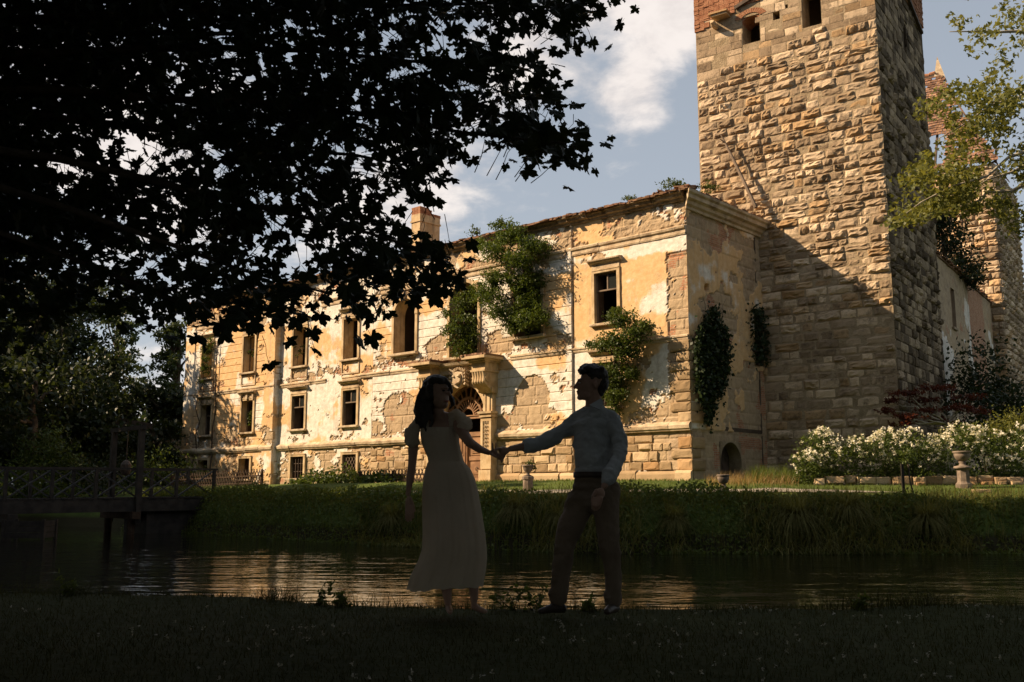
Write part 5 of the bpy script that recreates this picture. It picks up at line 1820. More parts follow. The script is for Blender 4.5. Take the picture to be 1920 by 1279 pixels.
def build_garden():
    # dark red maple
    b0 = at(1775, 850, 38.7); b = Vector((b0.x, b0.y, gz(b0.x, b0.y)))
    tiers = [(1700, 738, 0.9, 0.10), (1760, 728, 0.9, 0.10), (1815, 745, 0.8, 0.1), (1670, 752, 0.55, 0.10), (1740, 752, 0.7, 0.1), (1665, 770, 0.45, 0.13), (1710, 782, 0.85, 0.1), (1690, 795, 0.6, 0.08),
             (1800, 765, 0.9, 0.1), (1835, 772, 0.6, 0.08), (1770, 790, 0.8, 0.1), (1740, 770, 0.6, 0.08)]
    cl = [(*at(u, v, 38.7 + rng.uniform(-0.5, 0.6)), r, r * 0.7, h) for u, v, r, h in tiers]
    st = []
    fork = at(1775, 795, 38.7)
    st.append((wig(b, fork, 5, 0.06), 0.11, 0.08))
    for c in cl: st.append((wig(fork, Vector(c[:3]), 6, 0.12), 0.05, 0.012))
    plant('red_maple', 'low spreading tree with layered dark red leaves at the foot of the tower', 'tree', b, cl, 5200, 0.10, MT['leaf_red'], st, MT['bark_pale'], sub=14, spread=0.3)
    # white rose hedge in three bushes
    for i, (segs, lab) in enumerate((([(1535, 850, .75, .75), (1510, 868, .45, .5), (1575, 852, .7, .62), (1620, 850, .7, .62), (1540, 830, .35, .5)], 'white flowering rose bush at the left end of the hedge below the tower'),
                                     ([(1665, 845, .7, .72), (1710, 845, .7, .75), (1660, 825, .4, .4), (1750, 850, .7, .6), (1700, 870, .8, .35)], 'white flowering rose bush in the middle of the hedge behind the stake'),
                                     ([(1800, 840, .75, .85), (1850, 845, .8, .9), (1905, 850, .8, .9), (1945, 850, .8, .9), (1880, 875, .7, .5), (1800, 820, .5, .5)], 'tall white flowering rose bush behind the pedestal urn'))):
        Y0 = 34.4
        cl = [(*at(u, v, Y0 + rng.uniform(-0.2, 0.5)), ra, 0.6, ru) for u, v, ra, ru in segs]
        cl += [(c[0], c[1], 1.35 + 0.15, c[3], c[4], 0.35) for c in cl]
        c0 = cl[0]
        b = Vector((c0[0], Y0, 1.15))
        t = plant('rose_bush', lab, 'rose bush', b, cl, 8500, 0.085, MT['leaf_rose'], [(wig((c[0], c[1] + 0.1, 1.2), c[:3], 4), 0.02, 0.008) for c in cl[:len(segs)]], sub=10, group='rose bushes of the hedge', shell=0.42)
        cs = np.array(cl[:len(segs)])
        nf = 36 * len(segs)
        pick = rng.integers(len(cs), size=nf)
        d = rng.normal(size=(nf, 3)); d[:, 1] = -np.abs(d[:, 1]) * 0.8; d[:, 2] = d[:, 2] * 0.75 + 0.55
        d /= np.linalg.norm(d, axis=1)[:, None]
        cen = cs[pick, :3] + d * cs[pick, 3:6] * rng.uniform(0.95, 1.1, (nf, 1))
        rep = np.repeat(np.arange(nf), 9)
        P = cen[rep] + rng.normal(size=(len(rep), 3)) * 0.024
        V, F = leaf_quads(P, 0.062 * np.repeat(rng.uniform(0.6, 1.35, nf), 9), 0.8, 0.95)
        V = V - np.array(b)[None]
        link('blossoms', np_mesh('blossoms', V, F), MT['petal'], t, 'stuff')
    p = at(1895, 795, 36.5)
    plant('shrub', 'bright green sunlit shrub behind the rose hedge at the right edge', 'shrub', Vector((p.x, p.y, 1.3)), [(*p, 1.0, 0.7, 0.55), (p.x + 1, p.y, p.z - 0.3, 1, 0.7, 0.8), (p.x - 1.6, p.y, p.z - 0.35, 1.2, 0.7, 0.4)], 3600, 0.10, MT['leaf_golden'], [(wig((p.x, p.y, 1.3), p, 4), 0.05, 0.02)])
    # stone border below the roses
    sb = thing('stone_border', 'low border of rough pale stone blocks under the rose hedge', 'stone border', at(1640, 895, 33.9))
    u = 1527.0
    while u < 1905:
        du = rng.uniform(20, 44)
        a = at(u, 890, 33.8); c = at(u + du, 890, 33.8)
        w = c.x - a.x
        h = rng.uniform(0.25, 0.33)
        g0 = gz((a.x + c.x) / 2, 33.8)
        o = put_stone((ASH_R if rng.random() < 0.5 else ASH)[rng.integers(8)], sb, 0, 0, 0, w - 0.008, h, 0.35, rng.normal() * 0.02, rng.normal() * 0.03)
        o.location = Vector(((a.x + c.x) / 2, 33.8 + rng.normal() * 0.05, g0 + h / 2 - 0.02 + rng.uniform(-0.03, 0.03))) - sb.location
        if rng.random() < 0.35:
            o = put_stone(ASH[rng.integers(8)], sb, 0, 0, 0, w * 0.7, 0.13, 0.3, rng.normal() * 0.05, rng.normal() * 0.1)
            o.location = Vector(((a.x + c.x) / 2, 33.62, g0 + 0.03)) - sb.location
        u += du
    # garden bank behind the border (earth the roses grow in)
    # pedestal urn
    p = at(1808, 921, 32.9)
    b = Vector((p.x, p.y, gz(p.x, p.y)))
    t = thing('urn_pedestal', 'grey stone urn on an octagonal pedestal in front of the roses', 'urn', b); t.scale = (0.9, 0.9, 0.95)
    MB().lathe([(0.30, -0.1), (0.30, 0.12), (0.245, 0.18), (0.225, 0.22), (0.225, 0.60), (0.25, 0.64)], 8).build('pedestal', MT['urn'], t)
    MB().lathe([(0.30, 0.645), (0.32, 0.68), (0.30, 0.73), (0.13, 0.76), (0.11, 0.84), (0.14, 0.88), (0.10, 0.90)], 20).build('urn_foot', MT['urn'], t, True)
    MB().lathe([(0.11, 0.902), (0.20, 0.96), (0.265, 1.06), (0.28, 1.14), (0.26, 1.17), (0.32, 1.20), (0.33, 1.24), (0.27, 1.25), (0.22, 1.18)], 24).build('bowl', MT['urn'], t, True)
    # urn behind the couple
    p = at(990, 921, 32.2)
    b = Vector((p.x, p.y, gz(p.x, p.y)))
    t = thing('urn_pedestal', 'slim weathered stone urn with a trailing plant between the couple', 'urn', b)
    MB().lathe([(0.16, -0.1), (0.16, 0.40), (0.19, 0.43), (0.19, 0.50), (0.15, 0.53)], 8).build('pedestal', MT['urn'], t)
    MB().lathe([(0.15, 0.532), (0.06, 0.57), (0.05, 0.63), (0.11, 0.67), (0.16, 0.76), (0.165, 0.82), (0.20, 0.84), (0.20, 0.87), (0.15, 0.88), (0.12, 0.84)], 20).build('bowl', MT['urn'], t, True)
    P, _ = clump_points([(b.x + 0.05, b.y, b.z + 0.93, 0.16, 0.16, 0.09), (b.x + 0.2, b.y - 0.05, b.z + 0.78, 0.09, 0.1, 0.14)], 170, 8)
    foliage('trailing_plant', P, 0.07, MT['leaf_green'], t)
    # bowl urn on the bank edge
    p = at(1357, 926, 29.3)
    b = Vector((p.x, p.y, gz(p.x, p.y) + 0.22))
    t = thing('urn', 'small round stone bowl urn standing low on the far bank', 'urn', b)
    MB().lathe([(0.18, -0.4), (0.16, 0.05), (0.07, 0.10), (0.06, 0.16)], 18).build('foot', MT['urn'], t, True)
    MB().lathe([(0.06, 0.162), (0.12, 0.19), (0.165, 0.28), (0.17, 0.34), (0.16, 0.37), (0.19, 0.39), (0.19, 0.42), (0.16, 0.43), (0.12, 0.38)], 22).build('bowl', MT['urn'], t, True)
    # dark stake with a bent standard rose
    p = at(1695, 936, 28.6)
    b = Vector((p.x, p.y, gz(p.x, p.y)))
    t = thing('garden_stake', 'thin dark stake with a bent rose stem tied beside it', 'stake', b)
    MB().box(-0.035, 0.035, -0.035, 0.035, -0.1, 1.0).build('post', MT['bridge'], t)
    mb = MB(); mb.tube([(0.36, 0.0, -0.05), (0.27, 0, 0.2), (0.2, 0, 0.5), (0.19, 0, 0.85), (0.17, 0, 1.1)], 0.022, 6)
    mb.tube([(-0.0, 0.04, 0.66), (0.2, 0.0, 0.67)], 0.012, 5)
    mb.build('rose_stem', MT['bark'], t)
    p = b + Vector((0.14, 0, 1.25))
    P, _ = clump_points([(p.x, p.y, p.z, 0.28, 0.25, 0.25)], 340, 8)
    foliage('foliage', P, 0.07, MT['leaf_rose'], t)
    # flat stone by the pedestal
    p = at(1843, 926, 30.6)
    o = link('flat_stone', ASH[2]); o.location = (p.x, p.y, gz(p.x, p.y) + 0.06); o.scale = (0.55, 0.4, 0.12)
    tag(o, 'flat reddish stone lying in the grass beside the pedestal urn', 'stone')
    # dry grass and weeds by the palace corner
    t = thing('dry_grass_tuft', 'golden dry tall grass below the palace corner', 'grass tuft', at(1400, 905, 34.5))
    px = poly_sample([(1318, 908), (1340, 892), (1400, 884), (1440, 880), (1475, 890), (1500, 905)], 1500)
    blades('blades', [at(u, v, 34.2 + (905 - v) * 0.03 + rng.normal() * 0.6) for u, v in px], 0.12, 0.5, 0.009, MT['dry_grass'], t, 1.1)
    t = thing('weed_patch', 'green weeds and tall stems in front of the arched cellar door', 'weeds', at(1470, 900, 35))
    px = poly_sample([(1395, 905), (1420, 890), (1480, 888), (1500, 900), (1530, 905)], 1300)
    blades('blades', [at(u, v, 34.8 + rng.normal() * 0.3) for u, v in px], 0.15, 0.75, 0.012, MT['grass_far'], t, 0.9)


def ribbon(mb_lists, P, L, w, droop, lean):
    pass


def blades(name, P, l0, l1, w, mat, parent=None, lean=0.35, kind='stuff', drop=None):
    """bent blades, three quads each; on the ground beneath the given points unless drop is False"""
    P = np.array([tuple(p) for p in P], float)
    n = len(P)
    if drop is None: P[:, 2] = ground_z(P[:, 0], P[:, 1]) - 0.02
    L = rng.uniform(l0, l1, n)
    a = rng.uniform(0, 2 * math.pi, n)
    ln = lean * rng.random(n)
    dx, dy = np.cos(a) * ln, np.sin(a) * ln
    sx, sy = -np.sin(a + 0.6), np.cos(a + 0.6)
    rows = []
    for t, k in ((0, 1.0), (0.4, 0.85), (0.75, 0.55), (1.0, 0.06)):
        c = np.stack([P[:, 0] + dx * L * t * t, P[:, 1] + dy * L * t * t, P[:, 2] + L * (t - 0.35 * ln * t * t)], 1)
        off = np.stack([sx, sy, np.zeros(n)], 1) * (w * k / 2)
        rows.append(c - off); rows.append(c + off)
    V = np.stack(rows, 1).reshape(-1, 3)
    if parent is not None: V = V - np.array(parent.location)[None]
    b = np.arange(n)[:, None] * 8
    F = np.concatenate([b + np.array([[0, 1, 3, 2]]), b + np.array([[2, 3, 5, 4]]), b + np.array([[4, 5, 7, 6]])], 0)
    return link(name, np_mesh(name, V, F), mat, parent, kind)


build_garden()


def build_banks():
    # short grass of the far lawn, catching light
    n = 30000
    y = 27.5 + 13 * rng.random(n) ** 1.3
    x = rng.uniform(-0.40, 0.56, n) * y
    pt = (y > 30.3) & (y < 32.2) & (x < 11.6) & (x > -9)
    k = ~pt
    o = blades('far_lawn_grass', np.stack([x[k], y[k], 0 * y[k]], 1), 0.05, 0.14, 0.022, MT['grass_far'])
    # herbs covering the far bank
    n = 52000
    x = rng.uniform(-17, 17, n)
    t = rng.random(n)
    sy = shore(x)
    tall = 0.22 + 0.42 * vnoise(x * 0.9, x * 0 + 8, 3) + 0.25 * np.exp(-((x - 3.7) / 1.1) ** 2) + np.where(x < -5, 0.12, 0)
    tall = np.where(x > 7, tall * 0.55, tall)
    y = sy - 0.3 + 3.2 * t
    hump = np.clip(np.sin(np.clip(t, 0, 1) * math.pi * 0.92 + 0.25), 0.05, 1)
    z = ground_z(x, y) + tall * hump * rng.random(n) ** 0.5
    z = np.maximum(z, WATER_Z + 0.02)
    P = np.stack([x, y, z], 1) + rng.normal(size=(n, 3)) * np.array([0.05, 0.05, 0.03])
    V, F = leaf_quads(P, 0.10, 0.5, 0.6, 0.35)
    link('bank_herbs', np_mesh('bank_herbs', V, F), MT['leaf_nettle'], None, 'stuff')
    n = 9000
    x = rng.uniform(-17, 17, n); y = shore(x) + rng.uniform(-0.2, 3.2, n)
    blades('bank_grass', np.stack([x, y, 0 * x], 1), 0.25, 0.6, 0.016, MT['sedge'], None, 0.8)
    # sedge tussocks hanging over the water
    spots = [(735, 1000, 'drooping sedge tussock left of the woman on the far bank', 1.0), (970, 1010, 'drooping sedge tussock on the far bank between the couple', 1.15), (1045, 1000, 'small sedge tussock on the far bank behind the man', 0.7),
             (1265, 1030, 'tall drooping sedge tussock on the far bank right of the man', 0.95), (1490, 1030, 'widest dark sedge tussock on the far bank below the rose hedge', 1.35), (1590, 1035, 'sedge tussock leaning right beside the widest one', 1.0), (1735, 1030, 'sedge tussock on the far bank below the stake', 1.1)]
    for (u, v, lab, s) in spots:
        xg = (u - CX) / 1889.0
        Y = 26.0
        for _ in range(6): Y = float(shore(xg * Y)) + 0.55
        b = Vector((xg * Y, Y, gz(xg * Y, Y) + 0.12))
        t = thing('sedge_tussock', lab, 'grass tussock', b, 0, 'sedge tussocks along the far bank')
        s *= 0.85
        n = int(800 * s)
        a = rng.uniform(0, 2 * math.pi, n); L = rng.uniform(0.7, 1.35, n) * s; r0 = 0.12 * np.sqrt(rng.random(n)) * s
        e = rng.uniform(0.35, 1.0, n)
        rows = []
        for tt, k in ((0, 1), (0.35, 1), (0.7, 0.7), (1.0, 0.1)):
            rr = r0 + L * 0.75 * e * (tt ** 1.15)
            zz = L * (0.95 * (1 - 0.5 * e) * tt * 1.3 - 1.15 * e * tt ** 2.2)
            c = np.stack([np.cos(a) * rr, np.sin(a) * rr, zz], 1)
            off = np.stack([-np.sin(a), np.cos(a), 0 * a], 1) * 0.008 * k
            rows += [c - off, c + off]
        V = np.stack(rows, 1).reshape(-1, 3)
        bb = np.arange(n)[:, None] * 8
        F = np.concatenate([bb + np.array([[0, 1, 3, 2]]), bb + np.array([[2, 3, 5, 4]]), bb + np.array([[4, 5, 7, 6]])], 0)
        link('blades', np_mesh('blades', V, F), MT['sedge'], t, 'stuff')
    # shaggy fringe hanging to the water all along
    n = 15000
    x = rng.uniform(-15, 16.5, n); x = x[vnoise(x * 0.55, x * 0 + 2, 31) + 0.25 * vnoise(x * 2.3, x * 0 + 5, 33) > 0.62 - 0.12 * (x > 3)]; n = len(x); y = shore(x) + rng.uniform(-0.25, 1.3, n) + 0.3 * (vnoise(x * 0.8, x * 0, 6) - 0.5)
    L = rng.uniform(0.45, 1.0, n) * (0.6 + 0.8 * vnoise(x * 0.7, x * 0 + 3, 14))
    a = -math.pi / 2 + rng.normal(size=n) * 0.75
    e = rng.uniform(0.35, 1.0, n); zb = np.maximum(ground_z(x, y), WATER_Z)
    rows = []
    for tt, k in ((0, 1), (0.35, 1), (0.7, 0.7), (1.0, 0.1)):
        rr = L * 0.75 * e * (tt ** 1.15)
        zz = zb + L * (0.95 * (1 - 0.5 * e) * tt * 1.3 - 1.05 * e * tt ** 2.2)
        c = np.stack([x + np.cos(a) * rr, y + np.sin(a) * rr, np.maximum(zz, WATER_Z - 0.02)], 1)
        off = np.stack([-np.sin(a), np.cos(a), 0 * a], 1) * 0.008 * k
        rows += [c - off, c + off]
    V = np.stack(rows, 1).reshape(-1, 3); bb = np.arange(n)[:, None] * 8
    F = np.concatenate([bb + np.array([[0, 1, 3, 2]]), bb + np.array([[2, 3, 5, 4]]), bb + np.array([[4, 5, 7, 6]])], 0)
    link('bank_fringe', np_mesh('bank_fringe', V, F), MT['sedge'], None, 'stuff')
    # near lawn
    n = 70000
    y = 3.3 + 6.9 * rng.random(n) ** 0.9
    x = rng.uniform(-0.60, 0.60, n) * y
    k = y < edge(x) + 0.45
    x, y = x[k], y[k]
    far = np.clip((y - edge(x) + 0.8) / 1.0, 0, 1)
    P = np.stack([x, y, 0 * x], 1)
    hi = far > 0.55
    blades('lawn_grass', P[~hi], 0.025, 0.07, 0.005, MT['grass'], None, 0.9)
    E_ = P[hi]; v_ = vnoise(E_[:, 0] * 2.1, E_[:, 1] * 2.1, 17) + 0.3 * vnoise(E_[:, 0] * 7, E_[:, 1] * 7, 19)
    blades('bank_edge_grass', E_[v_ < 0.75], 0.03, 0.09, 0.006, MT['grass'], None, 1.0)
    blades('bank_edge_tufts', E_[v_ >= 0.75], 0.06, 0.20, 0.006, MT['grass'], None, 1.1)
    n = 330
    y = 3.6 + 4.3 * rng.random(n); x = rng.uniform(-0.56, 0.56, n) * y
    cl = vnoise(x * 1.1, y * 1.1, 4) + np.where(x > 0, 0.25, 0) > 0.45
    x, y = x[cl], y[cl]
    c = np.stack([x, y, ground_z(x, y) + 0.05], 1)
    rep = np.repeat(np.arange(len(c)), 6)
    P = c[rep] + rng.normal(size=(len(rep), 3)) * 0.004
    V, F = leaf_quads(P, 0.014, 0.6, 0.8)
    link('clover_flowers', np_mesh('clover_flowers', V, F), MT['clover'], None, 'stuff')
    # tall weeds standing against the water on the near bank
    W = [(602, 1122, 0.17, 'leafy weed with a tall spike on the near bank left of the woman'), (648, 1122, 0.10, 'small broad weed beside the tall spike weed left of the woman'), (142, 1098, 0.15, 'round leafy weed at the far left of the near bank'),
         (965, 1140, 0.22, 'tallest leafy weed on the near bank between the couple'), (1002, 1140, 0.17, 'thin weed on the near bank beside the man\'s front shoe'), (1105, 1148, 0.08, 'low weed between the man\'s shoes'), (1600, 1128, 0.11, 'small weed on the near bank towards the right edge')]
    for (u, v, h, lab) in W:
        xg = (u - CX) / 1889.0; Y = 8.0
        for _ in range(5): Y = float(edge(xg * Y)) - 0.15
        b = Vector((xg * Y, Y, gz(xg * Y, Y)))
        t = thing('weed', lab, 'weed', b, 0, 'weeds on the near bank edge')
        ch = []; pts = []
        for i in range(5):
            q = b + Vector((rng.normal() * h * 0.45, rng.normal() * 0.05, h * rng.uniform(0.5, 1.15)))
            c = wig(b + Vector((rng.normal() * 0.03, 0, 0)), q, 6, 0.15); ch.append((c, 0.004, 0.0015))
            for p in c[1:]:
                for _ in range(4): pts.append(p + Vector((rng.normal() * 0.008, rng.normal() * 0.008, rng.normal() * 0.008)))
        stem_mesh('stem', ch, MT['grass'], t)
        foliage('leaves', np.array([tuple(p) for p in pts]), 0.045, MT['leaf_nettle'], t, 0.5)


build_banks()


def tree(name, label, base, trunk_top, r, clumps, n, size, mat, bark=None, group=None, droop=0.0, limbs=None, sub=14, spread=0.34, aspect=0.6, shell=0.6):
    base = Vector(base)
    t = thing(name, label, 'tree', base, 0, group)
    P, cen = clump_points(clumps, n, sub, spread, shell)
    foliage('crown', P, size, mat, t, aspect, droop)
    ch = [(wig(base - Vector((0, 0, 0.3)), trunk_top, 9, 0.03), r, r * 0.35)]
    for c in (limbs if limbs is not None else clumps):
        c = Vector(c[:3])
        tt = 0.35 + 0.6 * min(1, max(0, (c.z - base.z) / max(0.1, (Vector(trunk_top).z - base.z)) - 0.25))
        s = base.lerp(Vector(trunk_top), min(0.97, tt))
        ch.append((wig(s, c, 6, 0.12), r * 0.35, r * 0.06))
    stem_mesh('trunk', ch, bark or MT['bark'], t)
    return t


def ball_crown(c, R_, H, k=9):
    out = []
    for i in range(k):
        a = rng.uniform(0, 2 * math.pi); q = rng.random() ** 0.5
        out.append((c[0] + math.cos(a) * R_ * 0.65 * q, c[1] + math.sin(a) * R_ * 0.65 * q, c[2] + rng.uniform(-0.75, 0.8) * H, R_ * rng.uniform(0.35, 0.55), R_ * rng.uniform(0.35, 0.55), H * rng.uniform(0.25, 0.4)))
    return out


def build_far_trees():
    # slim larch at the left of the palace
    for (u, ytop, Y, wide, n, lab, mat) in ((226, 575, 84, 3.6, 5200, 'tall slim pale larch standing left of the palace', 'leaf_larch'), (338, 610, 74, 3.2, 5000, 'thin airy tree close to the left end of the palace', 'leaf_larch')):
        top = at(u, ytop, Y); b = Vector((top.x, top.y, 1.3))
        cl = []
        H = top.z - 1.3
        for i in range(26):
            h = 0.22 + 0.78 * (i / 25) ** 0.9
            rad = wide * (1.05 - 0.75 * h) * rng.uniform(0.5, 1.0)
            a = rng.uniform(0, 2 * math.pi)
            cl.append((b.x + math.cos(a) * rad, b.y + math.sin(a) * rad, 1.3 + H * h, wide * 0.33, wide * 0.33, 0.35))
        tree('larch' if u < 300 else 'slender_tree', lab, b, top, 0.38, cl, n, 0.30, MT[mat], droop=0.25, sub=16, spread=0.42)
    for (u, v, Y, R_, H, n, lab) in ((70, 700, 60, 5.2, 6.0, 9000, 'broad dark tree at the far left edge behind the bridge'), (150, 770, 64, 4.2, 4.2, 6500, 'rounded dark tree left of the larch'), (20, 620, 72, 6, 7, 6500, 'tallest dark tree at the far left edge'),
                                    (235, 800, 68, 3.8, 3.2, 5200, 'bushy dark tree below the larch'), (310, 800, 70, 2.8, 3.0, 4200, 'ivy clad dark tree against the left end of the palace'), (-70, 690, 58, 5.5, 7, 5500, 'dark tree beyond the left edge of the picture'), (60, 800, 52, 4.2, 4.0, 6000, 'low dense dark tree directly behind the left end of the bridge'), (175, 850, 60, 3.2, 2.6, 4500, 'low dark tree behind the gate of the bridge'), (120, 640, 74, 5.0, 6.5, 7500, 'tall dark tree between the left edge and the larch'), (290, 860, 62, 2.2, 2.2, 3500, 'small dark tree between the gate and the palace')):
        c = at(u, v, Y); b = Vector((c.x, c.y, 1.2))
        tree('broadleaf_tree', lab, b, c + Vector((0, 0, H * 0.6)), 0.35, ball_crown(c, R_, H, 10), n, 0.34, MT['leaf_wood'], group='dark trees left of the palace')
    # shrubs and undergrowth behind the bridge
    for (u, v, Y, r, h, lab, mat) in ((85, 850, 50, 1.3, 1.9, 'pale green upright bush behind the bridge railing', 'leaf_green'), (30, 905, 48, 2.2, 1.0, 'low green thicket behind the left of the bridge', 'leaf_green'), (130, 900, 50, 2.2, 1.0, 'dark low bush behind the middle of the bridge', 'leaf_wood'),
                                      (300, 880, 56, 1.8, 1.2, 'bush with a few pale blooms beside the left end of the palace', 'leaf_green'), (335, 855, 64, 1.6, 2.0, 'dark shrub pressed against the left end of the palace', 'leaf_wood'), (215, 880, 58, 2.4, 1.4, 'dark bush behind the bridge gate', 'leaf_wood'),
                                      (640, 905, 47, 1.1, 0.5, 'low green shrub below the grille window', 'leaf_green'), (600, 912, 48, 1.2, 0.35, 'tangle of weeds at the foot of the facade', 'leaf_green'), (720, 912, 43, 1.0, 0.3, 'low weeds along the fence left of the woman', 'leaf_green')):
        p = at(u, v, Y); g0 = gz(p.x, p.y)
        b = Vector((p.x, p.y, g0)); zc = max(p.z, g0 + h * 0.6)
        plant('shrub', lab, 'shrub', b, [(p.x, p.y, zc, r, r, h), (p.x + r * 0.7, p.y + 0.3, zc - h * 0.35, r * 0.7, r * 0.7, h * 0.7), (p.x - r * 0.7, p.y, zc - h * 0.3, r * 0.7, r * 0.7, h * 0.7)], int(900 * r * max(h, 0.6)) + 500, 0.17, MT[mat],
              [(wig(b, (p.x, p.y, zc), 4), 0.05, 0.02)], group='undergrowth round the bridge and facade')
    # wood far behind
    cl = []
    for i in range(34):
        x = -95 + i * 1.9 + rng.normal() * 1.0
        cl.append((x, 118 + rng.normal() * 6, 5 + rng.uniform(0, 5), 4, 4, 5))
    P, _ = clump_points(cl, 16000, 14, 0.4)
    V, F = leaf_quads(P, 0.7, 0.4, 0.7)
    link('far_wood', np_mesh('far_wood', V, F), MT['leaf_wood'], None, 'stuff')
    # dim outbuilding between the trees
    c = at(225, 870, 66)
    t = thing('outbuilding', 'dim low outbuilding with two small dark windows behind the bridge gate', 'building', (c.x, c.y, 1.2))
    mb = MB(); wall_holes(mb, -3.6, 3.2, -0.5, 3.9, [(-1.6, -0.9, 1.5, 2.7), (0.5, 1.2, 1.5, 2.7)], 0, 0.3)
    mb.box(-3.6, 3.2, 0.35, 4, -0.5, 3.9)
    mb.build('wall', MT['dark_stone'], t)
    rb = MB(); rb.prism([(-3.9, 3.9), (3.5, 3.9), (3.5, 4.05), (-0.2, 4.7), (-3.9, 4.05)], -0.3, 4.2); rb.build('roof', MT['darkwood'], t)


build_far_trees()


def build_sycamore():
    base = Vector((20.5, 30.5, 1.2))
    t = thing('sycamore', 'sunlit sycamore reaching in from the right with golden green leaves', 'tree', base)
    polys = [([(1765, 25), (1800, 0), (1830, -60), (1980, -60), (1980, 230), (1850, 240), (1815, 205), (1835, 120), (1790, 60)], 3600),
             ([(1735, 180), (1800, 150), (1830, 165), (1980, 200), (1980, 470), (1900, 440), (1860, 400), (1800, 400), (1740, 330), (1745, 280), (1800, 240), (1720, 215)], 4600),
             ([(1740, 290), (1850, 330), (1880, 400), (1840, 410), (1760, 400), (1700, 420), (1665, 425), (1672, 370), (1700, 325)], 2600)]
    chains = []
    crown = base + Vector((-0.2, 0.4, 9.5))
    trunk = wig(base - Vector((0, 0, 0.3)), base + Vector((0.2, 0, 13)), 9, 0.03)
    chains.append((trunk, 0.45, 0.2))
    for (a, b2, Y, r) in (((1960, 330), (1780, 395), 30, 0.06), ((1960, 290), (1830, 350), 29.5, 0.05), ((1970, 260), (1700, 400), 29, 0.05), ((1970, 150), (1760, 260), 30, 0.05), ((1975, 60), (1780, 60), 30.5, 0.05), ((1970, 200), (1800, 190), 31, 0.05)):
        s = base + Vector((0.1, 0, max(3.0, at(*a, Y).z - base.z - 1.0)))
        pts = [s] + wig(at(*a, Y), at(*b2, Y - 0.6), 7, 0.06)
        chains.append((pts, r * 1.6, 0.012))
    stem_mesh('trunk', chains, MT['bark_pale'], t)
    PP = []
    for poly, n in polys:
        px = poly_sample(poly, n // 6)
        cen = np.array([at(u, v, rng.uniform(28.0, 32.0)) for u, v in px])
        gate = fbm(px[:, 0] * 0.024, px[:, 1] * 0.03, 90, 4) > -0.06
        cen = cen[gate]
        rep = np.repeat(np.arange(len(cen)), 7)
        PP.append(cen[rep] + rng.normal(size=(len(rep), 3)) * np.array([0.14, 0.17, 0.10]))
    # the part of the crown outside the picture
    P2, _ = clump_points([(21, 30.5, 12, 3.2, 3.5, 5), (20.5, 31, 6, 2.2, 2.5, 2.5), (22, 29, 9, 2.5, 3, 3)], 4200, 12)
    P2 = P2[P2[:, 0] > 17.9]
    PP.append(P2)
    P = np.concatenate(PP)
    V, F = leaf_fans(P, 0.125)
    link('crown', np_mesh('crown', V - np.array(base)[None], F), MT['leaf_golden'], t, 'stuff')


build_sycamore()
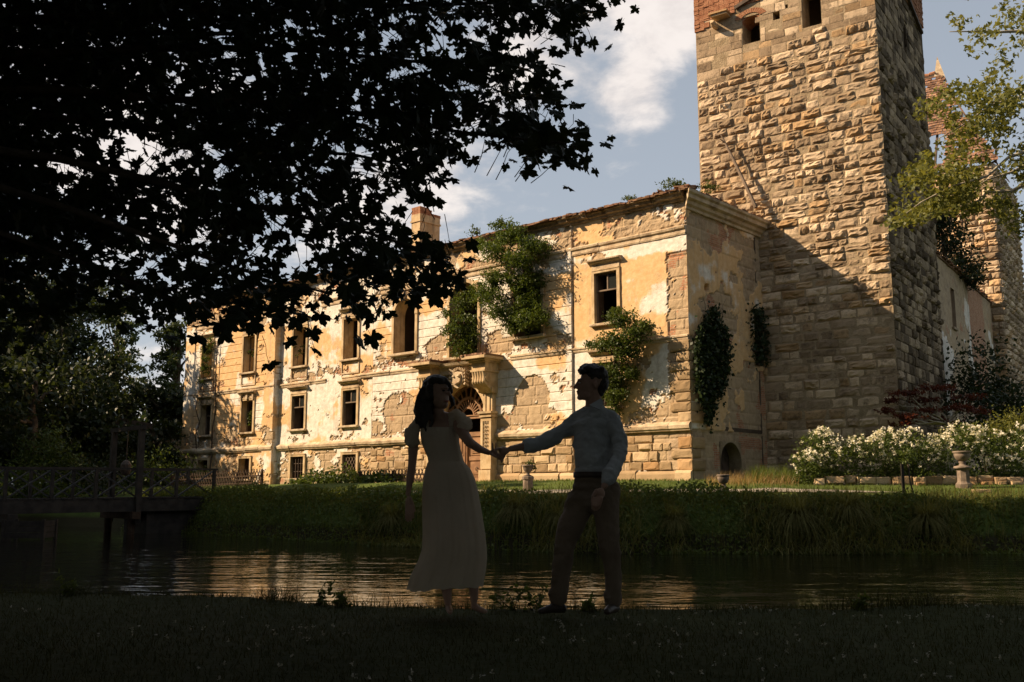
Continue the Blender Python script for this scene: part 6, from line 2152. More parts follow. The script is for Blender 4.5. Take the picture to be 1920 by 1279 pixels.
# ================================================================== BRIDGE
def build_bridge():
    A = Vector((-0.535 * 34.2, 34.2, 0)); B = Vector((-0.2965 * 40.2, 40.2, 0))
    d = (B - A).normalized(); L = (B - A).length
    side = Vector((-d.y, d.x, 0))
    if side.y < 0: side = -side
    rot = math.atan2(d.y, d.x)
    t = thing('footbridge', 'dark timber footbridge with crossed railing braces over the moat at the left', 'bridge', A, rot)
    W = 2.3; z0, z1 = 0.72, 0.80

    def zd(x): return z0 + (z1 - z0) * x / L
    # deck planks one by one
    pm = MB().box(-0.5, 0.5, -0.5, 0.5, -0.5, 0.5).mesh('deck_plank'); pm.materials.append(MT['bridge'])
    x = -1.0
    while x < L + 0.6:
        o = link('deck_plank', pm, None, t); o.location = (x + 0.09, W / 2, zd(x) - 0.03 + rng.normal() * 0.004); o.scale = (0.17, W + 0.24 + rng.normal() * 0.03, 0.06); o.rotation_euler = (0, 0, rng.normal() * 0.006)
        x += 0.185
    for y in (0.0, W):
        g = MB(); g.bar((-1.2, y, zd(-1.2) - 0.30), (L + 0.8, y, zd(L + 0.8) - 0.30), 0.2, 0.46); g.build('girder', MT['bridge'], t)
        rl = MB(); rl.bar((-1.2, y, zd(-1) + 1.07), (L + 0.15, y, zd(L) + 1.07), 0.10, 0.07); rl.build('handrail', MT['bridge'], t)
        n = int(L / 1.55)
        xs = [L - i * 1.55 for i in range(n + 2)][::-1]
        for i, x in enumerate(xs):
            MB().box(x - 0.055, x + 0.055, y - 0.06, y + 0.06, zd(x) - 0.15, zd(x) + 1.03).build('rail_post', MT['bridge'], t)
            if i:
                xa = xs[i - 1]
                b1 = MB(); b1.bar((xa + 0.06, y - 0.015, zd(xa) + 0.03), (x - 0.06, y - 0.015, zd(x) + 1.0), 0.04, 0.05); b1.build('brace', MT['bridge_iron'], t)
                b2 = MB(); b2.bar((xa + 0.06, y + 0.03, zd(xa) + 1.0), (x - 0.06, y + 0.03, zd(x) + 0.03), 0.04, 0.05); b2.build('brace', MT['bridge_iron'], t)
    # trestle piers
    for x, col in ((1.2, 'bridge'), (L * 0.63, 'lattice')):
        pb = MB()
        for y in (0.05, W - 0.05): pb.tube([(x, y, -1.4), (x, y, zd(x) - 0.55)], 0.14, 8)
        pb.box(x - 0.16, x + 0.16, -0.4, W + 0.4, zd(x) - 0.80, zd(x) - 0.532)
        pb.build('pier', MT[col], t)
    ab = MB(); ab.box(L * 0.70, L + 0.8, 0.1, W - 0.1, -1.3, zd(L) - 0.54); ab.build('abutment', MT['bridge'], t)
    # gate frame with hanging counterweight
    gx = L * 0.645
    gt = MB()
    gt.box(gx - 0.10, gx + 0.10, -0.26, -0.06, -0.2, 3.32); gt.box(gx - 0.10, gx + 0.10, W + 0.06, W + 0.26, -0.2, 3.32)
    gt.box(gx - 0.09, gx + 0.09, -0.35, W + 0.35, 3.32, 3.48)
    gt.build('gate_frame', MT['bridge'], t)
    hg = MB()
    hg.tube([(gx, W * 0.5, 3.32), (gx, W * 0.5, 2.15)], 0.02, 6)
    hg.lathe([(0.04, 0.0), (0.16, 0.06), (0.2, 0.2), (0.2, 0.42), (0.12, 0.55), (0.03, 0.6)], 12, (gx, W * 0.5, 1.6))
    hg.build('counterweight', MT['iron'], t)
    # sunken keep box in the water
    p = at(42, 1012, 33.2)
    t2_ = thing('fish_box', 'half sunken dark wooden box standing in the water below the bridge', 'box', (p.x, p.y, WATER_Z))
    for q in (-0.66, 0.66):
        for y in (0.0, 0.9): MB().box(q - 0.05, q + 0.05, y - 0.05, y + 0.05, -0.5, 0.66).build('corner_post', MT['bridge'], t2_)
    for k in range(3):
        MB().box(-0.61, 0.61, -0.03, 0.0, 0.06 + k * 0.19, 0.235 + k * 0.19).build('plank', MT['bridge'], t2_)
        MB().box(0.63, 0.66, 0.05, 0.85, 0.06 + k * 0.19, 0.235 + k * 0.19).build('plank', MT['bridge'], t2_)


build_bridge()


def lattice_fence(name, label, a, b, h):
    a, b = Vector(a), Vector(b)
    d = (b - a); d.z = 0; L = d.length; rot = math.atan2(d.y, d.x)
    t = thing(name, label, 'fence', a, rot, 'lattice fences in front of the facade')
    dz = b.z - a.z
    pk = MB().bar((-h * 0.32, 0, 0), (h * 0.32, 0, h * 1.05), 0.035, 0.025, (0, 1, 0)).mesh('picket'); pk.materials.append(MT['lattice'])
    x = 0.1
    while x < L:
        for s in (1, -1):
            o = link('picket', pk, None, t); o.location = (x, 0.02 * s, dz * x / L + 0.04); o.scale = (s, 1, 1)
        x += 0.23
    for z in (0.22, 0.68):
        m = MB(); m.bar((0, 0, z * h), (L, 0, z * h + dz), 0.035, 0.06); m.build('rail', MT['lattice'], t)
    n = max(2, int(L / 2) + 1)
    for i in range(n):
        x = L * i / (n - 1)
        MB().box(x - 0.05, x + 0.05, 0.04, 0.13, -0.1 + dz * x / L, h + dz * x / L + 0.03).build('post', MT['lattice'], t)


def gp(u, Y, dz=0.0):
    x = (u - CX) / 1889.0 * Y
    return (x, Y, gz(x, Y) + dz)


lattice_fence('lattice_fence', 'brown lattice fence between the bridge end and the facade', gp(318, 53), gp(487, 47.5), 0.72)
lattice_fence('lattice_fence', 'brown lattice fence under the grille window left of the woman', gp(672, 44.6), gp(800, 41.0), 0.50)


# ================================================================== FOREGROUND MAPLE AND SHADE TREES
def maple_leaf_mesh(seed):
    """five pointed lobed leaf with stalk, folded a little along its veins"""
    r = np.random.default_rng(seed)
    lobes = [(-2.15, 0.55), (-1.05, 0.86), (0.0, 1.0), (1.05, 0.86), (2.15, 0.55)]
    out = []
    for i, (a, l) in enumerate(lobes):
        a += r.normal() * 0.05; l *= 1 + r.normal() * 0.06
        def pt(ang, rad): return (math.sin(ang) * rad, math.cos(ang) * rad)
        w = 0.40 if abs(a) < 1.5 else 0.34
        out += [pt(a - w, l * 0.66), pt(a - 0.27, l * 0.80), pt(a - 0.17, l * 0.78), pt(a, l), pt(a + 0.17, l * 0.78), pt(a + 0.27, l * 0.80), pt(a + w, l * 0.66)]
        if i < 4:
            a2 = (a + lobes[i + 1][0]) / 2
            out.append(pt(a2, 0.50 + r.normal() * 0.02))
    v = [(0, 0, 0)] + [(x * 0.55, y * 0.55, -0.10 * (abs(x) ** 1.5) + 0.05 * y * r.normal() - 0.08 * max(0, y - 0.4)) for x, y in out]
    f = [(0, i, i + 1) for i in range(1, len(out))]
    n = len(v)
    v += [(-0.008, 0, 0), (0.008, 0, 0), (0.006, -0.30, 0.02), (-0.006, -0.30, 0.02)]
    f += [(n, n + 1, n + 2, n + 3)]
    return v, f


MAPLE = [maple_leaf_mesh(i) for i in range(6)]


def build_maple():
    base = Vector((-7.6, 6.2, -0.05))
    t = thing('maple_tree', 'dark maple whose leafy boughs hang over the whole upper left', 'tree', base)
    poly = [(-260, -260), (1030, -260), (1130, -10), (1125, 25), (1090, 60), (1050, 40), (1000, 45), (945, 30), (925, 60), (980, 110), (1045, 145), (1070, 185), (1060, 215), (1085, 245), (1095, 285),
            (1060, 300), (1000, 305), (985, 280), (940, 255), (890, 270), (868, 330), (835, 345), (800, 330), (735, 365), (760, 410), (820, 450), (870, 490), (850, 525), (790, 540), (735, 540), (700, 580), (650, 560),
            (600, 545), (540, 580), (500, 590), (450, 600), (400, 625), (370, 590), (310, 590), (270, 615), (240, 570), (190, 565), (150, 590), (90, 620), (-260, 760)]
    px = np.concatenate([poly_sample(poly, 3000), poly_sample([(-260, -260), (760, -260), (640, 130), (500, 330), (260, 440), (-260, 560)], 1000), poly_sample([(-260, -260), (420, -260), (300, 60), (160, 230), (60, 420), (-260, 600)], 600)])
    u, v = px[:, 0], px[:, 1]
    nz = fbm(u * 0.0075, v * 0.0095, 51, 4)
    # thinner to the right and below, thick at the upper left
    dens = 0.30 + 0.35 * sstep(700, 100, u + v * 0.7)
    gap = ((np.hypot((u - 110) / 48, (v - 305) / 38) < 1) | (np.hypot((u - 245) / 78, (v - 285) / 50) < 1) | (np.hypot((u - 330) / 24, (v - 335) / 22) < 1) | (np.hypot((u - 380) / 34, (v - 40) / 26) < 1) |
           (np.hypot((u - 690) / 26, (v - 355) / 22) < 1) | (np.hypot((u - 640) / 24, (v - 290) / 20) < 1) | (np.hypot((u - 475) / 20, (v - 190) / 16) < 1) | (np.hypot((u - 330) / 22, (v - 470) / 20) < 1) | (np.hypot((u - 560) / 22, (v - 15) / 18) < 1) |
           (np.hypot((u - 725) / 28, (v - 60) / 20) < 1) | (np.hypot((u - 210) / 16, (v - 455) / 20) < 1))
    keep = (nz + dens > 0.02) & ~gap
    px = px[keep]
    depth = 5.3 + 3.4 * rng.random(len(px)) ** 1.1 + np.where(px[:, 0] < 350, 0.8, 0)
    anchors = np.array([at(a, b, d) for (a, b), d in zip(px, depth)])
    # boughs
    boughs = []
    fork = base + Vector((0.4, 0.0, 3.4))
    ch = [(wig(base - Vector((0, 0, 0.3)), fork, 7, 0.03), 0.34, 0.25), (wig(fork, base + Vector((0.3, 0.2, 10)), 7, 0.05), 0.22, 0.08)]
    for (uu, vv, Y) in ((1110, 20, 7.0), (1060, 270, 6.4), (840, 480, 6.0), (620, 560, 5.8), (400, 600, 6.2), (230, 540, 7.2), (90, 580, 7.6), (820, 330, 6.8), (950, 130, 6.6), (560, 300, 7.4), (330, 250, 7.8), (700, 80, 7.6)):
        tip = at(uu, vv, Y)
        mid = fork.lerp(tip, 0.5) + Vector((0, 0, 0.55))
        pts = []
        for i in range(12):
            s = i / 11
            p = fork * (1 - s) ** 2 + mid * 2 * s * (1 - s) + tip * s * s
            p = p + Vector((rng.normal(), rng.normal(), rng.normal())) * 0.016
            pts.append(p)
        ch.append((pts, 0.06, 0.006)); boughs += pts[4:]
    B = np.array([tuple(p) for p in boughs])
    leaves = []
    for a in anchors:
        dd = np.linalg.norm(B - a, axis=1); j = int(np.argmin(dd))
        s = Vector(B[j]); e = Vector(a)
        if dd[j] > 0.12:
            L = (e - s)
            if L.length > 0.28: s = e - L.normalized() * 0.28
            ch.append((wig(s, e, 4, 0.12), 0.003, 0.0012))
        for _ in range(int(rng.integers(3, 6))):
            q = e + Vector((rng.normal() * 0.11, rng.normal() * 0.12, rng.normal() * 0.07 - 0.03))
            leaves.append((q, rng.uniform(0.10, 0.19)))
    # single stray leaves hanging free
    for (uu, vv, Y, s) in ((505, 683, 5.4, 0.17), (712, 575, 5.2, 0.19), (1025, 72, 7.5, 0.12), (1083, 85, 7.3, 0.17), (1110, 80, 7.3, 0.12), (590, 655, 5.6, 0.12), (585, 620, 5.6, 0.15), (540, 640, 5.6, 0.13), (690, 565, 5.3, 0.15), (470, 605, 5.6, 0.19), (420, 625, 5.7, 0.19)):
        p = at(uu, vv, Y); leaves.append((p, s))
        ch.append((wig(p + Vector((-0.05, 0.02, 0.16)), p, 4, 0.1), 0.002, 0.0015))
    # unseen crown over and behind the camera, added to block sky light
    P2, _ = clump_points([(-5, 4, 7.5, 4, 4, 1.6), (-1, 3, 7.2, 3.5, 3, 1.2), (-4, -1, 7.0, 4, 4, 1.6), (1.5, -1, 7.0, 3.5, 3.5, 1.2), (-8, 7, 8.0, 3.5, 4, 2.2), (-3, 8.5, 8.2, 3, 2.5, 1.2), (1, 5, 7.6, 3, 2, 0.8), (5, 5, 8.2, 3, 3, 1.2), (6.5, 0, 8, 3.5, 4, 1.4), (5, 9.5, 9.6, 3, 2.5, 1.0), (-2, -5, 7.5, 4, 3.5, 1.5), (3.5, -5, 7.5, 4, 3.5, 1.5)], 17000, 12, 0.3)
    ok = P2[:, 2] > 1.6 + 0.60 * P2[:, 1]
    V2, F2 = leaf_quads(P2[ok], 0.34, 0.6, 0.9)
    V2 = V2 - np.array(base)[None]
    link('sky_block_foliage', np_mesh('sky_block_foliage', V2, F2), MT['leaf_maple'], t, 'stuff')
    stem_mesh('trunk', ch, MT['bark'], t)

    def orient(q):
        # blade hangs outwards and down, tips mostly to lower right
        d = Vector((0.55 + rng.normal() * 0.6, rng.normal() * 0.55, -0.55 + rng.normal() * 0.45)).normalized()
        n_ = Vector((rng.normal() * 0.55, -0.35 + rng.normal() * 0.6, 0.75 + rng.normal() * 0.35)).normalized()
        s = d.cross(n_).normalized(); n_ = s.cross(d)
        return Matrix((s, d, n_)).transposed()
    camp = Vector((0, 0, CZ))
    vis = sorted(leaves, key=lambda l: -l[1] / (l[0] - camp).length)
    meshes = []
    for v, f in MAPLE:
        me = bpy.data.meshes.new('leaf'); me.from_pydata(v, [], f); me.materials.append(MT['leaf_maple']); me.update(); meshes.append(me)
    for i, (q, s) in enumerate(vis[:300]):
        o = link('leaf', meshes[i % 6], None, t)
        m = orient(q)
        o.location = q - base; o.rotation_euler = m.to_euler(); o.scale = (s, s, s)
    VV = []; FF = []; b = 0
    for i, (q, s) in enumerate(vis[300:]):
        v, f = MAPLE[i % 6]
        M = np.array(orient(q)) * s
        VV.append(np.array(v) @ M.T + np.array(q - base)); FF += [tuple(k + b for k in ff) for ff in f]; b += len(v)
    me = bpy.data.meshes.new('small_leaves'); me.from_pydata(np.concatenate(VV).tolist(), [], FF); me.update()
    link('small_leaves', me, MT['leaf_maple'], t, 'stuff')


build_maple()


def build_shade_trees():
    """the tall park trees west of the viewer, whose shade covers lawn and moat, and unseen ones added behind and right to block sky light"""
    k = 0
    for (x, y, h, r) in ((-22, 17, 26, 6.5), (-21, 8, 24, 6.5), (-24, 0, 26, 7), (-20, -9, 24, 6.5), (-31, 14, 29, 7), (-33, 4, 27, 7), (-21.5, 24, 27, 4.8), (-28, 24.5, 31, 5.0), (-35, 24, 34, 5.2),
                         (-44, 38, 21, 6), (-37, 36, 29, 4.8), (-36, 42.5, 24, 4.2), (-30, 31, 22, 4.0), (-46, 50, 22, 6.5), (-46, 62, 20, 6), (-52, 74, 22, 6.5),
                         (-9, -11, 22, 7), (3, -12, 23, 7), (14, -10, 22, 7), (20, -3, 22, 6.5), (17.5, 7, 20, 5.0), (20, 15, 21, 5.5), (9, -19, 24, 7), (-14, -16, 24, 7), (-2, -26, 24, 8), (18, -25, 24, 8), (-18, -24, 24, 8), (32, -16, 24, 8)):
        c = (x, y, h * 0.56)
        k += 1
        side = 'behind the viewer, added to block sky light' if y < -8 else ('beyond the right edge, added to block sky light' if x > 0 else ('west of the lawn' if y < 10 else ('west of the moat' if y < 33 else 'west of the bridge')))
        tree('park_tree', 'tall leafy park tree standing out of the picture ' + side, (x, y, gz(x, y)), (x, y, h * 0.85), 0.5, ball_crown(c, r, h * 0.42, 14) + [(x, y, h * 0.5, r * 0.85, r * 0.85, h * 0.38)], 5200, 1.0, MT['leaf_wood'], group='park trees behind the viewer', sub=10, spread=0.4, aspect=0.8)


build_shade_trees()
# ================================================================== THE COUPLE
MT['skin'] = simple('skin', (0.30, 0.175, 0.115), (0.38, 0.23, 0.155), 6, 3, 0.5, 0.08, 60, 0.002, spec=0.35)
MT['hair_dark'] = simple('dark brown hair', (0.012, 0.008, 0.005), (0.035, 0.022, 0.013), 20, 4, 0.5, 0.8, 70, 0.01, spec=0.4)
def cloth_mat(name, a, b_):
    m, g, out = new_mat(name)
    tc = g.n('ShaderNodeTexCoord')
    col = g.mix(g.ramp(g.noise(tc.outputs['Object'], 3, 4), 0.3, 0.7), a, b_)
    d = g.n('ShaderNodeBsdfDiffuse'); g.set(d, 'Color', col)
    g.set(d, 'Normal', g.bump(g.noise(tc.outputs['Object'], 24, 4, 0.6), 0.35, 0.01))
    tr = g.n('ShaderNodeBsdfTranslucent'); g.set(tr, 'Color', col)
    mx = g.n('ShaderNodeMixShader'); g.set(mx, 0, 0.35)
    g.t.links.new(d.outputs[0], mx.inputs[1]); g.t.links.new(tr.outputs[0], mx.inputs[2]); g.t.links.new(mx.outputs[0], out.inputs[0])
    return m


MT['dress'] = cloth_mat('cream muslin', (0.60, 0.50, 0.36), (0.70, 0.59, 0.44))
MT['shirt'] = simple('pale blue grey shirt cotton', (0.33, 0.34, 0.33), (0.42, 0.43, 0.42), 3, 4, 0.9, 0.4, 16, 0.012)
MT['trouser'] = simple('beige trouser cotton', (0.13, 0.095, 0.062), (0.19, 0.14, 0.095), 3, 4, 0.92, 0.5, 14, 0.015)
MT['leather'] = simple('dark brown leather', (0.025, 0.015, 0.010), (0.06, 0.036, 0.022), 6, 4, 0.5, 0.3, 40, 0.003, spec=0.4)
MT['eye'] = simple('eye white', (0.45, 0.42, 0.38), (0.5, 0.47, 0.43), 4, 2, 0.3, 0.0)
MT['lip'] = simple('lips', (0.32, 0.11, 0.09), (0.38, 0.14, 0.11), 5, 2, 0.45, 0.05)


class Blob:
    def __init__(self):
        self.bm = bmesh.new()

    def ell(self, p, r, sub=2, rot=None):
        if not hasattr(r, '__len__'): r = (r, r, r)
        m = Matrix.Translation(Vector(p))
        if rot is not None: m = m @ rot
        m = m @ Matrix.Diagonal((*r, 1))
        bmesh.ops.create_icosphere(self.bm, subdivisions=sub, radius=1.0, matrix=m)
        return self

    def chain(self, pts, rs, flat=1.0):
        """rounded tapering limb through pts; flat squeezes it in depth"""
        for i in range(len(pts) - 1):
            a, b = Vector(pts[i]), Vector(pts[i + 1]); r0, r1 = rs[i], rs[i + 1]
            n = max(2, int((b - a).length / (0.42 * min(r0, r1))) + 1)
            for k in range(n + (1 if i == len(pts) - 2 else 0)):
                t = k / n
                r = r0 + (r1 - r0) * t
                self.ell(a.lerp(b, t), (r, r * flat, r), 1 if r < 0.03 else 2)
        return self

    def build(self, name, mat, parent, voxel=0.008, smooth_it=4, noise=0.0, nscale=8.0, seed=0):
        me = bpy.data.meshes.new(name + '_raw'); self.bm.to_mesh(me); self.bm.free()
        o = bpy.data.objects.new(name, me); COL.objects.link(o)
        rm = o.modifiers.new('r', 'REMESH'); rm.mode = 'VOXEL'; rm.voxel_size = voxel
        sm = o.modifiers.new('s', 'SMOOTH'); sm.factor = 0.5; sm.iterations = smooth_it
        dg = bpy.context.evaluated_depsgraph_get()
        m2 = bpy.data.meshes.new_from_object(o.evaluated_get(dg))
        m2.name = name
        bpy.data.objects.remove(o); bpy.data.meshes.remove(me)
        n = len(m2.vertices)
        co = np.empty(n * 3, np.float32); m2.vertices.foreach_get('co', co); co = co.reshape(-1, 3)
        if noise:
            nr = np.empty(n * 3, np.float32); m2.vertices.foreach_get('normal', nr); nr = nr.reshape(-1, 3)
            q = fbm(co[:, 0] * nscale + co[:, 1] * nscale * 0.7, co[:, 2] * nscale + co[:, 1] * nscale * 0.4, seed + 3, 4)
            co = co + nr * (q * noise)[:, None]
        co = co - np.array(parent.location)[None]
        m2.vertices.foreach_set('co', np.ascontiguousarray(co, np.float32).ravel())
        m2.polygons.foreach_set('use_smooth', np.full(len(m2.polygons), True))
        m2.update()
        m2.materials.clear()
        return link(name, m2, mat, parent)


YC = 7.42


def pp(u, v, dy=0.0): return at(u, v, YC + dy)


def build_woman():
    b = pp(860, 1146); b.z = gz(b.x, b.y)
    t = thing('person', 'woman in a long cream dress with wavy dark hair reaching out her hand', 'person', b)
    k = Blob()
    # head, turned to the man
    k.ell(pp(819, 731, 0.01), (0.088, 0.096, 0.112)); k.ell(pp(826, 748, -0.02), (0.066, 0.068, 0.075)); k.ell(pp(832, 760, -0.035), (0.034, 0.038, 0.03))
    k.ell(pp(842, 737, -0.06), (0.013, 0.02, 0.022), 1); k.ell(pp(844.5, 741, -0.066), 0.013, 1); k.ell(pp(838, 752, -0.065), (0.018, 0.014, 0.009), 1)
    k.ell(pp(834, 728, -0.07), (0.04, 0.02, 0.01), 1); k.ell(pp(826, 748, -0.075), (0.02, 0.016, 0.018), 1)
    k.chain([pp(822, 757, 0.03), pp(822, 778, 0.04), pp(824, 795, 0.04)], [0.047, 0.042, 0.055]); k.chain([pp(822, 783, 0.05), pp(795, 793, 0.04)], [0.045, 0.036]); k.chain([pp(824, 782, 0.05), pp(850, 784, 0.03)], [0.045, 0.036])
    # trunk
    k.ell(pp(824, 800, 0.03), (0.145, 0.075, 0.055)); k.ell(pp(824, 825, 0.02), (0.118, 0.085, 0.10)); k.ell(pp(835, 862, 0.03), (0.102, 0.08, 0.09)); k.ell(pp(842, 905, 0.04), (0.15, 0.11, 0.13))
    # legs
    k.chain([pp(826, 925, 0.03), pp(832, 1040, 0.0), pp(836, 1090, 0.03), pp(840, 1132, 0.03)], [0.078, 0.052, 0.046, 0.027]); k.chain([pp(861, 925, 0.05), pp(880, 1035, 0.08), pp(888, 1085, 0.10), pp(889, 1130, 0.10)], [0.078, 0.052, 0.046, 0.027])
    k.chain([pp(841, 1140, 0.03), pp(843, 1145, -0.06), pp(844, 1148, -0.13)], [0.028, 0.027, 0.02]); k.chain([pp(889, 1138, 0.10), pp(899, 1143, 0.06), pp(910, 1147, 0.02)], [0.028, 0.026, 0.019])
    # arm hanging on the left
    k.chain([pp(777, 806, 0.02), pp(775, 840, 0.03), pp(773, 870, 0.03), pp(769, 900, 0.0), pp(765, 927, -0.02)], [0.042, 0.038, 0.033, 0.031, 0.021])
    k.ell(pp(766, 942, -0.03), (0.026, 0.016, 0.042))
    for j, (dx, L, cu) in enumerate(((-4.5, 27, -1), (-1.0, 31, 0), (2.6, 29, 2), (5.5, 23, 4))):
        a = pp(766 + dx, 950, -0.03 - 0.006 * j); k.chain([a, pp(766.5 + dx * 1.1 + cu * 0.5, 950 + L * 0.5, -0.045), pp(766 + dx + cu, 950 + L * 0.95, -0.035)], [0.0105, 0.0095, 0.0078])
    k.chain([pp(769, 934, -0.04), pp(775, 947, -0.05), pp(778, 959, -0.05)], [0.013, 0.0105, 0.0085])
    # arm reaching right
    k.chain([pp(860, 796, -0.01), pp(870, 815, -0.10), pp(880, 830, -0.15), pp(898, 842, -0.08), pp(916, 849, 0.0)], [0.048, 0.043, 0.036, 0.031, 0.023])
    k.ell(pp(925, 850, 0.01), (0.034, 0.020, 0.026))
    k.chain([pp(925, 846, 0.0), pp(923.5, 838, -0.01), pp(923, 831, -0.01)], [0.0105, 0.009, 0.0075]); k.chain([pp(929, 846, 0.015), pp(930, 838, 0.015), pp(929.8, 831, 0.01)], [0.0105, 0.009, 0.0075])
    k.chain([pp(931, 851, 0.02), pp(938, 853, 0.035), pp(942, 851, 0.045)], [0.0105, 0.0095, 0.008]); k.chain([pp(930, 855, 0.015), pp(936, 859, 0.03), pp(940, 858, 0.04)], [0.010, 0.009, 0.0075])
    k.chain([pp(922, 853, -0.015), pp(929, 857, -0.03), pp(935, 857, -0.035)], [0.012, 0.0105, 0.0085])
    k.build('body', MT['skin'], t, 0.006, 3)
    # eyes and lips
    e = MB()
    for (u, v, dy) in ((832, 733, -0.083), (841.5, 732.5, -0.070)): e.lathe([(0.002, -0.006), (0.011, -0.003), (0.012, 0.0), (0.011, 0.003), (0.002, 0.006)], 10, tuple(pp(u, v, dy) - b))
    e.build('eye', MT['hair_dark'], t, True, 'stuff')
    l = MB(); l.tube([pp(832, 752, -0.072) - b, pp(838, 753.5, -0.080) - b, pp(842.5, 751.5, -0.070) - b], [0.003, 0.007, 0.003], 6); l.build('lips', MT['lip'], t, True)
    # hair
    h = Blob()
    h.ell(pp(815, 728, 0.035), (0.104, 0.095, 0.098)); h.ell(pp(820, 716, 0.0), (0.086, 0.096, 0.052)); h.ell(pp(805, 745, 0.02), (0.062, 0.085, 0.095)); h.ell(pp(800, 768, 0.03), (0.050, 0.065, 0.08))
    for (pts, r) in (([(800, 735), (788, 755), (790, 772), (782, 786), (787, 798)], 0.027), ([(796, 728), (785, 745), (781, 763), (785, 780), (780, 794)], 0.028), ([(808, 740), (797, 762), (801, 785), (796, 800), (800, 812)], 0.024),
                     ([(812, 745), (806, 770), (810, 792), (805, 806), (807, 818)], 0.020), ([(798, 750), (779, 770), (783, 780)], 0.022)):
        h.chain([pp(u, v, -0.03 - 0.02 * (i > 1)) for i, (u, v) in enumerate(pts)], [r * 0.9, r * 0.85, r * 0.8, r * 0.7, r * 0.35][:len(pts)])
    h.chain([pp(803, 760, -0.02), pp(792, 778, -0.03), pp(796, 790, -0.04), pp(789, 802, -0.04)], [0.034, 0.03, 0.027, 0.012]); h.ell(pp(807, 733, -0.05), (0.034, 0.045, 0.095)); h.ell(pp(814, 714, -0.06), (0.05, 0.035, 0.035)); h.chain([pp(838, 735, 0.05), pp(846, 748, 0.04), pp(849, 758, 0.02), pp(843, 768, 0.02)], [0.03, 0.024, 0.02, 0.011]); h.chain([pp(835, 712, -0.03), pp(843, 722, -0.03), pp(846, 736, 0.0)], [0.022, 0.018, 0.016])
    h.build('hair', MT['hair_dark'], t, 0.006, 2, 0.011, 26.0, 2)
    # dress
    rows = [(800, 789, 858, 0.10), (815, 788.5, 860, 0.115), (830, 790.5, 861, 0.115), (845, 796, 863.5, 0.105), (858, 801.5, 867, 0.10), (866, 802.5, 869, 0.10), (872, 801, 875, 0.11), (882, 797.5, 883, 0.125), (900, 794.5, 891, 0.15), (924, 792.5, 897, 0.17),
            (960, 793, 904, 0.19), (1002, 794, 911, 0.21), (1031, 792.5, 914, 0.23), (1050, 786, 914.5, 0.24), (1070, 776, 912.5, 0.25), (1085, 768.5, 910, 0.255), (1099, 763, 907.5, 0.26)]
    n = 150
    V = []
    fine = []
    for i in range(len(rows) - 1):
        for q in range(5): fine.append([rows[i][j] + (rows[i + 1][j] - rows[i][j]) * q / 5 for j in range(4)])
    fine.append(list(rows[-1]))
    th = np.linspace(0, 2 * np.pi, n, endpoint=False)
    ph = rng.uniform(0, 6, 5)
    for (v, l_, r_, dep) in fine:
        c = pp((l_ + r_) / 2, v, 0.03); a = (pp(r_, v) - pp(l_, v)).x / 2
        g = sstep(868, 1000, v)
        am = 0.55 + 0.9 * vnoise(th * 2.2, th * 0 + v * 0.004, 9)
        am = am * (1 - sstep(5.6, 6.28, th)) + (0.55 + 0.9 * vnoise((th - 2 * np.pi) * 2.2, th * 0 + v * 0.004, 9)) * sstep(5.6, 6.28, th)
        fold = am * (0.020 * np.sin(11 * th + ph[0] + 1.4 * np.sin(2 * th + ph[1] + v * 0.006)) + 0.020 * np.sin(21 * th + ph[2] + 1.2 * np.sin(3 * th + v * 0.005)) + 0.014 * np.sin(37 * th + ph[3])) * (0.38 + 0.62 * g)
        if v < 868: fold = 0.010 * np.sin(30 * th + ph[4]) + 0.02 * np.sin(9 * th + v * 0.03)
        k_ = 1 + fold - 0.03 * g
        dz = np.zeros(n)
        if v > 1080: dz = -(v - 1080) / 18 * (0.035 * np.clip(-np.cos(th), 0, 1) * np.clip(1.2 - np.abs(np.cos(th) + 0.6) * 1.5, 0, 1) + 0.004 * np.sin(13 * th + ph[0]))
        top = 0.018 * np.sin(th) if v <= 800 else 0
        V.append(np.stack([c.x + np.cos(th) * a * k_, c.y + np.sin(th) * dep * k_, np.full(n, c.z) + dz + top], 1))
    m = len(V); V = np.concatenate(V)
    idx = np.arange(m * n).reshape(m, n); nx = np.roll(idx, -1, 1)
    F = np.stack([idx[:-1].ravel(), nx[:-1].ravel(), nx[1:].ravel(), idx[1:].ravel()], 1)[:, ::-1]
    d = link('dress', np_mesh('dress', V - np.array(b)[None], F, None, True), MT['dress'], t)
    wb = Blob()
    for q in range(40):
        a = 2 * math.pi * q / 40; c = pp(835.7, 867, 0.03)
        wb.ell((c.x + math.cos(a) * 0.131, c.y + math.sin(a) * 0.102, c.z), (0.014, 0.014, 0.010), 1)
    wb.build('waist_band', MT['dress'], d, 0.006, 2) if False else wb.bm.free()
    bo = Blob()
    bo.ell(pp(824, 826, 0.02), (0.128, 0.098, 0.075)); bo.ell(pp(822, 812, 0.01), (0.118, 0.085, 0.05)); bo.ell(pp(829, 846, 0.025), (0.118, 0.09, 0.06))
    bo.chain([pp(800, 800, -0.01), pp(795, 790, 0.02), pp(785, 792, 0.02), pp(777, 803, 0.01), pp(772, 814, 0.0), pp(772, 824, 0.0)], [0.03, 0.034, 0.042, 0.048, 0.055, 0.060])
    bo.chain([pp(846, 796, -0.02), pp(848, 779, 0.01), pp(857, 777, 0.0), pp(865, 785, -0.03), pp(870, 795, -0.05), pp(872, 801, -0.07)], [0.03, 0.032, 0.040, 0.047, 0.052, 0.054])
    bo.build('bodice', MT['dress'], t, 0.006, 4, 0.030, 20.0, 5)
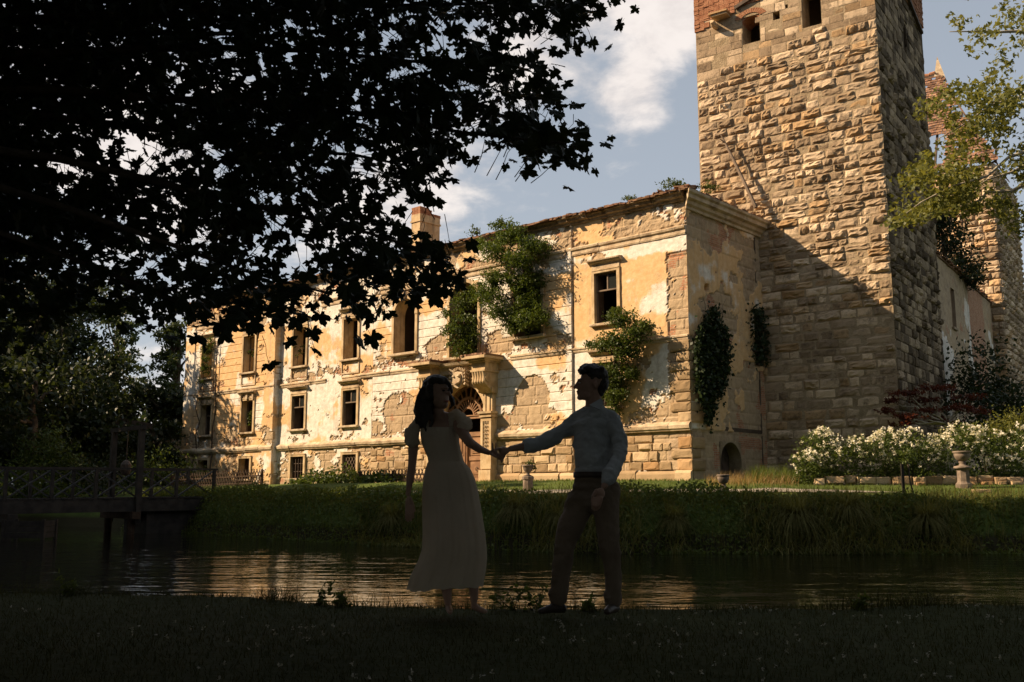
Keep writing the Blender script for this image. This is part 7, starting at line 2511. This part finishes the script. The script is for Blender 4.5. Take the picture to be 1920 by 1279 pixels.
    for (pts, rs, nm) in () and (([(792, 790), (781, 797), (774, 808), (771, 820), (773, 829)], [0.042, 0.050, 0.055, 0.056, 0.052], 'sleeve'), ([(848, 772), (858, 776), (864, 785), (869, 795), (871, 803)], [0.042, 0.050, 0.054, 0.052, 0.046], 'sleeve')):
        s = Blob(); s.chain([pp(u, v, 0.0 - 0.02 * i) for i, (u, v) in enumerate(pts)], rs)
        s.build(nm, MT['dress'], d.parent, 0.007, 2, 0.026, 20.0, 5)
    return t


def build_man():
    b = pp(1100, 1146); b.z = gz(b.x, b.y)
    t = thing('person', 'man in a light shirt and beige trousers holding the woman\'s hand', 'person', b)
    k = Blob()
    k.ell(pp(1113, 711, 0.0), (0.104, 0.080, 0.098)); k.ell(pp(1099, 724, -0.01), (0.062, 0.064, 0.085)); k.ell(pp(1096, 740, -0.015), (0.052, 0.052, 0.046)); k.ell(pp(1088, 746, -0.02), (0.026, 0.03, 0.022))
    k.ell(pp(1086, 714, -0.02), (0.018, 0.045, 0.016), 1)                                                                                           # brow
    k.chain([pp(1084.5, 716, -0.02), pp(1080, 723, -0.022), pp(1077.5, 727.5, -0.022)], [0.011, 0.013, 0.0125]); k.ell(pp(1084, 728, -0.022), (0.02, 0.018, 0.012), 1)   # nose
    k.ell(pp(1083.2, 734.5, -0.022), (0.013, 0.022, 0.008), 1); k.ell(pp(1084.2, 738.5, -0.022), (0.013, 0.020, 0.008), 1)
    k.ell(pp(1117, 722, -0.082), (0.020, 0.012, 0.034), 1)                                                                                          # ear
    k.chain([pp(1113, 740, 0.02), pp(1112, 758, 0.02), pp(1112, 778, 0.02)], [0.064, 0.060, 0.07])
    k.ell(pp(1114, 800, 0.02), (0.145, 0.09, 0.06)); k.ell(pp(1110, 830, 0.02), (0.125, 0.09, 0.13)); k.ell(pp(1114, 875, 0.02), (0.132, 0.095, 0.11)); k.ell(pp(1115, 915, 0.02), (0.145, 0.10, 0.11))
    k.chain([pp(1092, 930, 0.06), pp(1060, 1025, 0.05), pp(1047, 1128, 0.08)], [0.075, 0.052, 0.035]); k.chain([pp(1134, 930, -0.02), pp(1145, 1030, -0.06), pp(1149, 1128, -0.02)], [0.075, 0.052, 0.035])
    # reaching arm
    k.chain([pp(1080, 792, 0.10), pp(1050, 812, 0.09), pp(1020, 829, 0.06), pp(988, 837, 0.04), pp(957, 842, 0.02)], [0.044, 0.040, 0.037, 0.034, 0.025])
    k.ell(pp(945, 846, 0.01), (0.042, 0.022, 0.032))
    k.chain([pp(938, 842, -0.005), pp(931.5, 843, -0.02), pp(927, 846, -0.028)], [0.0135, 0.012, 0.010])                                            # thumb over her hand
    for (pts) in ([(939, 851), (936, 858), (931.5, 858.5)], [(941, 853), (939, 861.5), (934.5, 861.5)], [(943, 854), (941.5, 862), (940, 867.5)], [(946, 854), (943.5, 860), (941, 864)]):
        k.chain([pp(u, v, 0.02 + 0.006 * i) for i, (u, v) in enumerate(pts)], [0.0118, 0.0105, 0.0088])
    # hanging arm
    k.chain([pp(1156, 796, -0.06), pp(1160, 848, -0.12), pp(1142, 895, -0.22), pp(1133, 912, -0.25)], [0.042, 0.034, 0.030, 0.027])
    k.ell(pp(1125, 926, -0.27), (0.038, 0.024, 0.042))
    for j, (du, L) in enumerate(((-8, 24), (-3, 28), (2, 27), (6.5, 22))):
        k.chain([pp(1122 + du, 935, -0.28 - 0.006 * j), pp(1119 + du, 935 + L * 0.5, -0.29), pp(1118 + du * 0.9, 935 + L * 0.8, -0.265)], [0.0125, 0.0115, 0.0095])
    k.chain([pp(1118, 920, -0.285), pp(1111, 931, -0.295), pp(1110, 942, -0.29)], [0.0145, 0.012, 0.010])
    k.build('body', MT['skin'], t, 0.006, 3)
    e = MB(); e.lathe([(0.002, -0.006), (0.010, -0.003), (0.011, 0.0), (0.010, 0.003), (0.002, 0.006)], 10, tuple(pp(1086.5, 718.5, -0.062) - b)); e.build('eye', MT['eye'], t, True)
    h = Blob()
    h.ell(pp(1117, 705, 0.0), (0.096, 0.088, 0.080)); h.ell(pp(1126, 718, 0.01), (0.062, 0.078, 0.085)); h.ell(pp(1106, 694, 0.0), (0.088, 0.078, 0.050)); h.ell(pp(1124, 735, 0.02), (0.036, 0.055, 0.045))
    for q in range(26):
        a = rng.uniform(-0.2, 1.0)
        h.ell(pp(1088 + 44 * rng.random(), 691 + rng.uniform(-3, 6), rng.uniform(-0.07, 0.05)), rng.uniform(0.016, 0.028), 1)
    h.chain([pp(1090, 690, -0.03), pp(1087, 695, -0.03), pp(1088, 700, -0.03)], [0.022, 0.018, 0.012])
    h.build('hair', MT['hair_dark'], t, 0.006, 2, 0.016, 26.0, 4)
    # shirt
    s = Blob()
    s.ell(pp(1115, 797, 0.02), (0.180, 0.115, 0.070)); s.chain([pp(1113, 815, 0.02), pp(1113, 835, 0.02), pp(1115, 858, 0.02)], [0.158, 0.156, 0.152], 0.75)
    s.ell(pp(1116, 882, 0.02), (0.156, 0.116, 0.045)); s.chain([pp(1113, 770, 0.02), pp(1113, 782, 0.02)], [0.062, 0.10]); s.chain([pp(1124, 776, 0.0), pp(1148, 789, -0.03)], [0.062, 0.070], 0.9); s.chain([pp(1104, 776, 0.05), pp(1084, 788, 0.09)], [0.062, 0.070], 0.9)
    s.chain([pp(999, 836.5, 0.048), pp(992, 838, 0.046)], [0.058, 0.056]); s.chain([pp(1142, 891, -0.215), pp(1138, 899, -0.23)], [0.056, 0.055])
    s.chain([pp(1084, 790, 0.09), pp(1062, 805, 0.09), pp(1040, 819, 0.075), pp(1020, 829, 0.06), pp(1004, 835, 0.05), pp(991, 838, 0.045)], [0.072, 0.066, 0.061, 0.057, 0.055, 0.045])
    s.chain([pp(1152, 797, -0.05), pp(1162, 822, -0.08), pp(1163, 848, -0.12), pp(1154, 872, -0.17), pp(1141, 893, -0.22)], [0.066, 0.059, 0.054, 0.051, 0.050])
    s.build('shirt', MT['shirt'], t, 0.007, 7, 0.030, 12.0, 6)
    # collar with its points
    c = MB()
    ring = [pp(1100 + 12 * math.cos(a) + 11, 758 - 3 * math.cos(a) + 4, 0.02 + 0.075 * math.sin(a)) - b for a in np.linspace(0, 2 * math.pi, 19)]
    low = [pp(1112 + 18 * math.cos(a), 770 - 3 * math.cos(a), 0.02 + 0.098 * math.sin(a)) - b for a in np.linspace(0, 2 * math.pi, 19)]
    n = len(ring)
    c.add(ring + low, [(i, i + 1, n + i + 1, n + i) for i in range(n - 1)])
    for (pa, pb, pc, pd) in (((1127, 747, -0.05), (1105, 760, -0.085), (1124.6, 768.5, -0.115), (1133, 757, -0.10)), ((1096, 764, -0.05), (1093, 763, -0.07), (1092, 772, -0.09), (1101, 768, -0.09))):
        q = [pp(*w) - b for w in (pa, pb, pc, pd)]
        c.add([*q, *[w + Vector((0, 0.012, -0.004)) for w in q]], [(0, 1, 2, 3), (7, 6, 5, 4), (0, 4, 5, 1), (1, 5, 6, 2), (2, 6, 7, 3), (3, 7, 4, 0)])
    c.build('collar', MT['shirt'], t)
    bt = MB()
    for q in (0, 1):
        pass
    c0 = pp(1116, 891, 0.02) - b
    bt.v = []; 
    prof = [(1.0, -0.022), (1.03, -0.020), (1.03, 0.020), (1.0, 0.022)]
    v = []; f = []
    for rr, z in prof:
        for q in range(36):
            a = 2 * math.pi * q / 36; v.append((c0.x + 0.158 * rr * math.cos(a), c0.y + 0.118 * rr * math.sin(a), c0.z + z))
    for i in range(3):
        for q in range(36): f.append((i * 36 + q, i * 36 + (q + 1) % 36, (i + 1) * 36 + (q + 1) % 36, (i + 1) * 36 + q))
    bt.add(v, f); bt.build('belt', MT['leather'], t, True)
    # trousers
    g = Blob()
    g.ell(pp(1115, 900, 0.02), (0.160, 0.120, 0.055)); g.ell(pp(1114, 915, 0.02), (0.168, 0.124, 0.09)); g.ell(pp(1112, 935, 0.02), (0.178, 0.128, 0.11)); g.ell(pp(1150, 925, 0.0), (0.052, 0.09, 0.09))
    g.chain([pp(1088, 940, 0.05), pp(1072, 985, 0.05), pp(1059, 1025, 0.05), pp(1055, 1060, 0.06), pp(1050, 1100, 0.07), pp(1047, 1122, 0.07)], [0.106, 0.100, 0.082, 0.074, 0.072, 0.072])
    g.chain([pp(1136, 940, -0.02), pp(1138, 985, -0.04), pp(1142, 1025, -0.06), pp(1148, 1060, -0.05), pp(1151, 1100, -0.03), pp(1149, 1126, -0.02)], [0.100, 0.088, 0.076, 0.070, 0.066, 0.066])
    g.ell(pp(1036, 1112, 0.07), (0.036, 0.05, 0.04)); g.ell(pp(1139, 1118, -0.05), (0.035, 0.05, 0.04))
    g.build('trousers', MT['trouser'], t, 0.008, 8, 0.028, 9.0, 9)
    sh = Blob(); sh.chain([pp(1054, 1141, 0.07), pp(1036, 1141, 0.03), pp(1014, 1146.5, 0.0)], [0.036, 0.034, 0.024]); sh.build('shoe', MT['leather'], t, 0.006, 3)
    sh = Blob(); sh.chain([pp(1153, 1140, 0.02), pp(1145, 1142, -0.10), pp(1138, 1147, -0.19)], [0.038, 0.036, 0.028]); sh.build('shoe', MT['leather'], t, 0.006, 3)
    return t


build_woman()
build_man()
